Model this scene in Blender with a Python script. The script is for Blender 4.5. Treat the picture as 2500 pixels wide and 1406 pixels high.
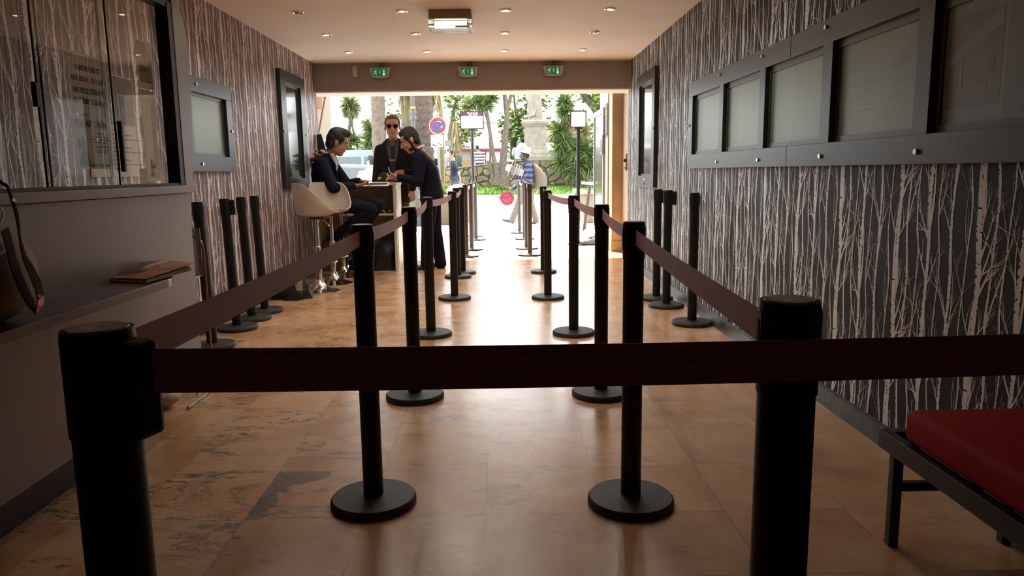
import bpy, bmesh, math, random
from mathutils import Vector, Matrix, Euler, noise
R = math.radians
PI = math.pi
sc = bpy.context.scene
C = sc.collection
for o in list(bpy.data.objects):
    bpy.data.objects.remove(o)

# ---------------------------------------------------------------- camera
CAM_F, CAM_PITCH, CAM_YAW, CAM_ROLL = 1817.4, 0.155, 0.0137, -0.0131
CAM_H = 1.2
def cam_axes():
    cy, sy = math.cos(CAM_YAW), math.sin(CAM_YAW)
    fw = Vector((sy*math.cos(CAM_PITCH), cy*math.cos(CAM_PITCH), -math.sin(CAM_PITCH)))
    r0 = Vector((cy, -sy, 0)); u0 = r0.cross(fw)
    r = r0*math.cos(CAM_ROLL) + u0*math.sin(CAM_ROLL)
    return fw, r, r.cross(fw)
FW, RT, UP = cam_axes()
cam_d = bpy.data.cameras.new('camera')
cam_d.sensor_width = 36.0
cam_d.lens = CAM_F/2500*36.0
cam_d.clip_start = 0.05
cam_d.clip_end = 400
cam = bpy.data.objects.new('camera', cam_d)
C.objects.link(cam)
M = Matrix((RT, UP, -FW)).transposed().to_4x4()
M.translation = Vector((0, 0, CAM_H))
cam.matrix_world = M
sc.camera = cam

# ---------------------------------------------------------------- sky, sun, exposure
sc.view_settings.view_transform = 'Standard'
sc.view_settings.look = 'None'
sc.view_settings.gamma = 1.0
sc.view_settings.use_curve_mapping = False
sc.view_settings.exposure = 0.46
w = bpy.data.worlds.new('sky'); sc.world = w
w.use_nodes = True
bg = w.node_tree.nodes['Background']
bg.inputs['Color'].default_value = (0.93, 0.97, 1.0, 1)
bg.inputs['Strength'].default_value = 4.2
sun_d = bpy.data.lights.new('sun', 'SUN'); sun_d.energy = 17.0; sun_d.angle = R(0.8)
sun_d.color = (1.0, 0.95, 0.86)
sun = bpy.data.objects.new('sun', sun_d); C.objects.link(sun)
# the sun stands high over the square and a little to the left
sun.rotation_euler = Vector((-0.16, 0.42, 0.90)).to_track_quat('Z', 'Y').to_euler()
pd = bpy.data.lights.new('doorway_portal', 'AREA'); pd.shape = 'RECTANGLE'; pd.size = 3.95; pd.size_y = 2.2
pd.cycles.is_portal = True
po = bpy.data.objects.new('doorway_portal', pd); C.objects.link(po)
po.location = (-0.32, 10.15, 1.1); po.rotation_euler = (R(-90), 0, 0)
cy = sc.cycles
cy.use_denoising = True
cy.max_bounces = 8; cy.diffuse_bounces = 5; cy.glossy_bounces = 5; cy.transmission_bounces = 8; cy.transparent_max_bounces = 12
cy.sample_clamp_indirect = 6.0
cy.caustics_reflective = False; cy.caustics_refractive = False

# ---------------------------------------------------------------- materials
MAT = {}
ALB = [1.0]   # base colour scale; outdoors it dims colours against the strong sky and sun
def mat(name, col, rough=0.6, metal=0.0, spec=0.5, emit=None, es=1.0, vary=0.0, vscale=8.0, bump=0.0, bscale=40.0, alpha=None, trans=0.0, coat=0.0):
    if name in MAT: return MAT[name]
    col = tuple(c*ALB[0] for c in col)
    m = bpy.data.materials.new(name); m.use_nodes = True
    nt = m.node_tree; b = nt.nodes['Principled BSDF']
    b.inputs['Base Color'].default_value = (*col, 1)
    b.inputs['Roughness'].default_value = rough
    b.inputs['Metallic'].default_value = metal
    b.inputs['Specular IOR Level'].default_value = spec
    b.inputs['Coat Weight'].default_value = coat
    b.inputs['Transmission Weight'].default_value = trans
    if emit:
        b.inputs['Emission Color'].default_value = (*emit, 1); b.inputs['Emission Strength'].default_value = es
    if vary or bump:
        tc = nt.nodes.new('ShaderNodeTexCoord')
    if vary:
        n = nt.nodes.new('ShaderNodeTexNoise'); n.inputs['Scale'].default_value = vscale; n.inputs['Detail'].default_value = 6
        nt.links.new(tc.outputs['Object'], n.inputs['Vector'])
        r = nt.nodes.new('ShaderNodeValToRGB')
        r.color_ramp.elements[0].position = 0.3; r.color_ramp.elements[1].position = 0.7
        r.color_ramp.elements[0].color = (*[max(0, c*(1-vary)) for c in col], 1)
        r.color_ramp.elements[1].color = (*[min(1, c*(1+vary)) for c in col], 1)
        nt.links.new(n.outputs['Fac'], r.inputs['Fac']); nt.links.new(r.outputs['Color'], b.inputs['Base Color'])
    if bump:
        n2 = nt.nodes.new('ShaderNodeTexNoise'); n2.inputs['Scale'].default_value = bscale; n2.inputs['Detail'].default_value = 4
        nt.links.new(tc.outputs['Object'], n2.inputs['Vector'])
        bp = nt.nodes.new('ShaderNodeBump'); bp.inputs['Strength'].default_value = bump; bp.inputs['Distance'].default_value = 0.01
        nt.links.new(n2.outputs['Fac'], bp.inputs['Height']); nt.links.new(bp.outputs['Normal'], b.inputs['Normal'])
    MAT[name] = m
    return m
def N(m, t, **kw):
    n = m.node_tree.nodes.new(t)
    for k, v in kw.items():
        if k in n.inputs: n.inputs[k].default_value = v
        else: setattr(n, k, v)
    return n
def ramp(m, stops):
    n = m.node_tree.nodes.new('ShaderNodeValToRGB'); cr = n.color_ramp
    while len(cr.elements) < len(stops): cr.elements.new(0.5)
    for e, (p, c) in zip(cr.elements, stops): e.position = p; e.color = (*c, 1) if len(c) == 3 else c
    return n

# ---------------------------------------------------------------- mesh builder
class MB:
    def __init__(s): s.v = []; s.f = []; s.m = []; s.k = 0
    def add(s, vs, fs):
        o = len(s.v); s.v += [tuple(v) for v in vs]
        for f in fs: s.f.append([i+o for i in f]); s.m.append(s.k)
        return s
    def box(s, x0, x1, y0, y1, z0, z1):
        vs = [(x, y, z) for z in (z0, z1) for y in (y0, y1) for x in (x0, x1)]
        return s.add(vs, [(0,2,3,1),(4,5,7,6),(0,1,5,4),(2,6,7,3),(0,4,6,2),(1,3,7,5)])
    def cbox(s, c, h, q=None):
        q = q or Matrix.Identity(3); c = Vector(c)
        vs = [c + q @ Vector((x*h[0], y*h[1], z*h[2])) for z in (-1,1) for y in (-1,1) for x in (-1,1)]
        return s.add(vs, [(0,2,3,1),(4,5,7,6),(0,1,5,4),(2,6,7,3),(0,4,6,2),(1,3,7,5)])
    def rings(s, rs, cap=True, close=False):
        n = len(rs[0]); vs = [p for r in rs for p in r]; fs = []
        k = len(rs)
        for i in range(k if close else k-1):
            j = (i+1) % k
            for a in range(n):
                b = (a+1) % n
                fs.append((i*n+a, i*n+b, j*n+b, j*n+a))
        if cap and not close:
            fs.append(tuple(reversed(range(n)))); fs.append(tuple(range((k-1)*n, k*n)))
        return s.add(vs, fs)
    def tube(s, pts, rad, n=10, cap=True):
        pts = [Vector(p) for p in pts]
        if not isinstance(rad, (list, tuple)): rad = [rad]*len(pts)
        rs = []; prev = None
        for i, p in enumerate(pts):
            d = (pts[min(i+1, len(pts)-1)] - pts[max(i-1, 0)]).normalized()
            if prev is None:
                a = Vector((0,0,1)) if abs(d.z) < 0.9 else Vector((1,0,0))
                u = d.cross(a).normalized()
            else:
                u = (prev - d*prev.dot(d)).normalized()
            prev = u; v = d.cross(u)
            rs.append([p + (u*math.cos(t) + v*math.sin(t))*rad[i] for t in [2*PI*k/n for k in range(n)]])
        return s.rings(rs, cap)
    def lathe(s, prof, c=(0,0,0), n=32, ax=None):
        c = Vector(c); rs = []
        for r, z in prof:
            rs.append([c + Vector((r*math.cos(2*PI*k/n), r*math.sin(2*PI*k/n), z)) for k in range(n)])
        return s.rings(rs, True)
    def ell(s, c, r, q=None, n=16, m=10):
        q = q or Matrix.Identity(3); c = Vector(c); rs = []
        if not isinstance(r, (list, tuple)): r = (r, r, r)
        for i in range(m):
            t = -PI/2 + PI*(i+0.5)/m
            if i == 0: t = -PI/2+0.12
            if i == m-1: t = PI/2-0.12
            rs.append([c + q @ Vector((r[0]*math.cos(t)*math.cos(a), r[1]*math.cos(t)*math.sin(a), r[2]*math.sin(t))) for a in [2*PI*k/n for k in range(n)]])
        return s.rings(rs)
    def prism(s, poly, d):
        d = Vector(d); n = len(poly); a = [Vector(p) for p in poly]
        return s.add(a + [p+d for p in a], [tuple(reversed(range(n))), tuple(range(n, 2*n))] + [(i, (i+1) % n, n+(i+1) % n, n+i) for i in range(n)])
    def quad(s, *p): return s.add(p, [tuple(range(len(p)))])
    def build(s, name, mats, parent=None, smooth=False, bevel=0, seg=2, world=True):
        me = bpy.data.meshes.new(name); me.from_pydata(s.v, [], s.f)
        if not isinstance(mats, (list, tuple)): mats = [mats]
        for m in mats: me.materials.append(m)
        for i, k in enumerate(s.m): me.polygons[i].material_index = k
        if smooth:
            me.shade_smooth()
            try: me.set_sharp_from_angle(angle=R(40))
            except Exception: pass
        me.validate()
        o = bpy.data.objects.new(name, me); C.objects.link(o)
        if bevel:
            b = o.modifiers.new('bevel', 'BEVEL'); b.width = bevel; b.segments = seg; b.limit_method = 'ANGLE'; b.angle_limit = R(40)
        if parent: attach(o, parent, world)
        return o
def attach(o, parent, world=True):
    o.parent = parent
    if world:
        r = parent
        while r.parent: r = r.parent
        if r is parent or True:
            # parts are modelled in the frame of the place; the thing's empty only carries its base point
            o.matrix_parent_inverse = Matrix.Translation(-Vector(r.location)) if parent is r else Matrix.Identity(4)
def thing(name, label, cat, loc=(0,0,0), group=None, kind=None):
    o = bpy.data.objects.new(name, None); C.objects.link(o)
    o.location = loc; o.empty_display_size = 0.1
    return tag(o, label, cat, group, kind)
def tag(o, label=None, cat=None, group=None, kind=None):
    if label: o['label'] = label
    if cat: o['category'] = cat
    if group: o['group'] = group
    if kind: o['kind'] = kind
    return o
def struct(name, mb, m, label=None, **kw):
    o = mb.build(name, m, **kw); o['kind'] = 'structure'
    if label: o['label'] = label
    return o
KIDS = {}
def dup(root, loc, rot=None, label=None, group=None):
    kids = {}
    for o in bpy.data.objects:
        if o.parent: kids.setdefault(o.parent.name, []).append(o)
    def rec(o, par):
        c = o.copy(); C.objects.link(c)
        if par: c.parent = par
        for ch in kids.get(o.name, []): rec(ch, c)
        return c
    r = rec(root, None); r.location = loc
    if rot is not None: r.rotation_euler = rot if isinstance(rot, (tuple, list)) else (0, 0, rot)
    if label: r['label'] = label
    if group: r['group'] = group
    return r
def text(body, size, loc, rot, m, parent, name='lettering', align='LEFT', ext=0.0005, bold=0.0, sx=1.0):
    cu = bpy.data.curves.new(name, 'FONT'); cu.body = body; cu.size = size; cu.extrude = ext; cu.align_x = align
    cu.offset = bold; cu.materials.append(m)
    tmp = bpy.data.objects.new('tmp', cu); C.objects.link(tmp)
    me = bpy.data.meshes.new_from_object(tmp.evaluated_get(bpy.context.evaluated_depsgraph_get())); bpy.data.objects.remove(tmp)
    me.transform(Matrix.Translation(Vector(loc)) @ Euler(rot).to_matrix().to_4x4() @ Matrix.Diagonal((sx, 1, 1, 1)))
    me.materials.clear(); me.materials.append(m)
    o = bpy.data.objects.new(name, me); C.objects.link(o)
    if parent: attach(o, parent)
    return o
def at(x, y, Y=None, X=None, Z=None):
    d = FW + RT*((x-1250)/CAM_F) + UP*((703-y)/CAM_F)
    o = Vector((0, 0, CAM_H))
    t = Y/d.y if Y is not None else (X/d.x if X is not None else (Z-CAM_H)/d.z)
    return o + d*t
rnd = random.Random(7)
# ================================================================ THE ROOM
XL, XR, YB, YE, HC = -2.296, 1.653, -2.6, 9.6, 2.555

# --- wallpaper: birch wood printed in two tones, a half-drop repeat 0.53 m wide and 0.65 m high
def birch_tile(seed):
    r = random.Random(seed); W, H = 0.53, 0.65; pol = []; holes = []
    def trunk(x0, wd, amp, ph, lean=0.0):
        n = 118; pts = []
        for i in range(n+1):
            z = H*i/n
            x = x0 + amp*math.sin(2*PI*z/H+ph) + 0.3*amp*math.sin(4*PI*z/H+2*ph)
            ww = wd*(1+0.13*math.sin(2*PI*z/H+ph*3))
            jl = 0.0; jr = 0.0
            if 0 < i < n:
                if r.random() < 0.16: jl = -ww*r.uniform(0.05, 0.22)
                if r.random() < 0.30: jr = -ww*r.uniform(0.08, 0.42)
            pts.append((x-ww/2-jl, x+ww/2+jr, z))
        for a, b in zip(pts, pts[1:]):
            pol.append([(a[0], a[2]), (a[1], a[2]), (b[1], b[2]), (b[0], b[2])])
        for _ in range(int(7+wd*260)):
            z = r.uniform(0.01, H-0.01); x = x0 + amp*math.sin(2*PI*z/H+ph) + 0.3*amp*math.sin(4*PI*z/H+2*ph) + r.uniform(-0.4, 0.4)*wd
            l = wd*r.uniform(0.10, 0.30); t = r.uniform(0.0006, 0.0018)
            holes.append([(x-l, z), (x+l*0.9, z+0.001), (x+l, z+t), (x-l, z+t*0.8)])
        return lambda z: x0 + amp*math.sin(2*PI*z/H+ph) + 0.3*amp*math.sin(4*PI*z/H+2*ph)
    def branch(x, z, ang, ln, wd, depth=0):
        n = max(4, int(ln/0.035)); bend = r.uniform(-0.35, 0.35) - 0.35*math.copysign(1, ang)
        px, pz, a = x, z, ang; L = []
        for i in range(n+1):
            t = i/n; ww = max(wd*(1-0.85*t), 0.0009)
            L.append((px, pz, a, ww))
            a += bend/n + r.uniform(-0.05, 0.05)
            px += math.sin(a)*ln/n; pz += math.cos(a)*ln/n
        for p, q in zip(L, L[1:]):
            cx, sz = math.cos(p[2]), math.sin(p[2]); c2, s2 = math.cos(q[2]), math.sin(q[2])
            pol.append([(p[0]-cx*p[3]/2, p[1]+sz*p[3]/2), (p[0]+cx*p[3]/2, p[1]-sz*p[3]/2), (q[0]+c2*q[3]/2, q[1]-s2*q[3]/2), (q[0]-c2*q[3]/2, q[1]+s2*q[3]/2)])
        if depth < 2 and ln > 0.07:
            for _ in range(r.choice((1, 2, 2))):
                p = L[r.randint(1, n-1)]
                branch(p[0], p[1], p[2] + r.choice((-1, 1))*r.uniform(0.35, 0.8), ln*r.uniform(0.35, 0.6), p[3]*0.7, depth+1)
    T = [(0.050, .017, .007), (0.130, .0075, .012), (0.200, .024, .006), (0.275, .009, .012), (0.345, .013, .009), (0.420, .029, .007), (0.487, .008, .012)]
    fs = []
    for x0, wd, amp in T: fs.append((trunk(x0, wd, amp, r.uniform(0, 6)), wd))
    for f, wd in fs:
        for _ in range(5 if wd > 0.014 else 3):
            z = r.uniform(0, H); sd = r.choice((-1, 1))
            branch(f(z), z, sd*r.uniform(0.28, 0.62), r.uniform(0.10, 0.30), max(0.004, wd*r.uniform(0.28, 0.5)))
        if wd > 0.012:   # a long fork running up beside its trunk
            z = r.uniform(0, H)
            branch(f(z), z, r.choice((-1, 1))*r.uniform(0.22, 0.30), r.uniform(0.34, 0.46), wd*0.7)
    return W, H, pol, holes
def wallpaper(name, x, sign, y0, y1, z0, z1, m_base, m_tree, holes_in=(), flip=False):
    mb = MB()
    mb.box(min(x, x+sign*0.12), max(x, x+sign*0.12), y0, y1, 0, HC+0.05)
    W, H, pol, hl = TILE
    k0 = int(math.floor(y0/W))-1; k1 = int(math.ceil(y1/W))+1
    idx = 0
    for k in range(k0, k1+1):
        off = (k % 2)*H/2
        for j in range(-1, int(math.ceil(z1/H))+1):
            for mi, group, dist in ((1, pol, 0.0006), (0, hl, 0.0011)):
                mb.k = mi
                for i, q in enumerate(group):
                    ys = [k*W + (W-p[0] if flip else p[0]) for p in q]; zs = [j*H + off + p[1] for p in q]
                    if max(zs) <= z0 or min(zs) >= z1 or max(ys) <= y0 or min(ys) >= y1: continue
                    e = dist + (i*7 % 11)*0.00004
                    P = [(x - sign*e, min(max(a, y0), y1), min(max(b, z0), z1)) for a, b in zip(ys, zs)]
                    mb.add(P, [(0, 1, 2, 3)])
    mb.k = 0
    return struct(name, mb, [m_base, m_tree])
TILE = birch_tile(21)
m_wr = mat('wallpaper_slate', (0.030, 0.033, 0.042), 0.55, spec=0.14, bump=0.10, bscale=900)
m_wrt = mat('wallpaper_silver_birch', (0.84, 0.88, 0.92), 0.40, spec=0.7, bump=0.05, bscale=900)
m_wl = mat('wallpaper_mauve', (0.175, 0.110, 0.135), 0.52, spec=0.25, bump=0.10, bscale=900)
m_wlt = mat('wallpaper_cream_birch', (0.90, 0.86, 0.80), 0.40, spec=0.6, bump=0.05, bscale=900)
wallpaper('wall_right', XR, 1, YB, YE+0.1, 0.088, HC, m_wr, m_wrt)
wallpaper('wall_left', XL, -1, YB, YE, 0.05, HC, m_wl, m_wlt, flip=True)
m_dark_wall = mat('back_wall_plum', (0.02, 0.014, 0.016), 0.7, vary=0.1)
struct('wall_back', MB().box(XL-.1, XR+.1, YB-0.1, YB, 0, HC), m_dark_wall)
m_ceil = mat('ceiling_paint', (0.85, 0.81, 0.77), 0.75, bump=0.05, bscale=160, vary=0.03, vscale=3)
struct('ceiling', MB().box(XL-.1, XR+.2, YB-.1, YE+0.02, HC, HC+0.12), m_ceil)

# --- floor: polished salmon marble slabs, 42.5 cm square
def marble_mat():
    m = bpy.data.materials.new('salmon_marble'); m.use_nodes = True; nt = m.node_tree; L = nt.links.new
    b = nt.nodes['Principled BSDF']
    tc = N(m, 'ShaderNodeTexCoord')
    sep = N(m, 'ShaderNodeSeparateXYZ'); L(tc.outputs['Object'], sep.inputs[0])
    def mth(op, a, bb=None):
        n = N(m, 'ShaderNodeMath', operation=op)
        for i, v in enumerate((a, bb)):
            if v is None: continue
            if isinstance(v, (int, float)): n.inputs[i].default_value = v
            else: L(v, n.inputs[i])
        return n.outputs[0]
    ux = mth('DIVIDE', mth('ADD', sep.outputs['X'], 0.07+4.25), 0.425)
    uy = mth('DIVIDE', mth('ADD', sep.outputs['Y'], -2.48+42.5), 0.425)
    ix = mth('FLOOR', ux); iy = mth('FLOOR', uy); fx = mth('FRACT', ux); fy = mth('FRACT', uy)
    cmb = N(m, 'ShaderNodeCombineXYZ'); L(ix, cmb.inputs[0]); L(iy, cmb.inputs[1])
    wn = N(m, 'ShaderNodeTexWhiteNoise', noise_dimensions='3D'); L(cmb.outputs[0], wn.inputs['Vector'])
    # joints
    ex = mth('MINIMUM', fx, mth('SUBTRACT', 1.0, fx)); ey = mth('MINIMUM', fy, mth('SUBTRACT', 1.0, fy))
    jn = N(m, 'ShaderNodeTexNoise', Scale=2.6); L(tc.outputs['Object'], jn.inputs['Vector'])
    e = mth('MINIMUM', ex, ey)
    joint = mth('LESS_THAN', e, mth('MULTIPLY', mth('GREATER_THAN', jn.outputs['Fac'], 0.44), 0.0035))
    # every slab shifts the pattern
    vadd = N(m, 'ShaderNodeVectorMath', operation='MULTIPLY_ADD'); L(wn.outputs['Color'], vadd.inputs[0])
    vadd.inputs[1].default_value = (9, 9, 9); L(tc.outputs['Object'], vadd.inputs[2])
    n1 = N(m, 'ShaderNodeTexNoise', Scale=2.2, Detail=3.0, Roughness=0.5); L(vadd.outputs[0], n1.inputs['Vector'])
    base = ramp(m, [(0.25, (0.44, 0.19, 0.08)), (0.45, (0.58, 0.31, 0.14)), (0.6, (0.66, 0.40, 0.22)), (0.8, (0.56, 0.265, 0.15))])
    L(n1.outputs['Fac'], base.inputs['Fac'])
    hs = N(m, 'ShaderNodeHueSaturation'); L(base.outputs['Color'], hs.inputs['Color'])
    L(mth('ADD', mth('MULTIPLY', wn.outputs['Value'], 0.16), 0.92), hs.inputs['Value'])
    # grey veins, stretched across the hall
    mp = N(m, 'ShaderNodeMapping'); mp.inputs['Scale'].default_value = (1.0, 2.6, 1.0); mp.inputs['Rotation'].default_value = (0, 0, 0.25)
    L(vadd.outputs[0], mp.inputs['Vector'])
    n2 = N(m, 'ShaderNodeTexNoise', Scale=2.1, Detail=9.0, Roughness=0.68, Distortion=0.9); L(mp.outputs[0], n2.inputs['Vector'])
    band = mth('ABSOLUTE', mth('SUBTRACT', n2.outputs['Fac'], 0.52))
    v1 = ramp(m, [(0.0, (1, 1, 1)), (0.006, (1, 1, 1)), (0.018, (0, 0, 0))]); L(band, v1.inputs['Fac'])
    n3 = N(m, 'ShaderNodeTexNoise', Scale=1.5, Detail=3.0); L(vadd.outputs[0], n3.inputs['Vector'])
    msk = ramp(m, [(0.46, (0, 0, 0)), (0.58, (1, 1, 1))]); L(n3.outputs['Fac'], msk.inputs['Fac'])
    # more veins on the left side of the hall
    side = N(m, 'ShaderNodeMapRange'); side.inputs['From Min'].default_value = 0.9; side.inputs['From Max'].default_value = -0.9
    side.inputs['To Min'].default_value = 0.25; L(sep.outputs['X'], side.inputs['Value'])
    vein = mth('MULTIPLY', mth('MULTIPLY', v1.outputs['Color'], msk.outputs['Color']), side.outputs[0])
    # grey blotches
    n4 = N(m, 'ShaderNodeTexNoise', Scale=3.4, Detail=8.0, Roughness=0.72); L(mp.outputs[0], n4.inputs['Vector'])
    bl = ramp(m, [(0.585, (0, 0, 0)), (0.63, (1, 1, 1))]); L(n4.outputs['Fac'], bl.inputs['Fac'])
    blo = mth('MULTIPLY', mth('MULTIPLY', bl.outputs['Color'], side.outputs[0]), 0.75)
    # one slab on the left of the aisle has a big grey inclusion in its corner
    pu = mth('DIVIDE', mth('ADD', sep.outputs['X'], 0.92), 0.425); pv = mth('DIVIDE', mth('SUBTRACT', sep.outputs['Y'], 2.48), 0.425)
    pn = N(m, 'ShaderNodeTexNoise', Scale=14.0, Detail=6.0); L(tc.outputs['Object'], pn.inputs['Vector'])
    cl = N(m, 'ShaderNodeMapRange'); cl.inputs['From Min'].default_value = 0.62; cl.inputs['From Max'].default_value = 0.88; cl.inputs['To Min'].default_value = 0.17; cl.inputs['To Max'].default_value = 0.55; L(pv, cl.inputs['Value'])
    inside = mth('MULTIPLY', mth('MULTIPLY', mth('GREATER_THAN', pu, 0.0), mth('GREATER_THAN', pv, 0.0)), mth('MULTIPLY', mth('LESS_THAN', pu, 1.0), mth('LESS_THAN', pv, 1.0)))
    patch = mth('MULTIPLY', inside, mth('LESS_THAN', mth('ADD', pu, mth('MULTIPLY', mth('SUBTRACT', pn.outputs['Fac'], 0.5), 0.55)), cl.outputs[0]))
    allv = mth('MINIMUM', mth('ADD', mth('ADD', vein, blo), mth('MULTIPLY', patch, 0.8)), 1.0)
    mx = N(m, 'ShaderNodeMixRGB'); L(allv, mx.inputs['Fac']); L(hs.outputs['Color'], mx.inputs['Color1']); mx.inputs['Color2'].default_value = (0.085, 0.075, 0.065, 1)
    mj = N(m, 'ShaderNodeMixRGB'); L(mth('MULTIPLY', joint, 0.7), mj.inputs['Fac']); L(mx.outputs[0], mj.inputs['Color1']); mj.inputs['Color2'].default_value = (0.07, 0.045, 0.03, 1)
    L(mj.outputs[0], b.inputs['Base Color'])
    rn = N(m, 'ShaderNodeTexNoise', Scale=5.0, Detail=6.0); L(tc.outputs['Object'], rn.inputs['Vector'])
    rr = N(m, 'ShaderNodeMapRange'); rr.inputs['To Min'].default_value = 0.20; rr.inputs['To Max'].default_value = 0.33
    L(rn.outputs['Fac'], rr.inputs['Value']); L(rr.outputs[0], b.inputs['Roughness'])
    b.inputs['Specular IOR Level'].default_value = 0.95
    n5 = N(m, 'ShaderNodeTexNoise', Scale=9.0, Detail=2.0); L(tc.outputs['Object'], n5.inputs['Vector'])
    bp = N(m, 'ShaderNodeBump'); bp.inputs['Strength'].default_value = 0.12; bp.inputs['Distance'].default_value = 0.004
    L(n5.outputs['Fac'], bp.inputs['Height']); L(bp.outputs[0], b.inputs['Normal'])
    return m
m_floor = marble_mat()
struct('floor', MB().box(XL-.1, XR+.35, YB-.1, 11.15, -0.1, 0), m_floor)
# --- skirting
m_skirt = mat('skirting_stone', (0.075, 0.08, 0.085), 0.35, vary=0.35, vscale=14)
mb = MB(); mb.prism([(XR-0.022, YB, 0), (XR-0.016, YB, 0.086), (XR+0.002, YB, 0.088), (XR+0.002, YB, 0)], (0, YE-YB+0.02, 0))
mb.box(XR-0.006, XR+0.001, YB, YE+0.02, 0.088, 0.096)
struct('baseboard_right', mb, m_skirt)
struct('baseboard_left', MB().box(XL-0.002, XL+0.016, 3.9, YE, 0, 0.07), mat('skirting_dark', (0.04, 0.03, 0.03), 0.5))
# --- lintel over the doorway
m_lint = mat('lintel_taupe', (0.36, 0.33, 0.32), 0.7, vary=0.04, vscale=5)
m_white = mat('soffit_white', (0.78, 0.74, 0.70), 0.7)
mb = MB(); mb.box(XL-.1, XR+.35, YE, YE+0.5, 2.222, HC+0.3); struct('trim_1', mb, m_lint)
mb = MB(); mb.box(XL-.1, XR+.35, YE+0.004, YE+0.5, 2.204, 2.222); struct('trim_2', mb, m_white)
m_facade = mat('facade_cream', (0.68, 0.58, 0.45), 0.85, vary=0.06, vscale=2)
mb = MB(); mb.box(-7, 7, YE+0.5, 11.45, 2.62, 3.1); mb.box(-7, 7, YE+0.1, YE+0.5, 2.7, 6.5)
struct('balcony_slab', mb, m_facade)
# --- ceiling downlights on a grid, 0.875 by 1.05 m; two are out
m_ring = mat('downlight_chrome', (0.75, 0.70, 0.62), 0.22, metal=1.0)
m_can = mat('downlight_can', (0.03, 0.028, 0.025), 0.5)
m_bulb = mat('halogen_glow', (1, 0.8, 0.4), 0.4, emit=(1.0, 0.78, 0.36), es=5.0)
m_off = mat('halogen_dead', (0.05, 0.05, 0.05), 0.2)
def downlight(lit):
    t = thing('ceiling_downlight', 'x', 'light')
    MB().lathe([(0.036, 0.0), (0.050, 0.0), (0.050, -0.006), (0.044, -0.011), (0.036, -0.009), (0.034, -0.001)], n=28).build('ring', m_ring, t, smooth=True)
    MB().lathe([(0.0345, -0.0015), (0.0, -0.0015)][::-1] if False else [(0.001, -0.0015), (0.0345, -0.0015), (0.0345, -0.003), (0.001, -0.003)], n=24).build('can', m_can, t)
    MB().lathe([(0.001, -0.003), (0.025, -0.003), (0.023, -0.009), (0.012, -0.013), (0.001, -0.014)], n=20).build('bulb', m_bulb if lit else m_off, t, smooth=True)
    return t
dl_on = downlight(True); dl_off = downlight(False)
first = {True: dl_on, False: dl_off}; used = {True: False, False: False}
cols = (-1.683, -0.808, 0.068, 0.952); rows = {0: 8.71, 1: 7.63, 2: 6.59}
rown = {0: 'row nearest the doorway lintel', 1: 'middle row of downlights', 2: 'row level with the emergency light'}
coln = ('leftmost', 'second from the left', 'third from the left', 'rightmost')
lampd = bpy.data.lights.new('halogen_beam', 'SPOT'); lampd.energy = 14.0; lampd.color = (1.0, 0.95, 0.86); lampd.spot_size = R(140); lampd.spot_blend = 0.9; lampd.shadow_soft_size = 0.03
def put_dl(x, y, lit, label, group=None):
    if not used[lit]: used[lit] = True; r = first[lit]; r.location = (x, y, HC)
    else: r = dup(first[lit], (x, y, HC))
    r['label'] = label
    if group: r['group'] = group
    else: r['group'] = 'recessed downlights in the ceiling'
    if lit:
        l = bpy.data.objects.new('halogen_beam', lampd); C.objects.link(l); l.location = (x, y, HC-0.03)
for ri in (2, 1, 0):
    for ci in range(4):
        lit = not ((ri == 2 and ci == 0) or (ri == 1 and ci == 3) )
        put_dl(cols[ci], rows[ri], lit, ('glowing' if lit else 'dead unlit') + ' recessed ceiling downlight, %s in the %s' % (coln[ci], rown[ri]))
for k in range(2):   # the same grid goes on over the viewer's head
    for ci in range(4):
        x = cols[ci]; y = 6.59 - 1.05*(k+1)
        if x < -1.5 and y < 5.0: continue
        put_dl(x, y, True, 'glowing recessed downlight in the ceiling grid above the viewer', 'downlights above the viewer')
# --- emergency bulkhead light
t = thing('emergency_light', 'bulkhead emergency light with glowing tube hanging under the ceiling', 'light', (-0.40, 6.7, HC))
m_em = mat('bulkhead_body', (0.30, 0.24, 0.18), 0.5)
m_clear = mat('clear_plastic', (0.92, 0.92, 0.88), 0.08, trans=0.85)
m_tube = mat('fluorescent_glow', (1, 1, 0.8), 0.4, emit=(1.0, 0.98, 0.72), es=9.0)
MB().box(-0.585, -0.225, 6.55, 6.85, HC-0.075, HC).build('housing', m_em, t, bevel=0.008)
MB().box(-0.59, -0.215, 6.56, 6.86, HC-0.145, HC-0.077).build('diffuser', m_clear, t, bevel=0.012)
MB().tube([(-0.535, 6.60, HC-0.108), (-0.265, 6.60, HC-0.108)], 0.017, 14).build('tube', m_tube, t, smooth=True)
MB().tube([(-0.545, 6.60, HC-0.108), (-0.535, 6.60, HC-0.108)], 0.012, 10).build('tube_socket', mat('socket_dark', (0.03,)*3, 0.5), t)
MB().tube([(-0.265, 6.60, HC-0.108), (-0.252, 6.60, HC-0.108)], 0.012, 10).build('tube_socket', MAT['socket_dark'], t)
MB().box(-0.36, -0.24, 6.552, 6.556, HC-0.148, HC-0.130).build('sticker', mat('paper_white', (0.78, 0.78, 0.76), 0.6), t)
ld = bpy.data.lights.new('fluorescent_light', 'AREA'); ld.shape = 'RECTANGLE'; ld.size = 0.26; ld.size_y = 0.03; ld.energy = 2.5; ld.color = (1, 0.97, 0.8)
lo = bpy.data.objects.new('fluorescent_light', ld); C.objects.link(lo); lo.location = (-0.4, 6.6, HC-0.15)
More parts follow.
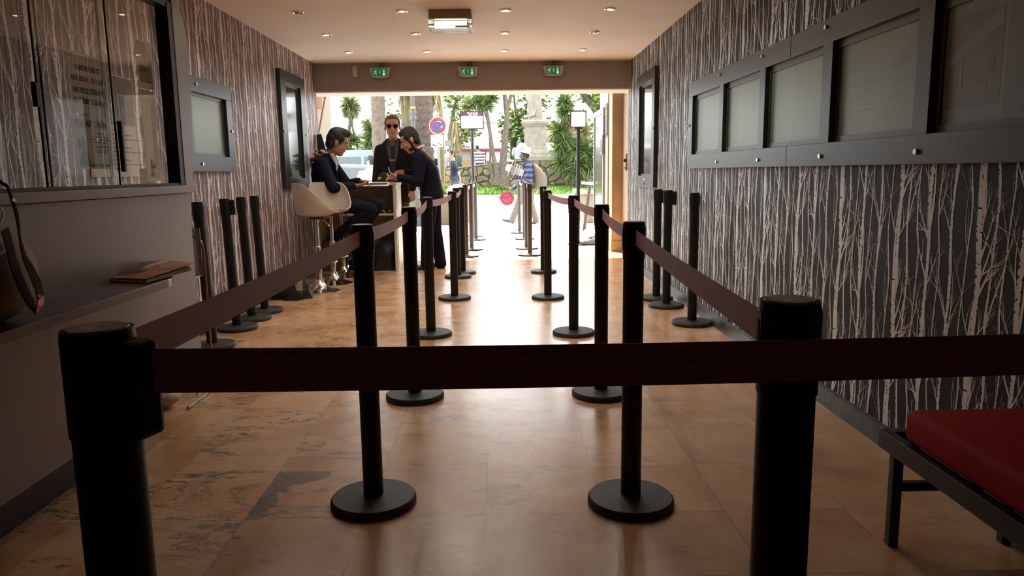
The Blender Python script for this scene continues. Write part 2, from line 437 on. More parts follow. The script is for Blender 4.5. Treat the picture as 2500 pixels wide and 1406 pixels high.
# --- exit signs on the lintel
m_exwhite = mat('exit_housing', (0.62, 0.56, 0.47), 0.5)
m_green = mat('exit_green', (0.005, 0.13, 0.06), 0.35, emit=(0.0, 0.10, 0.045), es=0.5)
m_pic = mat('exit_pictogram', (0.45, 0.72, 0.5), 0.5, emit=(0.4, 0.7, 0.45), es=0.25)
m_led = mat('led_green', (0.1, 1, 0.2), 0.3, emit=(0.05, 1.0, 0.12), es=2.5)
def exit_sign():
    t = thing('exit_sign', 'x', 'exit sign')
    y0, y1 = -0.075, -0.004
    mb = MB(); poly = [(-0.132, y0, 0.058), (-0.104, y0, -0.052), (-0.05, y0, -0.062), (0.05, y0, -0.062), (0.104, y0, -0.052), (0.124, y0, 0.058)]
    mb.prism(poly, (0, 0.062, 0)); mb.build('housing', m_exwhite, t, bevel=0.004)
    MB().box(-0.092, 0.082, y0-0.003, y0+0.002, -0.040, 0.046).build('sign_face', m_green, t)
    mb = MB(); y = y0-0.0045
    def st(pts, wd):
        for a, b in zip(pts, pts[1:]):
            a = Vector((a[0], 0, a[1])); b = Vector((b[0], 0, b[1])); d = (b-a).normalized(); n = Vector((-d.z, 0, d.x))*wd/2
            mb.add([(p.x, y, p.z) for p in (a-n-d*wd*.3, a+n-d*wd*.3, b+n+d*wd*.3, b-n+d*wd*.3)], [(0, 1, 2, 3)])
    mb.add([(-0.045+0.008*math.cos(a), y, 0.027+0.008*math.sin(a)) for a in [2*PI*k/12 for k in range(12)]], [tuple(range(12))])
    st([(-0.052, 0.018), (-0.062, -0.004)], 0.014)                     # trunk
    st([(-0.052, 0.016), (-0.072, 0.015), (-0.08, 0.003)], 0.007)      # arm back
    st([(-0.052, 0.016), (-0.045, 0.003), (-0.036, 0.006)], 0.007)
    st([(-0.060, -0.004), (-0.066, -0.022), (-0.080, -0.026)], 0.008)  # legs
    st([(-0.060, -0.004), (-0.045, -0.012), (-0.042, -0.032)], 0.008)
    st([(-0.004, 0.026), (-0.001, -0.008)], 0.009)
    mb.add([(-0.012, y, -0.004), (0.010, y, -0.006), (-0.001, y, -0.020)], [(0, 1, 2)])
    mb.add([(0.032, y, 0.032), (0.060, y, 0.032), (0.066, y, -0.034), (0.042, y, -0.034)], [(0, 1, 2, 3)])
    mb.build('pictogram', m_pic, t)
    MB().ell((0.047, y0-0.006, -0.024), (0.012, 0.005, 0.012)).build('indicator_lamp', m_led, t, smooth=True)
    MB().box(-0.015, 0.045, -0.03, -0.002, 0.06, 0.118).build('mounting_bracket', mat('bracket_taupe', (0.17, 0.14, 0.13), 0.6), t)
    return t
ex = exit_sign(); ex.location = (-1.468, YE, 2.432); ex['label'] = 'green exit sign on the lintel beside the small white detector box'
ex['group'] = 'exit signs on the lintel'
dup(ex, (-0.379, YE, 2.432), label='green exit sign in the middle of the lintel')
dup(ex, (0.683, YE, 2.432), label='green exit sign on the lintel nearest the silver birch wallpaper')
t = thing('detector_box', 'small cream alarm detector box mounted high on the taupe lintel', 'detector', (-1.78, YE, 2.45))
MB().box(-1.815, -1.752, YE-0.035, YE, 2.385, 2.515).build('housing', m_exwhite, t, bevel=0.006)
MB().box(-1.808, -1.760, YE-0.040, YE-0.034, 2.40, 2.455).build('sensor_window', mat('sensor_lens', (0.72, 0.68, 0.58), 0.25), t)

# ================================================================ TICKET BOOTH
m_booth = mat('booth_mauve', (0.265, 0.215, 0.215), 0.38, spec=0.5, bump=0.04, bscale=500)
m_plum = mat('plinth_plum', (0.055, 0.022, 0.030), 0.5, vary=0.15)
m_jamb = mat('jamb_black', (0.012, 0.011, 0.011), 0.5)
XB = -1.5
# partition above the counter: post with a curved head, and the lintel over the opening
prof = [(3.44, 1.158), (3.70, 1.158), (3.735, 1.4), (3.757, 1.69), (3.755, 1.85), (3.72, 1.95), (3.64, 2.05), (3.50, 2.18), (3.30, 2.33), (3.05, 2.47), (2.80, HC), (YB, HC), (YB, 2.04), (3.61, 2.04), (3.61, 1.158)]
mb = MB()
outer = prof[1:11]
post = [(XB, 3.61, 1.158)] + [(XB, y, z) for y, z in outer] + [(XB, 2.80, 2.04), (XB, 3.61, 2.02)]
mb.prism(post, (-0.06, 0, 0))
mb.box(XB-0.06, XB, YB, 2.80, 1.99, HC)
struct('wall_booth', mb, m_booth)
t = thing('ticket_counter', 'mauve ticket counter with a projecting shelf under sliding glass', 'counter', (-1.6, 2.0, 0))
MB().box(-1.56, XB, YB+0.01, 3.64, 0.235, 1.12).build('front_panel', m_booth, t, bevel=0.003)
MB().box(-2.28, -1.70, YB+0.01, 3.56, 0, 0.234).build('plinth', m_plum, t)
MB().box(-1.62, XB+0.025, YB+0.01, 3.655, 1.121, 1.157).build('ledge', m_booth, t, bevel=0.004)
MB().box(-2.10, -1.62, YB+0.01, 3.60, 1.02, 1.06).build('worktop', mat('worktop_grey', (0.2, 0.18, 0.17), 0.5), t)
sh = []
for k in range(9):
    a = PI/2*k/8; sh.append((-1.502+0.193*math.sin(a) if False else XB-0.002+0.19*math.cos(a), 2.92+0.20*math.sin(a)))
poly = [(XB-0.002, YB+0.02), (XB+0.19, YB+0.02)] + sh
MB().prism([(x, y, 0.765) for x, y in poly], (0, 0, 0.035)).build('shelf', mat('shelf_plum', (0.095, 0.042, 0.046), 0.28), t, bevel=0.004)
# sliding glass of the booth
m_glass = bpy.data.materials.new('booth_glass'); m_glass.use_nodes = True
m_glass.node_tree.nodes.remove(m_glass.node_tree.nodes['Principled BSDF'])
_t = N(m_glass, 'ShaderNodeBsdfTransparent'); _t.inputs['Color'].default_value = (0.90, 0.93, 0.91, 1)
_g = N(m_glass, 'ShaderNodeBsdfGlossy'); _g.inputs['Roughness'].default_value = 0.0; _f = N(m_glass, 'ShaderNodeFresnel'); _go = N(m_glass, 'ShaderNodeNewGeometry'); _mr = N(m_glass, 'ShaderNodeMapRange'); _mr.inputs['To Min'].default_value = 1.8; _mr.inputs['To Max'].default_value = 1/1.8
_m = N(m_glass, 'ShaderNodeMixShader'); _l = m_glass.node_tree.links.new
_l(_go.outputs['Backfacing'], _mr.inputs['Value']); _l(_mr.outputs[0], _f.inputs['IOR']); _l(_f.outputs[0], _m.inputs[0]); _l(_t.outputs[0], _m.inputs[1]); _l(_g.outputs[0], _m.inputs[2]); _l(_m.outputs[0], m_glass.node_tree.nodes['Material Output'].inputs['Surface'])
MAT['booth_glass'] = m_glass
m_edge = mat('glass_edge_green', (0.01, 0.05, 0.035), 0.25)
t = thing('window_1', 'sliding glass panes in a black frame above the ticket counter', 'window', (-1.53, 2.3, 1.158), kind='structure')
mb = MB(); mb.box(-1.56, -1.502, 3.562, 3.612, 1.158, 1.98); mb.box(-1.56, -1.505, YB+.02, 3.612, 1.96, 1.99); mb.box(-1.56, -1.505, YB+.02, 3.562, 1.158, 1.168)
mb.build('window_frame', m_jamb, t)
for nm, y0, y1, x in (('glass_pane', 3.02, 3.562, -1.545), ('glass_pane', 2.56, 3.05, -1.528), ('glass_pane', 1.2, 2.62, -1.545)):
    g = MB().quad((x, y0, 1.168), (x, y1, 1.168), (x, y1, 1.96), (x, y0, 1.96)).build(nm, m_glass, t)
    MB().box(x-0.0035, x+0.0035, y1-0.004, y1+0.001, 1.168, 1.96).build('pane_edge', m_edge, g)
    MB().box(x-0.0035, x+0.0035, y0-0.001, y0+0.004, 1.168, 1.96).build('pane_edge', m_edge, g)
MB().box(-1.525, -1.508, 2.52, 2.545, 1.43, 1.51).build('handle', m_jamb, t, bevel=0.003)
MB().box(-1.525, -1.508, 3.055, 3.075, 1.22, 1.42).build('handle', m_jamb, t, bevel=0.003)
# notices behind the glass
m_paper = mat('notice_paper', (0.90, 0.89, 0.80), 0.7, vary=0.05)
m_ink = mat('ink_black', (0.03, 0.03, 0.03), 0.7)
m_red = mat('ink_red', (0.42, 0.05, 0.04), 0.7)
m_inkg = mat('ink_grey', (0.16, 0.16, 0.16), 0.7)
RX = (PI/2, 0, PI/2)
def notice(name, label, y0, y1, z0, z1, x, m, cat='notice'):
    o = thing(name, label, cat, (x, (y0+y1)/2, z0))
    MB().box(x-0.001, x, y0, y1, z0, z1).build('sheet', m, o)
    return o
o = notice('age_notice', 'paper notice reading aux moins de 12 ans behind booth glass', 2.805, 3.09, 1.437, 1.66, -1.562, m_paper)
for s, z, mm in (('FILMS INTERDITS', 1.595, m_ink), ('AUX MOINS DE 12 ANS', 1.555, m_red), ("UNE PIÈCE D'IDENTITÉ", 1.512, m_ink), ('PEUT ÊTRE DEMANDÉE', 1.474, m_ink)):
    text(s, 0.028, (-1.5615, 2.948, z), RX, mm, o, align='CENTER', sx=0.82, bold=0.0006)
o = notice('cinema_pass_poster', 'cream poster reading forfait cinéma hung below the age notice', 2.805, 3.085, 1.232, 1.428, -1.562, m_paper, 'poster')
text('FORFAIT CINÉMA', 0.036, (-1.5615, 2.945, 1.388), RX, m_red, o, align='CENTER', sx=0.82, bold=0.0012)
mb = MB()
for z, a, bb in ((1.365, 2.95, 3.02), (1.352, 2.945, 3.06), (1.341, 2.93, 3.07), (1.330, 2.94, 3.03), (1.300, 2.95, 3.06), (1.292, 2.96, 3.04), (1.245, 2.83, 3.06), (1.240, 2.85, 3.04)):
    mb.box(-1.5615, -1.5611, a, bb, z, z+0.004)
mb.build('small_print', m_inkg, o)
mb = MB(); x = -1.5613
mb.add([(x, 2.835, 1.250), (x, 2.905, 1.250), (x, 2.895, 1.29), (x, 2.885, 1.33), (x, 2.865, 1.355), (x, 2.860, 1.30)], [tuple(range(6))])
mb.add([(x, 2.842+0.014*math.cos(a), 1.325+0.022*math.sin(a)) for a in [2*PI*k/16 for k in range(16)]], [tuple(range(16))])
for k in range(7): mb.add([(x, 2.828+k*0.004, 1.252+k*0.009), (x, 2.834+k*0.004, 1.252+k*0.009), (x, 2.836+k*0.004, 1.257+k*0.009), (x, 2.830+k*0.004, 1.257+k*0.009)], [(0, 1, 2, 3)])
mb.build('film_reel_drawing', m_inkg, o)
MB().box(-1.5615, -1.5611, 2.945, 3.065, 1.312, 1.320).build('red_print', m_red, o)
m_card = mat('card_white', (0.72, 0.68, 0.62), 0.5); m_cardb = mat('card_brown', (0.25, 0.19, 0.14), 0.5)
for z0, z1, lab, bz in ((1.69, 1.79, 'white card with brown square logo, topmost on the booth glass', (1.722, 1.782, 3.365, 3.45)), (1.585, 1.688, 'white card with wide brown block, under the logo card', (1.612, 1.680, 3.375, 3.48))):
    o = notice('information_card', lab, 3.36, 3.50, z0, z1, -1.566, m_card, 'card')
    MB().box(-1.5655, -1.5652, bz[2], bz[3], bz[0], bz[1]).build('printed_block', m_cardb, o)
    text('MCM', 0.014, (-1.565, bz[3]-0.036, bz[0]+0.007), RX, m_card, o)
    if z0 < 1.6: MB().box(-1.5651, -1.5648, bz[2]+0.006, bz[2]+0.07, bz[0]+0.045, bz[0]+0.051).build('small_print', m_ink, o)
o = notice('blank_leaflet', 'pale pink blank leaflet taped low beside the booth post', 3.37, 3.50, 1.18, 1.578, -1.567, mat('leaflet_pink', (0.60, 0.50, 0.46), 0.6), 'leaflet')
MB().box(-1.5665, -1.566, 3.455, 3.475, 1.25, 1.50).build('red_stripe', mat('stripe_red', (0.3, 0.06, 0.05), 0.6), o)
t = thing('wall_poster', 'poster with brown top and white text on booth wallpaper', 'poster', (XL+0.01, 4.55, 1.2))
MB().box(XL+0.003, XL+0.01, 4.25, 4.82, 1.20, 1.80).build('sheet', mat('poster_pale', (0.50, 0.46, 0.40), 0.6), t)
MB().box(XL+0.010, XL+0.012, 4.26, 4.81, 1.56, 1.79).build('picture', mat('poster_brown', (0.12, 0.075, 0.045), 0.6, vary=0.5, vscale=9), t)
MB().box(XL+0.010, XL+0.0125, 4.26, 4.81, 1.51, 1.56).build('blue_band', mat('poster_blue', (0.08, 0.13, 0.16), 0.6), t)
mb = MB()
for k in range(10): mb.box(XL+0.010, XL+0.0115, 4.32, 4.32+0.30+0.12*((k*7) % 3), 1.47-0.025*k, 1.478-0.025*k)
mb.build('small_print', m_inkg, t)
t = thing('wall_panel', 'narrow dark red panel on wallpaper inside the booth', 'panel', (XL+0.02, 4.97, 1.24))
MB().box(XL+0.003, XL+0.02, 4.93, 5.02, 1.25, 1.60).build('board', mat('panel_oxblood', (0.05, 0.010, 0.010), 0.5), t)
t = thing('card_reader', 'little dark brown box on the ledge beside booth post', 'box', (-1.585, 3.42, 1.157))
MB().box(-1.61, -1.572, 3.385, 3.445, 1.157, 1.235).build('case', mat('case_brown', (0.05, 0.032, 0.025), 0.4), t, bevel=0.004)
MB().box(-1.572, -1.570, 3.395, 3.435, 1.20, 1.225).build('display', m_jamb, t)
# ================================================================ FRAMES ON THE WALLS
m_frame = mat('frame_anthracite', (0.040, 0.046, 0.045), 0.38, metal=0.25, spec=0.5, bump=0.03, bscale=700)
m_inner = mat('frame_inner_grey', (0.075, 0.075, 0.07), 0.4)
m_stud = mat('stud_chrome', (0.75, 0.75, 0.72), 0.25, metal=1.0)
def screen_mat(name, col, rough=0.40):
    return mat(name, col, rough, spec=0.7, coat=0.0)
m_scr = screen_mat('screen_olive', (0.15, 0.20, 0.135))
m_scr2 = screen_mat('screen_clear', (0.03, 0.045, 0.045), 0.09)
def studs(t, sgn, X, pts):
    for (y, z) in pts:
        mb = MB(); mb.tube([(X, y, z), (X-sgn*0.010, y, z)], 0.0115, 14); mb.build('stud', m_stud, t, smooth=True)
# long display case, two lengths that meet at a joint
def long_case(name, label, y0, y1, cells, stud_pts, end_far, end_near):
    t = thing(name, label, 'display case', (XR-0.02, (y0+y1)/2, 1.2))
    X = 1.61
    mb = MB(); mb.box(X, XR, y0, y1, 1.80, 1.918); mb.box(X, XR, y0, y1, 1.208, 1.322)
    if end_far: mb.box(X, XR, y1-0.13, y1, 1.322, 1.80)
    if end_near: mb.box(X, XR, y0, y0+0.13, 1.322, 1.80)
    mb.build('frame', m_frame, t, bevel=0.0025)
    for (a, b) in cells:
        # a = near edge, b = far edge of the opening
        mb = MB(); mb.box(XR-0.016, XR-0.0015, a, b, 1.765, 1.80); mb.box(XR-0.016, XR-0.0015, a, b, 1.322, 1.350)
        if b != 4.227: mb.box(XR-0.016, XR-0.0015, b-0.025, b, 1.350, 1.765)
        mb.build('inner_frame', m_inner, t)
        MB().box(XR-0.009, XR-0.0015, a, b-(0.025 if b != 4.227 else -0.003), 1.350, 1.765).build('screen', m_scr, t)
    studs(t, 1, X, stud_pts)
    return t
cells_far = [(5.52, 6.33), (4.655, 5.465)]
t1 = long_case('display_case', 'far length of the long anthracite display case on wallpaper', 4.231, 6.465, cells_far + [(4.231, 4.615)], [(5.563, 1.875), (4.674, 1.875), (5.582, 1.253), (4.685, 1.253), (6.43, 1.566)], True, False)
t2 = long_case('display_case', 'near length of display case above the red bench', 1.0, 4.227, [(3.75, 4.227), (2.885, 3.695), (2.02, 2.835), (1.13, 1.965)], [(3.776, 1.880), (3.772, 1.256), (2.897, 1.256), (2.9, 1.875), (2.0, 1.256), (2.0, 1.875)], False, True)
for o, ys in ((t1, ((5.465, 5.565), (4.610, 4.712))), (t2, ((3.690, 3.803), (2.838, 2.943), (1.965, 2.07)))):
    for a, b in ys:
        MB().box(1.609, XR-0.001, a, b, 1.320, 1.802).build('divider', m_frame, o, bevel=0.002)
# faint pages behind the screens of the near length
m_page = screen_mat('page_faint', (0.15, 0.16, 0.12)); m_page2 = screen_mat('page_picture', (0.10, 0.065, 0.05)); m_line = screen_mat('page_line', (0.12, 0.13, 0.11)); m_pageb = screen_mat('page_blue', (0.09, 0.125, 0.125)); m_yel = screen_mat('page_ochre', (0.10, 0.085, 0.035))
def page_lines(y0, y1, z0, z1, n, seed):
    mb = MB(); r = random.Random(seed)
    for k in range(n):
        z = z1 - (z1-z0)*(k+0.5)/n; y = y1; 
        while y > y0+0.02:
            l = r.uniform(0.012, 0.045); mb.box(XR-0.0096, XR-0.009, max(y0, y-l), y, z, z+0.0038); y -= l+0.007
    return mb
mb = MB(); mb.box(XR-0.0094, XR-0.009, 2.49, 2.79, 1.40, 1.72); mb.build('picture', m_page2, t2)
mb = MB(); mb.add([(XR-0.0097, 2.78, 1.58), (XR-0.0097, 2.50, 1.74-.03), (XR-0.0097, 2.50, 1.66), (XR-0.0097, 2.78, 1.555)], [(0, 1, 2, 3)]); mb.box(XR-0.0099, XR-0.0094, 2.70, 2.715, 1.47, 1.62); mb.build('picture_detail', m_page, t2)
mb = MB(); mb.box(XR-0.0099, XR-0.0094, 2.56, 2.78, 1.455, 1.468); mb.ell((XR-0.0095, 2.56, 1.54), (0.0006, 0.04, 0.045)); mb.build('picture_detail', m_yel, t2)
MB().box(XR-0.0094, XR-0.009, 2.05, 2.47, 1.36, 1.75).build('text_page', m_pageb, t2)
page_lines(2.06, 2.45, 1.385, 1.74, 15, 3).build('lettering', m_line, t2)
page_lines(3.30, 3.66, 1.38, 1.58, 7, 4).build('lettering', m_page, t2)
mb = MB(); mb.add([(XR-0.0097, 3.23, 1.60), (XR-0.0097, 2.95, 1.63), (XR-0.0097, 2.93, 1.70), (XR-0.0097, 3.0, 1.75), (XR-0.0097, 3.08, 1.67)], [tuple(range(5))]); mb.build('picture_detail', m_line, t2)
page_lines(2.92, 3.2, 1.38, 1.56, 6, 9).build('lettering', m_page, t2)
# single frames
def frame(name, label, sgn, y0, y1, z0, z1, b, scr, st, slot=None):
    Xw = XR if sgn > 0 else XL; X = Xw - sgn*0.042
    t = thing(name, label, 'display frame', (Xw, (y0+y1)/2, z0))
    lo, hi = min(Xw, X), max(Xw, X)
    mb = MB(); mb.box(lo, hi, y0, y1, z1-b[0], z1); mb.box(lo, hi, y0, y1, z0, z0+b[1]); mb.box(lo, hi, y0, y0+b[2], z0+b[1], z1-b[0]); mb.box(lo, hi, y1-b[2], y1, z0+b[1], z1-b[0])
    mb.build('frame', m_frame, t, bevel=0.0025)
    a0, a1, c0, c1 = y0+b[2], y1-b[2], z0+b[1], z1-b[0]
    i0, i1 = Xw-sgn*0.0015, Xw-sgn*0.016; lo, hi = min(i0, i1), max(i0, i1); q = 0.022
    mb = MB(); mb.box(lo, hi, a0, a1, c1-q, c1); mb.box(lo, hi, a0, a1, c0, c0+q); mb.box(lo, hi, a0, a0+q, c0+q, c1-q); mb.box(lo, hi, a1-q, a1, c0+q, c1-q)
    mb.build('inner_frame', m_inner, t)
    i1 = Xw-sgn*0.009; lo, hi = min(i0, i1), max(i0, i1)
    MB().box(lo, hi, a0+q, a1-q, c0+q, c1-q).build('screen', scr, t)
    studs(t, sgn, X, st)
    if slot: MB().box(min(X, X-sgn*.002), max(X, X-sgn*.002), *slot).build('name_plate', mat('plate_pale', (0.7, 0.7, 0.66), 0.4), t)
    return t
frame('framed_screen', 'square display frame with olive screen on mauve wallpaper', -1, 5.52, 6.47, 1.23, 1.93, (0.115, 0.12, 0.125), m_scr, [(5.74, 1.875), (5.75, 1.288), (6.43, 1.566)])
frame('framed_screen', 'tall narrow dark display frame beside the flowers', -1, 7.955, 8.93, 1.055, 2.285, (0.12, 0.10, 0.19), m_scr2, [(8.44, 2.23), (7.99, 1.65), (8.89, 1.65)])
frame('framed_screen', 'tall narrow dark display frame on the silver birch wallpaper', 1, 7.91, 8.905, 1.015, 2.262, (0.12, 0.12, 0.14), m_scr2, [(8.4, 2.20), (7.95, 1.63), (8.86, 1.63), (8.4, 1.05)], slot=(8.36, 8.46, 1.085, 1.105))

# ================================================================ BARRIER POSTS
m_post = mat('post_black', (0.009, 0.0085, 0.0085), 0.48, spec=0.35)
m_base = mat('post_base_black', (0.020, 0.019, 0.018), 0.55, bump=0.25, bscale=260)
m_cap = mat('post_cap_worn', (0.60, 0.56, 0.48), 0.4, metal=0.0, vary=0.9, vscale=38)
m_brown = mat('post_brown', (0.050, 0.038, 0.034), 0.4)
m_slot = mat('slot_black', (0.003, 0.003, 0.003), 0.6)
def belt_mat():
    m = bpy.data.materials.new('belt_plum'); m.use_nodes = True; L = m.node_tree.links.new; b = m.node_tree.nodes['Principled BSDF']
    tc = N(m, 'ShaderNodeTexCoord'); sp = N(m, 'ShaderNodeSeparateXYZ'); L(tc.outputs['Object'], sp.inputs[0])
    w = N(m, 'ShaderNodeMath', operation='SINE'); mu = N(m, 'ShaderNodeMath', operation='MULTIPLY'); mu.inputs[1].default_value = 2*PI/0.0085
    L(sp.outputs['Z'], mu.inputs[0]); L(mu.outputs[0], w.inputs[0])
    r = ramp(m, [(0.0, (0.42, 0.19, 0.23)), (1.0, (0.50, 0.24, 0.28))]); mr = N(m, 'ShaderNodeMapRange'); mr.inputs['From Min'].default_value = -1
    L(w.outputs[0], mr.inputs['Value']); L(mr.outputs[0], r.inputs['Fac']); L(r.outputs['Color'], b.inputs['Base Color'])
    bp = N(m, 'ShaderNodeBump'); bp.inputs['Strength'].default_value = 0.2; bp.inputs['Distance'].default_value = 0.001
    L(mr.outputs[0], bp.inputs['Height']); L(bp.outputs[0], b.inputs['Normal'])
    b.inputs['Roughness'].default_value = 0.6
    return m
m_belt = belt_mat()
HP = 1.026
def make_post(label, rp=0.036, style='black', clip=None, group=None):
    t = thing('barrier_post', label, 'barrier post', (0, 0, 0), group)
    if style == 'flat':
        MB().lathe([(0.03, 0.022), (0.09, 0.017), (0.165, 0.010), (0.185, 0.020), (0.187, 0.018), (0.17, 0.002), (0.15, 0), (0.001, 0)][::-1], n=40).build('base', m_brown, t, smooth=True)
        pm = m_brown
    else:
        MB().lathe([(0.001, 0), (0.155, 0), (0.1565, 0.006), (0.1555, 0.022), (0.1485, 0.030), (0.060, 0.033), (0.040, 0.036), (0.001, 0.036)], n=56).build('base', m_base, t, smooth=True)
        pm = m_post
    MB().lathe([(0.001, 0.03), (rp, 0.03), (rp, 0.905), (0.001, 0.905)], n=32).build('pole', pm, t, smooth=True)
    h = MB(); r2 = rp+0.0022
    h.lathe([(rp, 0.895), (r2, 0.897), (r2, 1.012), (r2-0.0012, HP-0.002), (0.001, HP-0.002)], n=32)
    for a in range(4):
        c, s_ = math.cos(a*PI/2), math.sin(a*PI/2); q = Matrix.Rotation(a*PI/2, 3, 'Z')
        h.cbox(Vector((c*(r2-0.004), s_*(r2-0.004), 0.968)), (0.0050, 0.009, 0.040), q)
    MB().lathe([(0.001, HP-0.003), (r2-0.006, HP-0.003), (r2-0.007, HP), (0.001, HP+0.001)], n=28).build('cap', m_cap, t, smooth=True)
    sl = h; h.k = 1
    for a in range(4):
        c, s_ = math.cos(a*PI/2), math.sin(a*PI/2); q = Matrix.Rotation(a*PI/2, 3, 'Z')
        sl.cbox(Vector((c*(r2+0.0013), s_*(r2+0.0013), 0.968)), (0.0007, 0.003, 0.030), q)
    h.build('head', [pm, m_slot], t, smooth=True)
    return t
def add_belt(post, a, b, h0=0.980, h1=0.980, sag=0.004, wd=0.0255, twist=0.0, ra=0.038, rb=0.038):
    a = Vector((a[0], a[1], 0)); b = Vector((b[0], b[1], 0)); d = (b-a).normalized()
    a = a + d*ra; b = b - d*rb; n = 16; nrm = Vector((d.y, -d.x, 0)); rs = []
    for i in range(n+1):
        t = i/n; p = a.lerp(b, t); z = h0 + (h1-h0)*t - sag*4*t*(1-t); lean = twist*math.sin(PI*t)
        u = Vector((0, 0, math.cos(lean))) + nrm*math.sin(lean)
        c = Vector((p.x, p.y, z)); e = nrm*0.0009
        rs.append([c-u*wd-e, c-u*wd+e, c+u*wd+e, c+u*wd-e])
    o = MB().rings(rs).build('belt', m_belt)
    attach(o, post); 
    k = MB(); q = Matrix((d, Vector((-d.y, d.x, 0)), Vector((0, 0, 1)))).transposed()
    k.cbox(b - d*0.004 + Vector((0, 0, h1)), (0.008, 0.010, wd+0.006), q)
    attach(k.build('belt_clip', m_post), post)
GL = 'left row of barrier posts'; GR = 'right row of barrier posts'
proto = make_post('x'); flat = make_post('x', 0.034, 'flat'); big = make_post('x', 0.0385)
usedp = {}
def put(pr, x, y, label, group, rot=0):
    if pr.name not in usedp: usedp[pr.name] = 1; r = pr; r.location = (x, y, 0); r.rotation_euler = (0, 0, rot)
    else:
        # only the post itself is copied, never its belt
        r = pr.copy(); C.objects.link(r); r.location = (x, y, 0); r.rotation_euler = (0, 0, rot)
        for ch in list(PK[pr.name]):
            c = ch.copy(); C.objects.link(c); c.parent = r
            c.matrix_parent_inverse = Matrix.Identity(4)
    r['label'] = label; r['group'] = group
    return r
PK = {p.name: [o for o in bpy.data.objects if o.parent is p] for p in (proto, flat, big)}
def clip_block(post, x, y, ang, wz=0.04):
    q = Matrix.Rotation(ang, 3, 'Z'); v = q @ Vector((0.052, 0, 0))
    o = MB().cbox((x+v.x, y+v.y, 0.955), (0.020, 0.021, 0.058), q).build('belt_cassette', m_post, bevel=0.008); attach(o, post)
def cable(): pass
F1, F2, F3 = (-0.478, 0.868), (0.389, 0.985), (1.05, 0.955)
Lp = [(-0.484, 2.60), (-0.478, 3.896), (-0.533, 5.445), (-0.4545, 7.047), (-0.505, 8.53), (-0.464, 8.86)]
Rp = [(0.458, 2.5585), (0.527, 3.89), (0.5285, 5.415), (0.438, 7.0), (0.503, 8.85)]
a = put(big, *F1, 'nearest left barrier post with worn silver cap, cut off below', GL)
clip_block(a, *F1, -0.35)
add_belt(a, (F1[0]+0.02, F1[1]-0.022), (F3[0], F3[1]-0.03), 0.976, 0.966, sag=0.006, wd=0.0265, ra=0.05)
add_belt(a, F1, Lp[0], 0.980, 0.980, sag=0.006, twist=0.03)
b_ = put(big, *F2, 'nearest right barrier post behind the dark horizontal belt', GR)
add_belt(b_, F2, Rp[0], 0.962, 0.974, sag=0.004)
c_ = put(big, *F3, 'barrier post beyond the frame holding the end of front belt', 'front barrier posts')
names = ['first tall post beyond', 'second post beyond', 'third post beyond', 'fourth post beyond', 'fifth post beyond', 'sixth post beyond']
prev = None
for i, p in enumerate(Lp):
    q = put(proto, *p, 'black barrier post, %s the nearest left post, in the belted row' % names[i].replace(' beyond', ' from') if i < 5 else 'black barrier post standing closest to the left threshold, half hidden', GL)
    if i < 3: add_belt(q, p, Lp[i+1], sag=0.018 if i else 0.010)
    if i == 3: add_belt(q, p, Lp[5], sag=0.02)
for i, p in enumerate(Rp):
    q = put(proto, *p, 'black barrier post, %s the nearest right post, in the belted row' % names[i].replace(' beyond', ' from'), GR)
    if i < 4: add_belt(q, p, Rp[i+1], sag=0.018)
OLp = [(-0.503, 10.69), (-0.463, 11.62), (-0.452, 13.33)]
ORp = [(0.415, 10.74), (0.40, 11.66), (0.42, 13.35), (0.365, 14.7)]
for i, p in enumerate(OLp):
    q = put(flat, *p, ('brown barrier post on the left pavement closest to the threshold', 'middle brown barrier post on the left pavement', 'brown barrier post beside the priority badges sign stand')[i], 'pavement barrier posts on the left')
    if i < 2: add_belt(q, p, OLp[i+1], sag=0.015)
for i, p in enumerate(ORp):
    q = put(flat, *p, ('brown barrier post on the right pavement closest to the threshold', 'second brown barrier post on the right pavement', 'third brown barrier post on right pavement, mostly hidden', 'farthest brown barrier post near the walking hat seller')[i], 'pavement barrier posts on the right')
    if i < 3: add_belt(q, p, ORp[i+1], sag=0.015)
q = put(flat, 1.62, 14.55, 'tilted brown barrier post leaning beside the blank sign stand', 'pavement barrier posts on the right')
q.rotation_euler = (0, R(7.5), 0)
for i, (x, y) in enumerate([(-2.05, 5.17), (-2.09, 5.79), (-2.10, 6.18), (-2.10, 6.52)]):
    q = put(proto, x, y, ('stored black post beside the brochure rack, nearest of four', 'second of four black posts stored along the mauve wallpaper', 'third of four black posts stored along the mauve wallpaper', 'farthest of four black posts stored along the mauve wallpaper')[i], 'posts stored by the mauve wallpaper')
    if i == 1: clip_block(q, x, y, 0.3)
    q.rotation_euler = (0, -R(1.8), 0)
for i, (x, y) in enumerate([(1.445, 6.86), (1.452, 6.47), (1.483, 5.70)]):
    q = put(proto, x, y, ('farthest of three black posts stored by silver birch wallpaper', 'middle stored post with belt cassette, by silver birch wallpaper', 'nearest of three black posts stored by silver birch wallpaper')[i], 'posts stored by the silver birch wallpaper')
    if i < 2: clip_block(q, x, y, 0.0)

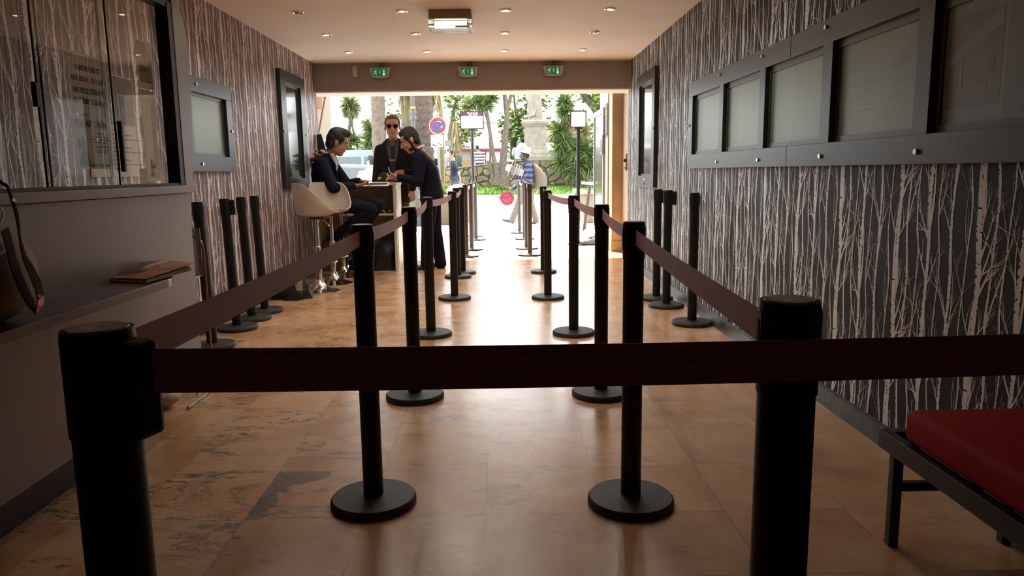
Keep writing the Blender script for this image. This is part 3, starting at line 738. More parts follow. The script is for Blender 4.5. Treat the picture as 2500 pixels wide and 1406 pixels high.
# ================================================================ BENCH
t = thing('bench', 'low black metal bench with red cushion along the wallpaper', 'bench', (1.42, 1.2, 0))
m_bench = mat('bench_black', (0.014, 0.014, 0.014), 0.42)
mb = MB(); bx0, bx1, by0, by1 = 1.222, 1.62, 0.35, 2.31
mb.box(bx0, bx0+0.035, by0, by1, 0.298, 0.357); mb.box(bx1-0.035, bx1, by0, by1, 0.298, 0.357); mb.box(bx0+0.035, bx1-0.035, by1-0.035, by1, 0.298, 0.357); mb.box(bx0+0.035, bx1-0.035, by0, by0+0.035, 0.298, 0.357)
mb.build('frame', m_bench, t, bevel=0.003)
for x in (bx0, bx1-0.032):
    for y in (2.235, 0.42):
        MB().box(x, x+0.032, y-0.032, y, 0, 0.298).build('leg', m_bench, t, bevel=0.004)
for y in (2.232, 0.417): MB().box(bx0+0.032, bx1-0.032, y-0.028, y, 0.185, 0.213).build('stretcher', m_bench, t, bevel=0.003)
m_redc = mat('cushion_red', (0.36, 0.004, 0.005), 0.75, spec=0.2, bump=0.35, bscale=7)
cu = MB().box(1.238, 1.618, by0+0.02, 2.20, 0.358, 0.462)
o = cu.build('cushion', m_redc, t, bevel=0.028, seg=4); o.data.shade_smooth()
MB().box(1.30, 1.60, by0+0.05, 2.27, 0.345, 0.357).build('seat_slats', m_bench, t)

# ================================================================ SIGN STANDS OUTSIDE
m_dk = mat('stand_dark', (0.022, 0.024, 0.026), 0.4); m_signw = mat('sign_white', (0.80, 0.80, 0.80), 0.5)
m_signt = bpy.data.materials.new('sign_translucent'); m_signt.use_nodes = True
_nt = m_signt.node_tree; _nt.nodes.remove(_nt.nodes['Principled BSDF'])
_d = N(m_signt, 'ShaderNodeBsdfDiffuse'); _d.inputs['Color'].default_value = (0.85, 0.85, 0.85, 1); _r = N(m_signt, 'ShaderNodeBsdfTranslucent'); _r.inputs['Color'].default_value = (0.85, 0.85, 0.85, 1)
_x = N(m_signt, 'ShaderNodeMixShader'); _x.inputs[0].default_value = 0.5; _nt.links.new(_d.outputs[0], _x.inputs[1]); _nt.links.new(_r.outputs[0], _x.inputs[2]); _nt.links.new(_x.outputs[0], _nt.nodes['Material Output'].inputs['Surface'])
def sign_stand(label, x, y, zt, w_, h_, header):
    t = thing('sign_stand', label, 'sign', (x, y, 0), 'sign stands on the pavement')
    MB().lathe([(0.001, 0), (0.17, 0), (0.175, 0.012), (0.17, 0.018), (0.05, 0.022), (0.001, 0.024)], (x, y, 0), 40).build('base', m_dk, t, smooth=True)
    MB().tube([(x, y, 0.02), (x, y, zt)], 0.030, 16).build('pole', m_dk, t, smooth=True)
    MB().box(x-0.06, x+0.06, y-0.02, y+0.02, zt-0.03, zt).build('bracket', m_dk, t)
    b = 0.017
    MB().box(x-w_/2, x+w_/2, y-0.012, y+0.012, zt, zt+b).box(x-w_/2, x+w_/2, y-0.012, y+0.012, zt+h_-b, zt+h_).box(x-w_/2, x-w_/2+b, y-0.012, y+0.012, zt+b, zt+h_-b).box(x+w_/2-b, x+w_/2, y-0.012, y+0.012, zt+b, zt+h_-b).build('panel_frame', m_dk, t)
    MB().quad((x-w_/2+b, y-0.010, zt+b), (x+w_/2-b, y-0.010, zt+b), (x+w_/2-b, y-0.010, zt+h_-b), (x-w_/2+b, y-0.010, zt+h_-b)).build('panel', m_signt, t)
    if header:
        hh = 0.075
        MB().box(x-w_/2+b, x+w_/2-b, y-0.0165, y-0.012, zt+h_-b-hh, zt+h_-b).build('header', mat('header_purple', (0.075, 0.035, 0.075), 0.5), t)
        RF = (PI/2, 0, 0); yy = y-0.0175
        text('MARCHÉ', 0.05, (x-0.09, yy, zt+h_-b-0.038), RF, m_signw, t, sx=1.0)
        text('DU FILM', 0.04, (x-0.06, yy, zt+h_-b-0.068), RF, m_signw, t, sx=1.1)
        text('Priority Badges', 0.042, (x-w_/2+0.035, yy+0.005, zt+h_-0.140), RF, m_inkg, t)
        text('purple strips', 0.034, (x-w_/2+0.035, yy+0.005, zt+h_-0.178), RF, m_inkg, t)
        mf = mat('ink_faded', (0.55, 0.55, 0.55), 0.6)
        text('Badges Prioritaires', 0.040, (x-w_/2+0.035, yy+0.005, zt+h_-0.228), RF, mf, t)
        text('bandes violettes', 0.034, (x-w_/2+0.035, yy+0.005, zt+h_-0.264), RF, mf, t)
    return t
sign_stand('dark sign stand headed marché du film, reading priority badges', -0.505, 14.05, 1.985, 0.435, 0.325, True)
sign_stand('dark sign stand with a blank white square panel', 1.265, 12.2, 1.885, 0.262, 0.268, False)
# belt on the far right of the pavement, running to a wall clip
t = thing('barrier_post', 'dark barrier post behind blank sign stand with short plum belt', 'barrier post', (2.05, 14.2, 0))
MB().lathe([(0.001, 0), (0.17, 0), (0.175, 0.012), (0.001, 0.02)], (2.05, 14.2, 0), 32).build('base', m_brown, t)
MB().tube([(2.05, 14.2, 0.02), (2.05, 14.2, 1.02)], 0.035, 16).build('pole', m_brown, t, smooth=True)
add_belt(t, (2.05, 14.2), (1.43, 13.6), 0.94, 0.985, sag=0.0)
# ================================================================ THE STREET AND THE SQUARE
def gz(y): return 0.0 if y < 18 else (0.14*(y-18)/12 if y < 30 else 0.14)
m_pave = mat('pavement_pale', (0.52, 0.50, 0.47), 0.9, vary=0.08, vscale=1.5)
m_road = mat('road_pale', (0.36, 0.36, 0.37), 0.9, vary=0.08, vscale=1.5)
mb = MB(); mb.add([(-40, 11.15, -0.002), (40, 11.15, -0.002), (40, 18, 0), (-40, 18, 0)], [(0, 1, 2, 3)])
mb.add([(-40, 9.6, -0.05), (XL-.1, 9.6, -0.05), (XL-.1, 11.15, -0.003), (-40, 11.15, -0.003)], [(0, 1, 2, 3)])
struct('pavement', mb, m_pave)
mb = MB(); mb.add([(-40, 18, 0), (40, 18, 0), (40, 30, 0.14), (-40, 30, 0.14)], [(0, 1, 2, 3)]); struct('road', mb, m_road)
m_kerb = mat('kerb_stone', (0.42, 0.39, 0.34), 0.9, vary=0.15, vscale=5)
mb = MB(); x = -20.0
while x < 20: mb.box(x, x+0.985, 30, 30.18, 0.10, 0.275); x += 1.0
struct('kerb', mb, m_kerb)
m_grass = mat('lawn_green', (0.085, 0.17, 0.013), 0.9, vary=0.35, vscale=3.0)
mb = MB(); mb.add([(-20, 30.18, 0.27), (20, 30.18, 0.27), (20, 34.1, 0.56), (-20, 34.1, 0.56)], [(0, 1, 2, 3)]); struct('lawn', mb, m_grass)
mb = MB(); r = random.Random(5)
for i in range(5200):
    x = r.uniform(-3.0, 5.2); y = r.uniform(30.25, 33.85); z = 0.27+(y-30.18)*0.074; h = r.uniform(0.04, 0.10); a = r.uniform(0, PI); c, s_ = math.cos(a)*0.018, math.sin(a)*0.018
    mb.add([(x-c, y-s_, z), (x+c, y+s_, z), (x+r.uniform(-.04, .04), y+r.uniform(-.04, .04), z+h)], [(0, 1, 2)])
tag(mb.build('grass', m_grass), 'short bright grass between the kerb and the rubble wall', 'grass', kind='stuff')
ALB[0] = 0.42
# rubble stone wall, polygonal stones with dark joints
def stone_mat():
    m = bpy.data.materials.new('rubble_stone'); m.use_nodes = True; L = m.node_tree.links.new; b = m.node_tree.nodes['Principled BSDF']
    tc = N(m, 'ShaderNodeTexCoord'); mp = N(m, 'ShaderNodeMapping'); mp.inputs['Scale'].default_value = (2.3, 0.0, 2.9); L(tc.outputs['Object'], mp.inputs['Vector'])
    v = N(m, 'ShaderNodeTexVoronoi', feature='DISTANCE_TO_EDGE', Scale=1.0); L(mp.outputs[0], v.inputs['Vector'])
    v2 = N(m, 'ShaderNodeTexVoronoi', feature='F1', Scale=1.0); L(mp.outputs[0], v2.inputs['Vector'])
    n = N(m, 'ShaderNodeTexNoise', Scale=7.0, Detail=6.0); L(tc.outputs['Object'], n.inputs['Vector'])
    c1 = ramp(m, [(0.3, (0.115, 0.088, 0.055)), (0.5, (0.22, 0.18, 0.12)), (0.75, (0.32, 0.27, 0.20))]); L(n.outputs['Fac'], c1.inputs['Fac'])
    hs = N(m, 'ShaderNodeHueSaturation'); L(c1.outputs['Color'], hs.inputs['Color'])
    sp = N(m, 'ShaderNodeSeparateXYZ'); L(v2.outputs['Color'], sp.inputs[0])
    mr = N(m, 'ShaderNodeMapRange'); mr.inputs['To Min'].default_value = 0.7; mr.inputs['To Max'].default_value = 1.2; L(sp.outputs['X'], mr.inputs['Value']); L(mr.outputs[0], hs.inputs['Value'])
    j = ramp(m, [(0.025, (1, 1, 1)), (0.06, (0, 0, 0))]); L(v.outputs['Distance'], j.inputs['Fac'])
    mx = N(m, 'ShaderNodeMixRGB'); L(j.outputs['Color'], mx.inputs['Fac']); L(hs.outputs['Color'], mx.inputs['Color1']); mx.inputs['Color2'].default_value = (0.04, 0.03, 0.018, 1)
    L(mx.outputs[0], b.inputs['Base Color']); b.inputs['Roughness'].default_value = 0.95
    h = ramp(m, [(0.0, (0, 0, 0)), (0.16, (1, 1, 1))]); L(v.outputs['Distance'], h.inputs['Fac'])
    bp = N(m, 'ShaderNodeBump'); bp.inputs['Strength'].default_value = 1.0; bp.inputs['Distance'].default_value = 0.06; L(h.outputs['Color'], bp.inputs['Height']); L(bp.outputs[0], b.inputs['Normal'])
    return m
m_rub = stone_mat()
def wtop(x): return 1.26 + max(0, min(1, (x+3.2)/4.2))*0.42
mb = MB(); xs = [-20+i*0.5 for i in range(81)]
for x0, x1 in zip(xs, xs[1:]):
    mb.add([(x0, 34, 0.3), (x1, 34, 0.3), (x1, 34, wtop(x1)), (x0, 34, wtop(x0)), (x0, 34.55, wtop(x0)), (x1, 34.55, wtop(x1)), (x0, 34.55, 0.3), (x1, 34.55, 0.3)], [(0, 1, 2, 3), (3, 2, 5, 4), (4, 5, 7, 6)])
struct('rubble_wall', mb, m_rub)
m_cop = mat('coping_pale', (0.60, 0.57, 0.50), 0.9, vary=0.08)
mb = MB()
for x0, x1 in zip(xs, xs[1:]):
    a, b2 = wtop(x0), wtop(x1)
    mb.add([(x0, 33.96, a), (x1, 33.96, b2), (x1, 33.96, b2+0.05), (x0, 33.96, a+0.05), (x0, 34.6, a+0.05), (x1, 34.6, b2+0.05)], [(0, 1, 2, 3), (3, 2, 5, 4)])
struct('wall_coping', mb, m_cop)
mb = MB(); mb.add([(-45, 34.55, 1.18), (45, 34.55, 1.18), (45, 120, 1.6), (-45, 120, 1.6)], [(0, 1, 2, 3)]); struct('square_ground', mb, mat('square_gravel', (0.58, 0.54, 0.47), 0.95, vary=0.06))

# ---- beside the doorway, right
m_cream = mat('panel_cream', (0.95, 0.80, 0.62), 0.45, vary=0.08, vscale=1.6)
m_or = mat('marble_orange', (0.95, 0.66, 0.38), 0.5, vary=0.22, vscale=2.0)
m_pink = mat('render_pink', (0.75, 0.62, 0.56), 0.8, vary=0.05)
mb = MB(); mb.box(1.80, 1.84, YE+0.1, 11.1, 0, 2.62); dr = struct('door_1', mb, m_cream)
h = MB().box(1.788, 1.80, 10.66, 10.74, 1.19, 1.43).build('handle_plate', mat('brushed_steel', (0.42, 0.38, 0.34), 0.35, metal=0.9)); attach(h, dr)
k = MB().ell((1.77, 10.69, 1.335), 0.026).tube([(1.788, 10.69, 1.335), (1.77, 10.69, 1.335)], 0.012).build('door_knob', mat('knob_bronze', (0.20, 0.12, 0.07), 0.3, metal=0.9), smooth=True); attach(k, dr)
k = MB().tube([(1.79, 10.7, 1.23), (1.765, 10.7, 1.23), (1.765, 10.62, 1.235)], 0.009).build('key_lever', MAT['brushed_steel'], smooth=True); attach(k, dr)
struct('trim_3', MB().box(XR+0.001, 1.80, YE+0.1, YE+0.14, 0, 2.25), mat('wall_return', (0.5, 0.47, 0.44), 0.8))
mb = MB(); mb.box(1.645, 1.795, 11.06, 11.40, 0.16, 2.62); struct('column_marble', mb, m_or)
struct('column_plinth', MB().box(1.638, 1.80, 11.045, 11.40, 0, 0.157), m_or)
struct('pillar_pink', MB().box(1.63, 1.66, 11.40, 12.3, 0, 2.9), m_pink)
struct('facade_right', MB().box(1.70, 7.0, 11.2, 11.6, 0, 6.5), m_facade)
m_aw = mat('door_aluminium', (0.62, 0.63, 0.62), 0.4); m_gp = mat('door_glass_grey', (0.14, 0.16, 0.14), 0.12, spec=0.6)
t = thing('door_2', 'open white framed grey glass door leaf on right pavement', 'door', (1.62, 12.3, 0), kind='structure')
mb = MB(); X0 = 1.600; mb.box(X0, X0+.04, 11.72, 11.79, 0.02, 2.16); mb.box(X0, X0+.04, 12.85, 12.92, 0.02, 2.16); mb.box(X0, X0+.04, 11.79, 12.85, 2.08, 2.16); mb.box(X0, X0+.04, 11.79, 12.85, 0.02, 0.14)
mb.build('door_frame', m_aw, t); MB().box(X0+.015, X0+.022, 11.79, 12.85, 0.14, 2.08).build('glass', m_gp, t)
t = thing('wall_poster', 'narrow black notice with red and yellow bands on pink pillar', 'poster', (1.625, 11.6, 1.72))
MB().box(1.622, 1.628, 11.42, 11.68, 1.72, 2.20).build('sheet', mat('notice_black', (0.10, 0.10, 0.10), 0.6), t)
MB().box(1.6205, 1.622, 11.44, 11.66, 2.13, 2.18).build('red_band', mat('band_red', (0.5, 0.06, 0.06), 0.6), t)
MB().box(1.6205, 1.622, 11.44, 11.66, 2.035, 2.05).build('yellow_band', mat('band_yellow', (0.75, 0.55, 0.03), 0.6), t)
mb = MB()
for k in range(4): mb.box(1.6205, 1.622, 11.46+k*.05, 11.485+k*.05, 2.06, 2.11)
for k in range(12): mb.box(1.6205, 1.622, 11.45, 11.62-0.03*(k*5 % 3), 2.0-0.022*k, 2.009-0.022*k)
mb.build('small_print', mat('print_pale', (0.5, 0.5, 0.5), 0.6), t)
t = thing('plastic_pocket', 'clear plastic pocket with dark leaflet hung on glass door', 'leaflet holder', (1.59, 11.75, 1.42))
MB().box(1.585, 1.598, 11.70, 11.98, 1.45, 1.74).build('pocket', mat('pocket_plastic', (0.55, 0.52, 0.56), 0.15), t)
MB().box(1.583, 1.585, 11.74, 11.94, 1.48, 1.68).build('leaflet', mat('leaflet_violet', (0.18, 0.14, 0.20), 0.4, vary=0.7, vscale=14), t)
# ---- beside the doorway, left
struct('facade_left', MB().box(-2.86, -2.76, 9.75, 12.55, -0.05, 6.5), mat('facade_white', (0.48, 0.41, 0.33), 0.85, vary=0.05))
struct('wall_end', MB().box(-2.76, XL-0.002, YE, YE+0.06, 0, 2.6), mat('wall_return_left', (0.6, 0.5, 0.4), 0.8))
t = thing('awning', 'folded orange awning with white arm on the left facade', 'awning', (-2.7, 10.7, 2.1))
m_awn = mat('awning_orange', (0.80, 0.30, 0.12), 0.7)
mb = MB(); mb.prism([(-2.76, 10.2, 2.14), (-2.50, 10.2, 2.10), (-2.48, 10.2, 2.40), (-2.76, 10.2, 2.62)], (0, 0.62, 0)); mb.build('fabric', m_awn, t)
mb = MB(); mb.tube([(-2.58, 11.4, 2.32), (-2.66, 11.15, 1.72)], 0.016, 8).tube([(-2.60, 11.4, 2.5), (-2.58, 11.4, 2.3)], 0.022, 8).tube([(-2.66, 11.15, 1.72), (-2.75, 11.1, 1.66)], 0.03, 8)
mb.build('arm', mat('arm_white', (0.75, 0.72, 0.68), 0.4), t)
t = thing('wooden_post', 'thin pale wooden post at the end of mauve wall', 'post', (-2.4, 9.75, 0))
MB().box(-2.36, -2.31, 9.67, 9.72, 0, 2.204).build('post', mat('wood_pale', (0.50, 0.36, 0.22), 0.6, vary=0.1), t)

# ---- planters, bin
m_pl = mat('planter_stone', (0.42, 0.33, 0.22), 0.9, vary=0.12, vscale=3, bump=0.2, bscale=25)
m_soil = mat('planter_soil', (0.10, 0.07, 0.04), 0.95)
def planter(label, x0, x1, y0, y1, h):
    t = thing('stone_planter', label, 'planter', ((x0+x1)/2, (y0+y1)/2, 0), 'stone planters on the pavement')
    mb = MB(); mb.prism([(x0+.05, y0+.05, 0), (x1-.05, y0+.05, 0), (x1-.05, y1-.05, 0), (x0+.05, y1-.05, 0)], (0, 0, h-0.08)); mb.build('body', m_pl, t, bevel=0.03)
    mb = MB(); mb.box(x0, x1, y0, y0+.14, h-.08, h); mb.box(x0, x1, y1-.14, y1, h-.08, h); mb.box(x0, x0+.14, y0+.14, y1-.14, h-.08, h); mb.box(x1-.14, x1, y0+.14, y1-.14, h-.08, h); mb.build('rim', mat('planter_rim', (0.58, 0.45, 0.34), 0.85), t)
    MB().box(x0+.13, x1-.13, y0+.13, y1-.13, h-.08, h-.03).build('soil', m_soil, t)
    return t
planter('long buff stone planter on left pavement with yellow green plant', -2.7, -0.72, 17.2, 22.0, 0.70)
planter('buff stone planter on right pavement behind the tilted post', 1.87, 3.6, 17.2, 19.5, 0.74)
def leafcloud(mb, c, rad, n, size, r, flat=0.0):
    for _ in range(n):
        while True:
            p = Vector((r.uniform(-1, 1), r.uniform(-1, 1), r.uniform(-1, 1)))
            if p.length <= 1: break
        p = Vector((c[0]+p.x*rad[0], c[1]+p.y*rad[1], c[2]+p.z*rad[2]))
        q = Matrix.Rotation(r.uniform(0, 6.28), 3, 'Z') @ Matrix.Rotation(r.uniform(-1.2, 1.2), 3, 'X')
        s_ = size*r.uniform(0.6, 1.3)
        mb.add([p+q@Vector(v) for v in ((-.5*s_, 0, 0), (0, -.42*s_, .06*s_), (.5*s_, -.1*s_, 0), (.35*s_, .4*s_, 0), (-.2*s_, .45*s_, .05*s_)) ], [(0, 1, 2, 3, 4)])
def blade(mb, base, dirv, ln, wd, droop, r, segs=4):
    p = Vector(base); d = Vector(dirv).normalized(); side = d.cross(Vector((r.uniform(-1, 1), r.uniform(-1, 1), 0.6)))
    if side.length < 0.05: side = Vector((1, 0, 0))
    side.normalize(); L = []
    for i in range(segs+1):
        t = i/segs; ww = wd*(0.55+0.45*math.sin(PI*min(1, t*1.2+0.15)))*(1-t*t*0.95)
        L.append((p-side*ww/2, p+side*ww/2)); d = (d + Vector((0, 0, -droop/segs))).normalized(); p = p + d*ln/segs
    for a, b in zip(L, L[1:]): mb.add([a[0], a[1], b[1], b[0]], [(0, 1, 2, 3)])
m_yg = mat('leaf_yellow_green', (0.42, 0.48, 0.05), 0.6, vary=0.35, vscale=12)
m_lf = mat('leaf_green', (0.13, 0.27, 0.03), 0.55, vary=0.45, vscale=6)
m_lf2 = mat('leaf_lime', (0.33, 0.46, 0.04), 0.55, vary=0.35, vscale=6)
m_bl = mat('blade_green', (0.15, 0.25, 0.07), 0.5, vary=0.45, vscale=7)
m_bll = mat('blade_bright', (0.42, 0.55, 0.14), 0.5, vary=0.3, vscale=7)
m_bly = mat('blade_straw', (0.50, 0.42, 0.16), 0.7, vary=0.3, vscale=7)
m_bark = mat('bark_grey', (0.24, 0.19, 0.145), 0.9, vary=0.3, vscale=9, bump=0.5, bscale=18)
m_bark2 = mat('bark_palm', (0.17, 0.125, 0.10), 0.95, vary=0.45, vscale=16, bump=0.8, bscale=30)
t = thing('croton_bush', 'small yellow green bush growing in long left planter', 'bush', (-1.25, 17.9, 0.66))
mb = MB(); r = random.Random(3)
for _ in range(150): blade(mb, (-1.25+r.uniform(-.22, .22), 17.8+r.uniform(-.3, .3), 0.66), (r.uniform(-.5, .5), r.uniform(-.5, .5), 1), r.uniform(.15, .42), 0.045, 0.5, r)
mb.build('foliage', m_yg, t)
t = thing('rubbish_bin', 'pale grey rubbish bin with a domed lid by planter', 'bin', (-0.95, 16.75, 0))
MB().lathe([(0.001, 0.04), (0.20, 0.04), (0.235, 0.75), (0.001, 0.75)], (-0.95, 16.75, 0), 28).build('body', mat('bin_grey', (0.25, 0.265, 0.26), 0.5), t, smooth=True)
MB().lathe([(0.001, 0.75), (0.27, 0.75), (0.27, 0.80), (0.20, 0.88), (0.09, 0.93), (0.001, 0.94)], (-0.95, 16.75, 0), 28).build('lid', mat('bin_lid', (0.30, 0.32, 0.32), 0.4), t, smooth=True)
MB().lathe([(0.001, 0), (0.19, 0), (0.19, 0.04), (0.001, 0.04)], (-0.95, 16.75, 0), 24).build('foot', m_dk, t)

# ---- no parking sign
t = thing('road_sign', 'round no parking sign over sauf livraison plates on pole', 'road sign', (-1.81, 22.4, 0.05))
m_pole = mat('pole_galvanised', (0.42, 0.43, 0.43), 0.4, metal=0.4)
SY_ = 22.4
K = lambda x, z: (x*1.1429, 1.2+(z-1.2)*1.1429)
MB().tube([(-1.811, SY_+.045, 0.0), (-1.811, SY_+.045, 2.97)], 0.038, 12).build('pole', m_pole, t, smooth=True)
cx, cz, yy = -1.817, 2.562, SY_
def disc(x, z, r_, y, n=40): return [(x+r_*math.cos(2*PI*k/n), y, z+r_*math.sin(2*PI*k/n)) for k in range(n)]
MB().prism(disc(cx, cz, 0.257, yy), (0, 0.02, 0)).build('disc_white', mat('sign_edge_white', (0.75,)*3, 0.4), t)
MB().prism(disc(cx, cz, 0.234, yy-0.002), (0, 0.002, 0)).build('ring_red', mat('sign_red', (0.50, 0.03, 0.03), 0.4), t)
MB().prism(disc(cx, cz, 0.169, yy-0.004), (0, 0.002, 0)).build('face_blue', mat('sign_blue', (0.03, 0.11, 0.45), 0.4), t)
q = Matrix.Rotation(R(45), 3, 'Y'); MB().cbox((cx, yy-0.0055, cz), (0.185, 0.001, 0.023), q).build('bar_red', MAT['sign_red'], t)
mb = MB(); mb.cbox((cx+.045, yy-0.0062, cz+.12), (0.062, 0.0005, 0.013), Matrix.Rotation(R(10), 3, 'Y')); mb.cbox((cx+.115, yy-0.0062, cz-.035), (0.018, 0.0005, 0.025), q); mb.build('scuffs', m_signw, t)
MB().box(-2.029, -1.663, SY_, SY_+.01, 2.103, 2.291).build('plate', m_signw, t, bevel=0.004)
MB().box(-2.029, -1.674, SY_, SY_+.01, 1.949, 2.095).build('plate', m_signw, t, bevel=0.004)
text('SAUF', 0.071, (-1.846, SY_-.003, 2.217), (PI/2, 0, 0), m_inkg, t, align='CENTER')
text('LIVRAISON', 0.066, (-1.846, SY_-.003, 2.137), (PI/2, 0, 0), m_inkg, t, align='CENTER')
mb = MB(); yp = SY_-.002
def KP(pts): return [(K(a_, b_)[0], yp, K(a_, b_)[1]) for a_, b_ in pts]
mb.add(KP([(-1.745, 1.90), (-1.74, 1.935), (-1.70, 1.92), (-1.65, 1.905), (-1.62, 1.915), (-1.62, 1.895), (-1.66, 1.885)]), [tuple(range(7))])
mb.add(KP([(-1.60, 1.955), (-1.56, 1.945), (-1.49, 1.905), (-1.50, 1.89), (-1.57, 1.925), (-1.61, 1.935)]), [tuple(range(6))])
for a_, b_ in ((-1.72, 1.895), (-1.645, 1.89), (-1.50, 1.89)): mb.prism(disc(*K(a_, b_), 0.016, yp, 12), (0, -0.001, 0))
mb.build('tow_truck_pictogram', m_ink, t)
t = thing('small_plate_sign', 'little pale plate sign on pole behind no parking sign', 'sign', (-1.62, 25.0, 0.1))
MB().tube([(-1.60, 25, 0.05), (-1.60, 25, 2.4)], 0.03, 8).build('pole', m_pole, t); MB().box(-1.80, -1.58, 24.95, 24.96, 2.05, 2.25).build('plate', mat('plate_grey', (0.55, 0.57, 0.6), 0.5), t)

# ---- lamp post
t = thing('lamp_post', 'slim dark grey lamp post with yellow band before palms', 'lamp post', (-1.92, 17.0, 0))
m_lp = mat('lamp_post_grey', (0.12, 0.13, 0.145), 0.45)
c0 = (-1.92, 17.0, 0)
MB().lathe([(0.001, 0), (0.13, 0), (0.13, 0.2), (0.06, 0.35), (0.048, 2.2), (0.044, 2.22), (0.044, 6.0), (0.001, 6.0)], c0, 20).build('pole', m_lp, t, smooth=True)
MB().lathe([(0.04, 2.34), (0.075, 2.38), (0.075, 2.41), (0.055, 2.46), (0.075, 2.52), (0.075, 2.55), (0.05, 2.58), (0.04, 2.6)], c0, 20).build('collar', m_lp, t)
MB().lathe([(0.045, 2.60), (0.058, 2.60), (0.058, 2.655), (0.045, 2.655)], c0, 20).build('yellow_band', mat('tape_yellow', (0.80, 0.62, 0.03), 0.5), t)
MB().lathe([(0.05, 5.9), (0.2, 6.0), (0.22, 6.4), (0.05, 6.6), (0.001, 6.6)], c0, 16).build('lantern', m_lp, t)

# ---- palms
def frond(mb, base, az, ln, rise, r):
    p = Vector(base); d = Vector((math.cos(az)*math.cos(rise), math.sin(az)*math.cos(rise), math.sin(rise))); n = 14
    for i in range(n):
        q = p + d*ln/n
        s_ = d.cross(Vector((0, 0, 1))).normalized(); w_ = 0.55*math.sin(PI*(i+1.5)/(n+2))
        for sd in (-1, 1):
            mb.add([p, q, q+s_*sd*w_+Vector((0, 0, -w_*0.45))+d*0.2, p+s_*sd*w_*0.9+Vector((0, 0, -w_*0.45))+d*0.25], [(0, 1, 2)] if False else [(0, 1, 2, 3)])
        p = q; d = (d+Vector((0, 0, -0.13))).normalized()
def palm(label, x, y, r0, r1, h, seed, m, lean=0.0, skirt=False):
    r = random.Random(seed); t = thing('palm_tree', label, 'tree', (x, y, gz(y)), 'palm trees across the road')
    mb = MB(); n = 24; rs = []
    for k in range(int(h/0.12)+1):
        z = k*0.12; f = z/h; rad = (r0*(1-f)+r1*f)*(1+0.05*((k % 2)*2-1)*(1 if skirt else 0.35)) + (0.12*max(0, 1-z/0.5) if z < 0.5 else 0)
        rs.append([Vector((x+lean*f+rad*math.cos(a)*(1+0.03*math.sin(7*a+k)), y+rad*math.sin(a), gz(y)+z)) for a in [2*PI*i/n for i in range(n)]])
    mb.rings(rs).build('trunk', m, t, smooth=False)
    fb = MB()
    for k in range(26): frond(fb, (x+lean, y, gz(y)+h), k*2.4, r.uniform(2.0, 2.7), r.uniform(-0.4, 1.2), r)
    fb.build('fronds', m_bl, t)
    return t
palm('smooth grey palm trunk rising behind the man in sunglasses', -3.48, 22, 0.215, 0.185, 8.2, 1, m_bark)
palm('thick rough brown palm trunk beside the no parking sign', -2.37, 23.3, 0.35, 0.30, 7.6, 2, m_bark2, skirt=True)
palm('grey palm trunk half hidden behind the slim lamp post', -3.10, 26, 0.26, 0.23, 7.8, 4, m_bark)
# dead hanging fronds by the thick trunk
t = thing('hanging_fronds', 'dry straw coloured palm leaves hanging beside the thick trunk', 'palm leaves', (-2.0, 24.0, 0.07))
mb = MB(); r = random.Random(9)
for cx_, cz_, n_, sp in ((-2.05, 3.9, 70, .22), (-1.38, 2.75, 55, .14), (-3.0, 4.0, 60, .35)):
    for _ in range(n_): blade(mb, (cx_+r.uniform(-sp, sp)*.5, 24+r.uniform(-.3, .3), cz_), (r.uniform(-.25, .25), r.uniform(-.2, .2), -1), r.uniform(.7, 1.5), 0.05, 0.3, r, 3)
mb.tube([(-1.9, 24.4, 0.05), (-1.85, 24.3, 2.8), (-2.0, 24.2, 4.6)], [0.10, 0.09, 0.08], 8)
mb.build('leaves', m_bly, t)

# ---- spiky cordylines
def head_of_blades(mb, c, rad, n, r, up=0.35, droop=1.2, wd=0.045, down=-0.9):
    for _ in range(n):
        az = r.uniform(0, 2*PI); e = r.uniform(down, 1.3); mb.k = 1 if r.random() < 0.35 else 0
        blade(mb, c, (math.cos(az)*math.cos(e), math.sin(az)*math.cos(e), math.sin(e)+up*0.2), rad*r.uniform(0.7, 1.15), wd*1.7, droop*0.42*r.uniform(0.4, 1.2), r, 4)
def cordyline(label, stems, heads, seed, m=None, extra=None, group='spiky cordyline trees across the road'):
    r = random.Random(seed); b0 = stems[0][0][0]
    t = thing('cordyline_tree', label, 'tree', b0, group)
    mb = MB()
    for pts, rad in stems: mb.tube(pts, rad, 9)
    mb.build('stems', m_bark, t, smooth=True)
    mb = MB()
    for c, rad, n, dr in heads: head_of_blades(mb, c, rad, n, r, droop=dr, wd=0.05*max(0.8, rad))
    mb.build('blades', [m or m_bl, m_bll], t)
    if extra:
        mb = MB()
        for c, rad, n, dr in extra: head_of_blades(mb, c, rad, n, r, droop=dr, wd=0.05, down=-1.5)
        mb.build('dry_blades', [m_bly, m_bly], t)
    return t
def A(px, py, Y): return at(px, py, Y=Y)
Y = 30.0
cordyline('tall slim cordyline with drooping head left of palms', [([A(846, 476, Y), A(848, 380, Y), A(850, 330, Y), A(856, 290, Y), A(855, 262, Y)], [.07, .06, .06, .07, .10]), ([A(846, 380, Y), A(866, 340, Y), A(858, 295, Y)], [.05, .045, .05])],
    [(A(855, 262, Y), 0.62, 330, 1.9), (A(862, 345, Y), 0.62, 170, 1.2), (A(846, 372, Y), 0.55, 160, 1.6)], 11, extra=[(A(858, 270, Y), 0.5, 150, 2.0), (A(848, 248, Y), 0.45, 60, 0.6)])
Y = 31.0
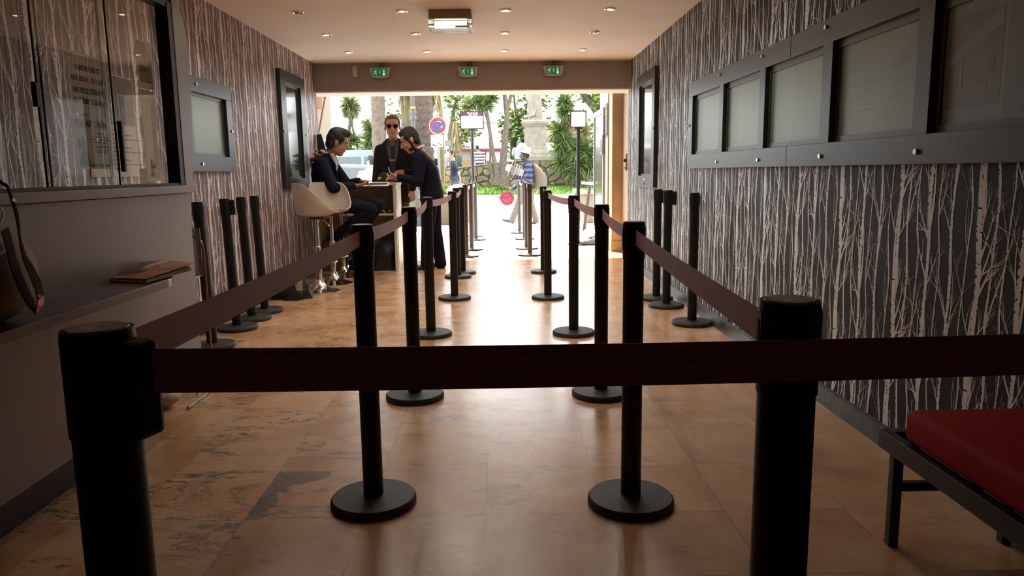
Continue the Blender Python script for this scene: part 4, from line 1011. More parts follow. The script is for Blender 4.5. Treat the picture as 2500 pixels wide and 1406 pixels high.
cordyline('low bushy cordyline clump behind the seated man', [([A(905, 450, Y), A(903, 400, Y), A(900, 350, Y)], [.08, .07, .06]), ([A(905, 440, Y), A(885, 370, Y)], [.06, .05]), ([A(903, 420, Y), A(907, 300, Y)], [.05, .05])],
    [(A(905, 318, Y), 0.55, 190, 1.2), (A(900, 345, Y), 0.6, 200, 1.2), (A(915, 330, Y), 0.55, 170, 1.0), (A(890, 375, Y), 0.6, 170, 1.3), (A(915, 368, Y), 0.62, 170, 1.3), (A(870, 395, Y), 0.6, 140, 1.4)], 12, m=mat('blade_pale', (0.26, 0.36, 0.12), 0.5, vary=0.4, vscale=7), extra=[(A(896, 300, Y), 0.4, 60, 1.6)])
Y = 32.4
cordyline('bare stemmed cordyline beside the signboard with spiky top', [([A(1212, 453, Y), A(1214, 425, Y), A(1205, 385, Y), A(1197, 330, Y), A(1192, 290, Y), A(1186, 262, Y)], [.22, .14, .09, .075, .07, .07]), ([A(1206, 452, Y), A(1200, 415, Y), A(1193, 392, Y)], [.10, .09, .10]), ([A(1197, 392, Y), A(1195, 330, Y), A(1188, 290, Y), A(1178, 262, Y)], [.045, .035, .03, .03])],
    [(A(1186, 255, Y), 0.62, 230, 0.9), (A(1168, 250, Y), 0.6, 200, 0.7), (A(1200, 238, Y), 0.55, 170, 0.7), (A(1150, 255, Y), 0.5, 120, 0.8)], 13, extra=[(A(1140, 262, Y), 0.42, 90, 0.4)])
Y = 33.0
cordyline('big dense cordyline in front of the rubble wall', [([A(1396, 450, Y), A(1394, 400, Y), A(1385, 340, Y), A(1382, 280, Y), A(1379, 246, Y)], [.16, .14, .11, .09, .08]), ([A(1405, 452, Y), A(1418, 380, Y), A(1424, 300, Y)], [.10, .09, .08]), ([A(1385, 452, Y), A(1372, 400, Y), A(1362, 330, Y)], [.08, .08, .07])],
    [(A(1379, 250, Y), 0.72, 280, 1.0), (A(1378, 275, Y), 0.7, 230, 2.2), (A(1366, 320, Y), 0.75, 280, 1.5), (A(1366, 360, Y), 0.75, 250, 2.0), (A(1380, 345, Y), 0.7, 200, 1.8), (A(1372, 400, Y), 0.7, 240, 2.2), (A(1408, 365, Y), 0.9, 280, 1.4), (A(1430, 370, Y), 0.85, 280, 1.3), (A(1415, 405, Y), 0.9, 280, 1.9), (A(1440, 405, Y), 0.8, 220, 1.9), (A(1395, 420, Y), 0.6, 150, 2.2)], 14,
    extra=[(A(1418, 285, Y), 0.55, 160, 1.2), (A(1425, 320, Y), 0.7, 130, 1.6), (A(1385, 300, Y), 0.5, 120, 2.4)])

# ---- leafy trees
def leafy(label, stems, clouds, seed, m=None, size=0.20, mbk=None, limeparts=True):
    r = random.Random(seed)
    t = thing('leafy_tree', label, 'tree', stems[0][0][0], 'leafy trees in the square')
    mb = MB()
    for pts, rad in stems: mb.tube(pts, rad, 10)
    mb.build('trunk', mbk or m_bark, t, smooth=True)
    mb = MB(); mb2 = MB()
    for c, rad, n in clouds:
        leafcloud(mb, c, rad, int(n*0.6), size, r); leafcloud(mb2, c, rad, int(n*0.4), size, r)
    mb.build('foliage', m or m_lf, t); mb2.build('lime_foliage', m_lf2, t)  # lime leaves scattered at random through the same clumps as the green
Y = 32.6
leafy('forked grey tree standing on the lawn before the statue', [([A(1224, 456, Y), A(1226, 430, Y), A(1229, 390, Y), A(1234, 330, Y), A(1238, 285, Y), A(1236, 262, Y), A(1230, 215, Y), A(1226, 150, Y)], [.40, .25, .17, .13, .12, .12, .09, .06]), ([A(1237, 272, Y), A(1243, 250, Y), A(1251, 220, Y), A(1262, 150, Y)], [.10, .09, .08, .05]), ([A(1235, 452, Y), A(1238, 420, Y), A(1237, 400, Y)], [.16, .13, .11])],
    [((0.3, 32.6, 6.2), (1.6, 1.2, 0.8), 260)], 21)
Y = 38.0
leafy('lime green tree with twisted branches left of the statue', [([A(1256, 400, Y), A(1256, 372, Y), A(1250, 340, Y)], [.3, .22, .1]), ([A(1280, 352, Y), A(1272, 320, Y), A(1262, 290, Y), A(1256, 250, Y), A(1254, 225, Y)], [.14, .12, .09, .06, .05]), ([A(1256, 378, Y), A(1275, 345, Y), A(1300, 343, Y)], [.12, .08, .05]), ([A(1262, 290, Y), A(1282, 275, Y), A(1290, 240, Y)], [.07, .06, .04])],
    [(A(1250, 300, Y), (.75, .7, .8), 180), (A(1243, 315, Y), (.55, .6, .9), 130), (A(1262, 330, Y), (.8, .7, .8), 190), (A(1246, 360, Y), (.5, .6, .6), 90), (A(1275, 285, Y), (.5, .5, .5), 80), (A(1285, 255, Y), (.35, .5, .7), 60), (A(1240, 383, Y), (.4, .4, .3), 60), (A(1328, 250, Y), (.5, .5, .45), 90), (A(1262, 235, Y), (.5, .5, .5), 60), (A(1340, 305, Y), (.35, .4, .4), 50)], 22)
Y = 42.0
leafy('broad leafy tree with arching trunk behind the signboard', [([A(1108, 400, Y), A(1112, 375, Y), A(1120, 348, Y), A(1135, 330, Y), A(1160, 322, Y)], [.28, .24, .2, .15, .09]), ([A(1106, 385, Y), A(1098, 330, Y), A(1110, 260, Y), A(1130, 200, Y)], [.2, .14, .1, .08])],
    [(A(1095, 245, Y), (.9, 1, .6), 150), (A(1125, 240, Y), (1.0, 1, .7), 200), (A(1140, 270, Y), (1.0, 1, .6), 130), (A(1120, 300, Y), (.7, .8, .5), 90), (A(1128, 330, Y), (.8, .8, .5), 130), (A(1150, 320, Y), (.7, .8, .35), 90), (A(1112, 360, Y), (.5, .6, .4), 60), (A(1060, 300, Y), (.5, .8, .9), 80), (A(960, 285, Y), (.5, .5, .4), 70), (A(950, 250, Y), (.3, .5, .3), 20)], 23)
Y = 36.5
leafy('tree with thick leaning grey bough by right facade', [([A(1500, 400, Y), A(1478, 330, Y), A(1466, 285, Y), A(1452, 262, Y), A(1436, 245, Y), A(1420, 225, Y), A(1400, 190, Y)], [.30, .26, .24, .22, .18, .14, .1]), ([A(1448, 256, Y), A(1450, 235, Y), A(1452, 200, Y)], [.13, .11, .1]), ([A(1436, 245, Y), A(1415, 240, Y), A(1400, 250, Y)], [.05, .04, .03])],
    [(A(1462, 255, Y), (.45, .6, .5), 100), (A(1470, 275, Y), (.5, .6, .6), 130), (A(1458, 232, Y), (.6, .6, .35), 80), (A(1428, 240, Y), (.35, .5, .3), 40), (A(1450, 320, Y), (.7, .6, .6), 150), (A(1455, 350, Y), (.7, .6, .5), 130), (A(1400, 225, Y), (.7, .5, .25), 60)], 24)

# ---- statue on its pedestal
m_stone = mat('statue_stone', (0.52, 0.47, 0.38), 0.85, vary=0.18, vscale=4, bump=0.3, bscale=14)
t = thing('statue', 'pale stone robed figure on tall moulded pedestal', 'statue', (1.72, 37, 1.2))
SX, SY = 1.74, 37.3
def sq(prof, c): 
    mb = MB(); rs = []
    for hw, z in prof: rs.append([(c[0]+a*hw, c[1]+b_*hw, z) for a, b_ in ((-1, -1), (1, -1), (1, 1), (-1, 1))])
    return mb.rings(rs)
sq([(0.80, 1.2), (0.80, 1.92), (0.74, 1.98), (0.72, 2.10), (0.66, 2.16), (0.60, 2.24), (0.58, 2.36), (0.53, 2.42), (0.52, 3.30), (0.55, 3.34), (0.60, 3.42), (0.66, 3.50), (0.67, 3.60), (0.62, 3.66), (0.36, 3.68), (0.35, 3.80), (0.001, 3.80)], (SX, SY)).build('pedestal', m_stone, t, bevel=0.01)
mb = MB(); rs = []; n = 40
for z, rx, ry in ((3.8, .36, .30), (4.0, .36, .30), (4.3, .34, .28), (4.7, .33, .27), (5.1, .32, .25), (5.5, .34, .24), (5.9, .36, .22), (6.2, .30, .2), (6.28, .12, .12), (6.36, .08, .09)):
    rs.append([(SX+rx*math.cos(a)*(1+0.07*math.sin(9*a+z)), SY+ry*math.sin(a)*(1+0.09*math.sin(11*a-z*0.6)), z) for a in [2*PI*i/n for i in range(n)]])
mb.rings(rs); mb.ell((SX, SY, 6.50), (.12, .14, .17)); mb.tube([(SX-.33, SY-.05, 6.1), (SX-.45, SY-.15, 5.6), (SX-.2, SY-.32, 5.4)], [.10, .09, .07]); mb.tube([(SX+.33, SY-.05, 6.1), (SX+.5, SY-.1, 5.6), (SX+.5, SY-.3, 5.1)], [.10, .09, .07])
mb.tube([(SX-.28, SY-.42, 3.84), (SX-.08, SY-.30, 3.90), (SX+.05, SY-.20, 4.2), (SX-.02, SY-.2, 4.8)], [.05, .08, .10, .14])
mb.build('robed_figure', m_stone, t, smooth=True)

# ---- bicycle
t = thing('bicycle', 'parked white and blue bicycle behind the standing man', 'bicycle', (-2.1, 27.5, 0.11))
def bike(t, x, y, z0):
    m_tyre = mat('tyre_black', (0.02,)*3, 0.7); m_bk = mat('bike_white', (0.7, 0.72, 0.75), 0.4); m_bb = mat('bike_blue', (0.05, 0.16, 0.4), 0.4)
    for wx in (x-0.52, x+0.52):
        ring = [(wx+.33*math.cos(a), y, z0+.34+.33*math.sin(a)) for a in [2*PI*k/32 for k in range(33)]]
        w_ = MB().tube(ring, 0.02, 8, cap=False).build('wheel', m_tyre, t, smooth=True)
        mb = MB()
        for k in range(14): a = 2*PI*k/14; mb.tube([(wx, y, z0+.34), (wx+.32*math.cos(a), y, z0+.34+.32*math.sin(a))], 0.002, 4)
        o = mb.build('spokes', m_pole); attach(o, w_)
        ring = [(wx+.375*math.cos(a), y, z0+.34+.375*math.sin(a)) for a in [PI*0.05+PI*0.75*k/16 for k in range(17)]]
        MB().tube(ring, 0.022, 8).build('mudguard', m_bk, t, smooth=True)
    P0, P1, P2, P3 = (x-.52, z0+.34), (x-.08, z0+.30), (x-.2, z0+.82), (x+.36, z0+.80)
    mb = MB()
    for a, b_ in ((P1, P2), (P1, P3), (P0, P1), (P0, P2), (P3, (x+.52, z0+.34))): mb.tube([(a[0], y, a[1]), (b_[0], y, b_[1])], 0.024, 8)
    mb.build('frame', m_bb, t, smooth=True)
    MB().tube([(x-.2, y, z0+.82), (x-.23, y, z0+1.0)], 0.016, 8).build('seat_post', m_pole, t)
    MB().ell((x-.24, y, z0+1.03), (.15, .07, .035)).build('saddle', m_tyre, t, smooth=True)
    MB().tube([(x+.36, y, z0+.8), (x+.33, y, z0+1.05), (x+.25, y-.25, z0+1.08)], 0.014, 8).tube([(x+.33, y, z0+1.05), (x+.25, y+.25, z0+1.08)], 0.014, 8).build('handlebar', m_pole, t, smooth=True)
bike(t, -2.10, 27.5, 0.11)

# ---- vehicles
def car(label, cx_, cy_, z0, ln, ht, wd, col, group=None, cat='car', name='car', van=False):
    t = thing(name, label, cat, (cx_, cy_, z0), group)
    m_b = mat('car_paint_%d' % int(col[0]*100), col, 0.25, metal=0.3, coat=0.6); m_g = mat('car_glass', (0.09, 0.13, 0.13), 0.08, spec=0.8); m_t = mat('tyre_black', (0.02,)*3, 0.7)
    L = ln/2
    if van: prof = [(-L, .3), (-L, ht*.95), (-L+.2, ht), (L-1.1, ht), (L-.5, ht*.62), (L, ht*.5), (L, .3)]
    else: prof = [(-L, .3), (-L+.02, ht*.6), (-L+.35, ht*.66), (-L+.9, ht*.97), (-.1, ht), (.65, ht*.97), (1.25, ht*.66), (L-.25, ht*.56), (L, ht*.42), (L, .3)]
    body = [(cx_+a, cy_-wd/2, z0+b_) for a, b_ in prof]
    MB().prism(body, (0, wd, 0)).build('body', m_b, t, bevel=0.07, seg=3)
    if van: wins = [[(L-1.65, ht*.58), (L-1.65, ht*.88), (L-1.15, ht*.88), (L-.72, ht*.62)], [(-L+.3, ht*.6), (-L+.3, ht*.88), (L-1.75, ht*.88), (L-1.75, ht*.6)]]
    else: wins = [[(-L+.55, ht*.66), (-L+1.0, ht*.90), (-.35, ht*.93), (-.35, ht*.64)], [(-.27, ht*.64), (-.27, ht*.93), (.55, ht*.90), (1.0, ht*.65)]]
    for w_ in wins: MB().prism([(cx_+a, cy_-wd/2-.004, z0+b_) for a, b_ in w_], (0, .01, 0)).build('side_window', m_g, t)
    for wx in (-L+.75, L-.8):
        for sy in (-1, 1):
            q = Matrix.Rotation(PI/2, 3, 'X')
            mb = MB(); rs = []
            for yy_ in (-.1, .1): rs.append([(cx_+wx+.31*math.cos(a), cy_+sy*(wd/2-.08)+yy_, z0+.31+.31*math.sin(a)) for a in [2*PI*k/20 for k in range(20)]])
            mb.rings(rs).build('wheel', m_t, t)
    for sy in (-1, 1): MB().box(cx_-L-.01, cx_-L+.03, cy_+sy*.62-.12, cy_+sy*.62+.12, z0+.62, z0+.78).build('tail_light', mat('lamp_red', (0.5, 0.02, 0.02), 0.3), t)
    return t
car('silver blue hatchback parked beyond the dotted shirt man', -4.45, 23.2, 0.06, 3.9, 1.43, 1.7, (0.26, 0.36, 0.48))
car('pale teal van parked farther back behind silver hatchback', -5.4, 27.4, 0.11, 4.6, 1.9, 1.9, (0.34, 0.46, 0.48), cat='van', name='van', van=True)
car('small red car glimpsed behind the right cordyline', 5.6, 28.2, 0.12, 3.6, 1.35, 1.6, (0.55, 0.05, 0.05))
# ---- buildings and stall behind the square
m_bw = mat('building_white', (0.80, 0.78, 0.74), 0.9)
t = thing('white_building', 'white house with grey shuttered window behind the signboard', 'building', (-2.2, 62, 1.4))
MB().box(-3.6, 3.5, 62, 68, 1.3, 5.2).build('walls', m_bw, t)
f = MB().box(-3.15, -2.45, 61.9, 62.0, 2.2, 3.3).build('window', mat('shutter_grey', (0.22, 0.27, 0.28), 0.6), t)
o = MB().box(-3.0, -2.6, 61.86, 61.9, 2.35, 3.1).build('pane', mat('pane_dark', (0.10, 0.13, 0.14), 0.2)); attach(o, f)
mb = MB(); mb.prism([(-3.8, 61.8, 5.2), (3.7, 61.8, 5.2), (3.7, 65, 6.0), (-3.8, 65, 6.0)], (0, 0, 0.1)); mb.build('roof', mat('roof_pale', (0.7, 0.62, 0.55), 0.9), t)
t = thing('white_building', 'long low white building far behind the cordylines', 'building', (-14, 60, 1.4))
MB().box(-22, -5.2, 60, 66, 1.3, 2.9).build('walls', m_bw, t)
t = thing('market_stall', 'market stall with white sides and dark red fascia', 'stall', (-1.7, 46, 1.3))
m_rs = mat('stall_red', (0.33, 0.03, 0.04), 0.6)
MB().box(-2.6, 0.1, 45, 48, 2.42, 2.56).build('fascia', m_rs, t); MB().box(-2.55, 0.05, 45.1, 47.9, 2.56, 2.62).build('roof', m_bw, t)
for x in (-2.5, -1.75, -0.9, 0.0): MB().box(x, x+.08, 45.05, 45.13, 1.25, 2.42).build('post', m_rs, t)
MB().box(-2.6, -1.75, 45.3, 45.4, 1.3, 2.42).build('side_panel', mat('stall_side', (0.70, 0.72, 0.66), 0.8), t)
MB().box(-1.6, -1.0, 45.3, 45.6, 2.2, 2.42).build('banner', m_rs, t)
t = thing('market_stall', 'ochre roofed stall with teal skirt right of pedestal', 'stall', (3.2, 44, 1.3))
MB().prism([(2.3, 43.9, 2.9), (5.2, 43.9, 2.9), (4.6, 43.9, 3.9), (2.9, 43.9, 3.9)], (0, 1.8, 0)).build('roof', mat('stall_ochre', (0.62, 0.42, 0.20), 0.8, vary=0.2), t)
MB().box(2.4, 5.1, 44, 45.6, 1.3, 2.4).build('skirt', mat('stall_teal', (0.04, 0.16, 0.17), 0.6), t)
for x in (2.42, 5.0): MB().box(x, x+.08, 44.0, 44.08, 2.4, 2.95).build('post', m_pole, t)
ALB[0] = 1.0
# ---- fallen board on the right pavement
t = thing('folding_board', 'white board half folded down on metal base, right pavement', 'sandwich board', (1.75, 12.7, 0))
m_wb = mat('board_white', (0.80, 0.80, 0.78), 0.5); m_fr = mat('board_frame', (0.10, 0.09, 0.07), 0.5)
mb = MB(); mb.box(1.30, 2.1, 12.05, 12.12, 0.015, 0.055); mb.box(1.30, 2.1, 13.0, 13.07, 0.015, 0.055); mb.box(1.30, 1.36, 12.12, 13.0, 0.015, 0.055)
for x, y in ((1.33, 12.1), (1.33, 13.0)): mb.ell((x, y, 0.022), 0.022, n=10, m=6)
mb.build('base_frame', m_fr, t)
mb = MB(); mb.prism([(1.34, 12.10, 0.055), (2.0, 12.22, 0.47), (1.92, 12.98, 0.47), (1.30, 13.02, 0.055)], (0.012, 0, 0.02)); mb.build('panel', m_wb, t)
mb = MB(); mb.prism([(1.42, 12.13, 0.06), (1.9, 12.13, 0.06), (1.95, 12.13, 0.12), (1.50, 12.13, 0.12)], (0, 0.02, 0)); mb.build('lower_panel', m_wb, t)
MB().box(1.95, 2.0, 12.2, 13.0, 0.055, 0.46).build('prop', m_fr, t)
# ================================================================ BAR STOOLS
m_shell = mat('shell_cream', (0.60, 0.52, 0.43), 0.42, spec=0.5)
m_chr = mat('chrome', (0.78, 0.76, 0.74), 0.12, metal=1.0)
def stool(label):
    t = thing('bar_stool', label, 'bar stool', (0, 0, 0), 'white shell bar stools')
    MB().lathe([(0.001, 0), (0.205, 0), (0.207, 0.006), (0.19, 0.014), (0.13, 0.028), (0.075, 0.055), (0.045, 0.095), (0.034, 0.13), (0.001, 0.13)], n=44).build('base', m_chr, t, smooth=True)
    MB().lathe([(0.001, 0.12), (0.028, 0.12), (0.028, 0.46), (0.024, 0.47), (0.0175, 0.475), (0.0175, 0.755), (0.001, 0.755)], n=20).build('column', m_chr, t, smooth=True)
    mb = MB(); ring = [(0.03+0.155*math.cos(a), 0.155*math.sin(a), 0.31) for a in [-PI*0.62+PI*1.24*k/18 for k in range(19)]]
    mb.tube([(0.02, 0, 0.31)] + ring[:1], 0.009, 8); mb.tube(ring, 0.010, 8); mb.tube([ring[-1], (0.02, 0, 0.31)], 0.009, 8); mb.lathe([(0.028, 0.29), (0.038, 0.29), (0.038, 0.33), (0.028, 0.33)], n=18)
    mb.build('footrest', m_chr, t, smooth=True)
    MB().tube([(0.03, -0.03, 0.745), (0.07, -0.12, 0.735), (0.10, -0.17, 0.70)], 0.006, 8).tube([(0.10, -0.17, 0.70), (0.108, -0.185, 0.69)], 0.010, 8).build('lever', m_chr, t, smooth=True)
    MB().box(-0.07, 0.07, -0.07, 0.07, 0.748, 0.766).build('seat_plate', mat('plate_dark', (0.05,)*3, 0.4), t)
    # moulded shell: dish for the seat, wall rising round the back
    n, m = 56, 14; rs = []; rin = []
    for k in range(n):
        a = 2*PI*k/n; dev = abs(((a - PI + PI) % (2*PI)) - PI)  # 0 at the back (a = pi)
        dev = abs(a-PI)
        hi = 0.285*(0.5+0.5*math.cos(min(PI, max(0, (dev-0.70)*1.75)))) + 0.022
        col = []
        for j in range(m+1):
            s_ = j/m
            if s_ < 0.5: rr = 0.195*(s_/0.5)**0.9; z = 0.775+0.030*(s_/0.5)**3
            else:
                u = (s_-0.5)/0.5; rr = 0.195+0.036*math.sin(u*PI/2)-0.02*max(0, u-0.6)*(hi > .1); z = 0.805+hi*u
            col.append((rr*math.cos(a)*1.0, rr*math.sin(a)*0.98, z, rr))
        rs.append(col)
    vs = []; fs = []; th = 0.011
    for col in rs:
        for x, y, z, rr in col: vs.append((x, y, z))
        for x, y, z, rr in col:
            k_ = max(0, 1-th/max(rr, 0.02)); vs.append((x*k_, y*k_, z+(th if rr < 0.20 else 0)))
    st = 2*(m+1)
    for k in range(n):
        k2 = (k+1) % n
        for j in range(m):
            a, b2, c2, d = k*st+j, k2*st+j, k2*st+j+1, k*st+j+1; fs.append((a, d, c2, b2))
            a, b2, c2, d = [v+m+1 for v in (a, b2, c2, d)]; fs.append((a, b2, c2, d))
        fs.append((k*st+m, k*st+2*m+1, k2*st+2*m+1, k2*st+m))
    MB().add(vs, fs).build('shell_seat', m_shell, t, smooth=True)
    return t
s0 = stool('nearest white shell bar stool on chrome trumpet base'); s0.location = (-1.885, 7.65, 0); s0.rotation_euler = (0, 0, R(18))
s0.children[0]
dup(s0, (-1.86, 8.20, 0), R(-62), label='white shell bar stool between the nearest stool and seated man')
dup(s0, (-1.86, 8.74, 0), R(8), label='white shell bar stool under the seated man in blue suit')

# ================================================================ RECEPTION DESK
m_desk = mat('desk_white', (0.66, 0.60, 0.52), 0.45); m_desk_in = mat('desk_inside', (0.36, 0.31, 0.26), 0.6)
t = thing('reception_desk', 'tall white reception desk with open shelves by the doorway', 'desk', (-1.75, 9.4, 0))
dx0, dx1, dy0, dy1 = -2.27, -1.275, 9.15, 9.64
MB().box(dx1-0.035, dx1, dy0, dy1, 0, 1.055).build('side_panel', m_desk, t, bevel=0.002)
MB().box(dx0, dx0+0.03, dy0, dy1, 0, 1.055).build('side_panel', m_desk, t)
MB().box(dx0, dx1+0.008, dy0-0.01, dy1+0.01, 1.055, 1.083).build('desk_top', m_desk, t, bevel=0.003)
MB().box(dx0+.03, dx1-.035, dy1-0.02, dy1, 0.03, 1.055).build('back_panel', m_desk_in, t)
MB().box(dx0+.03, dx1-.035, dy0+0.02, dy1-.02, 0.69, 0.712).build('shelf', m_desk, t)
MB().box(dx1, dx1+0.006, dy0+.06, dy1-.05, 0.76, 1.0).build('side_inset', mat('desk_inset', (0.7, 0.68, 0.64), 0.4), t)
MB().box(dx1, dx1+0.006, dy0+.06, dy1-.05, 0.06, 0.68).build('side_inset', MAT['desk_inset'], t)
# things on and in the desk
t = thing('paper_sheet', 'white paper sheets sticking out over the desk edge', 'paper', (-1.5, 9.2, 1.085))
mb = MB(); 
for k, (x0, y0, x1, y1, z) in enumerate(((-1.72, 9.05, -1.36, 9.33, 1.0845), (-1.68, 9.15, -1.38, 9.38, 1.0885))): mb.box(x0, x1, y0, y1, z, z+0.003)
mb.prism([(-1.66, 9.135, 1.0855), (-1.335, 9.135, 1.0855), (-1.345, 9.02, 1.048), (-1.68, 9.03, 1.050)], (0, 0, 0.002)); mb.build('sheets', m_paper if False else mat('paper_bright', (0.80, 0.80, 0.80), 0.6), t)
t = thing('tablet', 'thin dark grey tablet lying on papers under the scanner', 'tablet', (-1.43, 9.4, 1.09))
MB().box(-1.56, -1.33, 9.34, 9.52, 1.0925, 1.102).build('slab', mat('tablet_grey', (0.08, 0.085, 0.10), 0.3), t, bevel=0.003)
m_yel2 = mat('scanner_yellow', (0.75, 0.42, 0.03), 0.45); m_sb = mat('scanner_black', (0.018, 0.018, 0.018), 0.4)
def scanner(label, x, y, z, s_=1.0, flip=1):
    t = thing('barcode_scanner', label, 'scanner', (x, y, z))
    P = lambda pts: [(x+flip*a*s_, y, z+b_*s_) for a, b_ in pts]
    MB().prism(P([(-.10, 0), (-.075, .055), (-.04, .088), (-.01, .095), (.01, .075), (.03, .072), (.075, .055), (.11, .045), (.12, .03), (.12, 0)]), (0, .055*s_, 0)).build('body', m_sb, t, bevel=0.006*s_, seg=3)
    MB().prism([(a, b_-.002, c) for a, b_, c in P([(.00, 0.003), (.015, .04), (.06, .052), (.11, .035), (.11, .022), (.05, .036), (.03, .025), (.02, .003)])], (0, .002, 0)).build('grip_band', m_yel2, t)
    MB().prism([(a, b_-.002, c) for a, b_, c in P([(-.085, .02), (-.075, .045), (-.045, .045), (-.055, .02)])], (0, .002, 0)).build('window', m_yel2, t)
    return t
scanner('black and yellow handheld scanner lying on desk top', -1.43, 9.40, 1.1035, 1.15)
scanner('black and yellow scanner on the shelf inside the desk', -1.42, 9.25, 0.713, 0.8, -1)
t = thing('paper_sheet', 'crumpled pale leaflet on the shelf inside the desk', 'paper', (-1.62, 9.3, 0.713))
MB().add([(-1.66, 9.22, 0.716), (-1.55, 9.2, 0.72), (-1.52, 9.3, 0.735), (-1.6, 9.36, 0.75), (-1.66, 9.3, 0.73), (-1.6, 9.27, 0.76)], [(0, 1, 5), (1, 2, 5), (2, 3, 5), (3, 4, 5), (4, 0, 5), (0, 4, 3, 2, 1)]).build('leaflet', m_desk, t)
t = thing('monitor', 'black screen seen from behind on desk by mauve wallpaper', 'monitor', (-2.2, 9.5, 1.083))
MB().prism([(-2.28, 9.50, 1.40), (-2.16, 9.50, 1.40), (-2.18, 9.50, 1.53), (-2.225, 9.50, 1.70), (-2.285, 9.50, 1.685)], (0, 0.05, 0)).build('screen_case', m_sb, t, bevel=0.004)
MB().box(-2.25, -2.21, 9.51, 9.54, 1.09, 1.41).box(-2.28, -2.14, 9.46, 9.60, 1.084, 1.095).build('stand', m_sb, t)
t = thing('flower_vase', 'glass vase of red and orange flowers behind seated man', 'flowers', (-2.16, 9.25, 1.083))
vx, vy = -2.17, 9.26
MB().lathe([(0.001, 1.084), (0.055, 1.084), (0.045, 1.15), (0.05, 1.25), (0.065, 1.28), (0.06, 1.28), (0.045, 1.25), (0.04, 1.15), (0.05, 1.09), (0.001, 1.09)], (vx, vy, 0), 24).build('vase', mat('vase_glass', (0.7, 0.75, 0.75), 0.08, trans=0.7), t, smooth=True)
mb = MB(); r = random.Random(17)
for _ in range(16): a = r.uniform(0, 6.28); rr = r.uniform(.02, .13); mb.tube([(vx+.01*math.cos(a), vy+.01*math.sin(a), 1.12), (vx+rr*math.cos(a)*.5, vy+rr*.5*math.sin(a), 1.26), (vx+rr*math.cos(a), vy+rr*math.sin(a), 1.38)], .003, 5)
leafcloud(mb, (vx, vy, 1.33), (.13, .12, .10), 260, 0.05, r); mb.build('greenery', mat('bouquet_green', (0.05, 0.09, 0.02), 0.6, vary=0.4), t)
for nm, col, pts in (('bloom_red', (0.45, 0.03, 0.04), [(-.10, -.09, 1.37), (-.06, -.10, 1.395), (-.12, -.04, 1.36)]), ('bloom_orange', (0.62, 0.20, 0.03), [(.05, -.09, 1.42), (.09, -.06, 1.41), (-.03, -.1, 1.42), (.02, -.02, 1.43)]), ('bloom_ochre', (0.35, 0.24, 0.05), [(-.07, -.06, 1.43), (.02, -.11, 1.405), (-.045, -.07, 1.465)])):
    m_ = mat(nm, col, 0.55, vary=0.3, vscale=30)
    for p in pts:
        mb = MB()
        for k in range(14):
            a = k*2.4; e = 0.1+k*0.09; q = Matrix.Rotation(a, 3, 'Z') @ Matrix.Rotation(-e, 3, 'Y')
            mb.ell(Vector((vx+p[0], vy+p[1], p[2])) + q@Vector((.016, 0, 0)), (.018, .011, .004), q, 8, 5)
        mb.build('bloom', m_, t, smooth=True)
# bags on the floor
def bag_mesh(c, s_, seed, name, m, t, lump=0.12):
    r = random.Random(seed); mb = MB(); rs = []; n = 28
    for i in range(13):
        f = i/12; z = c[2]+s_[2]*f; k = (1-abs(2*f-0.75)**3.2*0.55 if f > .38 else 1.0)*(1 if f < 1 else 0.55)
        if i == 12: k = 0.35
        row = []
        for j in range(n):
            a = 2*PI*j/n; ca, sa = math.cos(a), math.sin(a); pw = 0.6
            x = abs(ca)**pw*math.copysign(1, ca); y = abs(sa)**pw*math.copysign(1, sa)
            w_ = 1+lump*noise.noise(Vector((x*1.7+seed, y*1.7, f*2.5)))
            row.append((c[0]+x*s_[0]*k*w_/2, c[1]+y*s_[1]*k*w_/2, z + (0.03*noise.noise(Vector((x*2+seed, y*2, 3.3))) if i > 5 else 0)))
        rs.append(row)
    return mb.rings(rs).build(name, m, t, smooth=True)
m_bag = mat('bag_black', (0.010, 0.010, 0.011), 0.55, bump=0.4, bscale=30)
t = thing('backpack', 'bulky black backpack on the floor under the desk', 'bag', (-1.47, 9.30, 0))
bag_mesh((-1.46, 9.34, 0.003), (0.30, 0.26, 0.40), 2, 'body', m_bag, t, 0.35)
MB().tube([(-1.58, 9.24, 0.30), (-1.62, 9.2, 0.2), (-1.60, 9.2, 0.06)], 0.012, 8).tube([(-1.50, 9.3, 0.39), (-1.45, 9.28, 0.43), (-1.40, 9.3, 0.38)], 0.010, 8).build('strap', m_bag, t, smooth=True)
MB().box(-1.585, -1.57, 9.195, 9.20, 0.24, 0.26).build('buckle', m_chr, t)
t = thing('sports_bag', 'dark blue soft bag beneath desk behind the stools', 'bag', (-1.78, 9.35, 0))
bag_mesh((-1.76, 9.42, 0.003), (0.34, 0.26, 0.17), 5, 'body', mat('bag_navy', (0.012, 0.02, 0.06), 0.6), t, 0.3)
t = thing('red_bag', 'folded red and black printed bag lying behind stools', 'bag', (-1.85, 9.3, 0.17))
o = bag_mesh((-1.86, 9.36, 0.17), (0.32, 0.2, 0.08), 6, 'body', mat('bag_redblack', (0.22, 0.02, 0.02), 0.6, vary=0.9, vscale=22), t, 0.2)
t = thing('cardboard_box', 'brown cardboard box under desk near the mauve wallpaper', 'box', (-2.08, 9.4, 0))
MB().box(-2.22, -1.98, 9.28, 9.56, 0.001, 0.36).build('carton', mat('cardboard', (0.20, 0.12, 0.065), 0.8), t, bevel=0.004)
MB().box(-2.12, -2.08, 9.279, 9.28, 0.001, 0.36).build('tape', mat('tape_tan', (0.28, 0.19, 0.1), 0.4), t)
t = thing('shoulder_bag', 'black shoulder bag with yellow label lying by stools', 'bag', (-2.06, 7.35, 0))
o = bag_mesh((-2.06, 7.28, 0.003), (0.36, 0.34, 0.21), 8, 'body', m_bag, t, 0.45)
q = Matrix.Rotation(0.12, 3, 'Y')
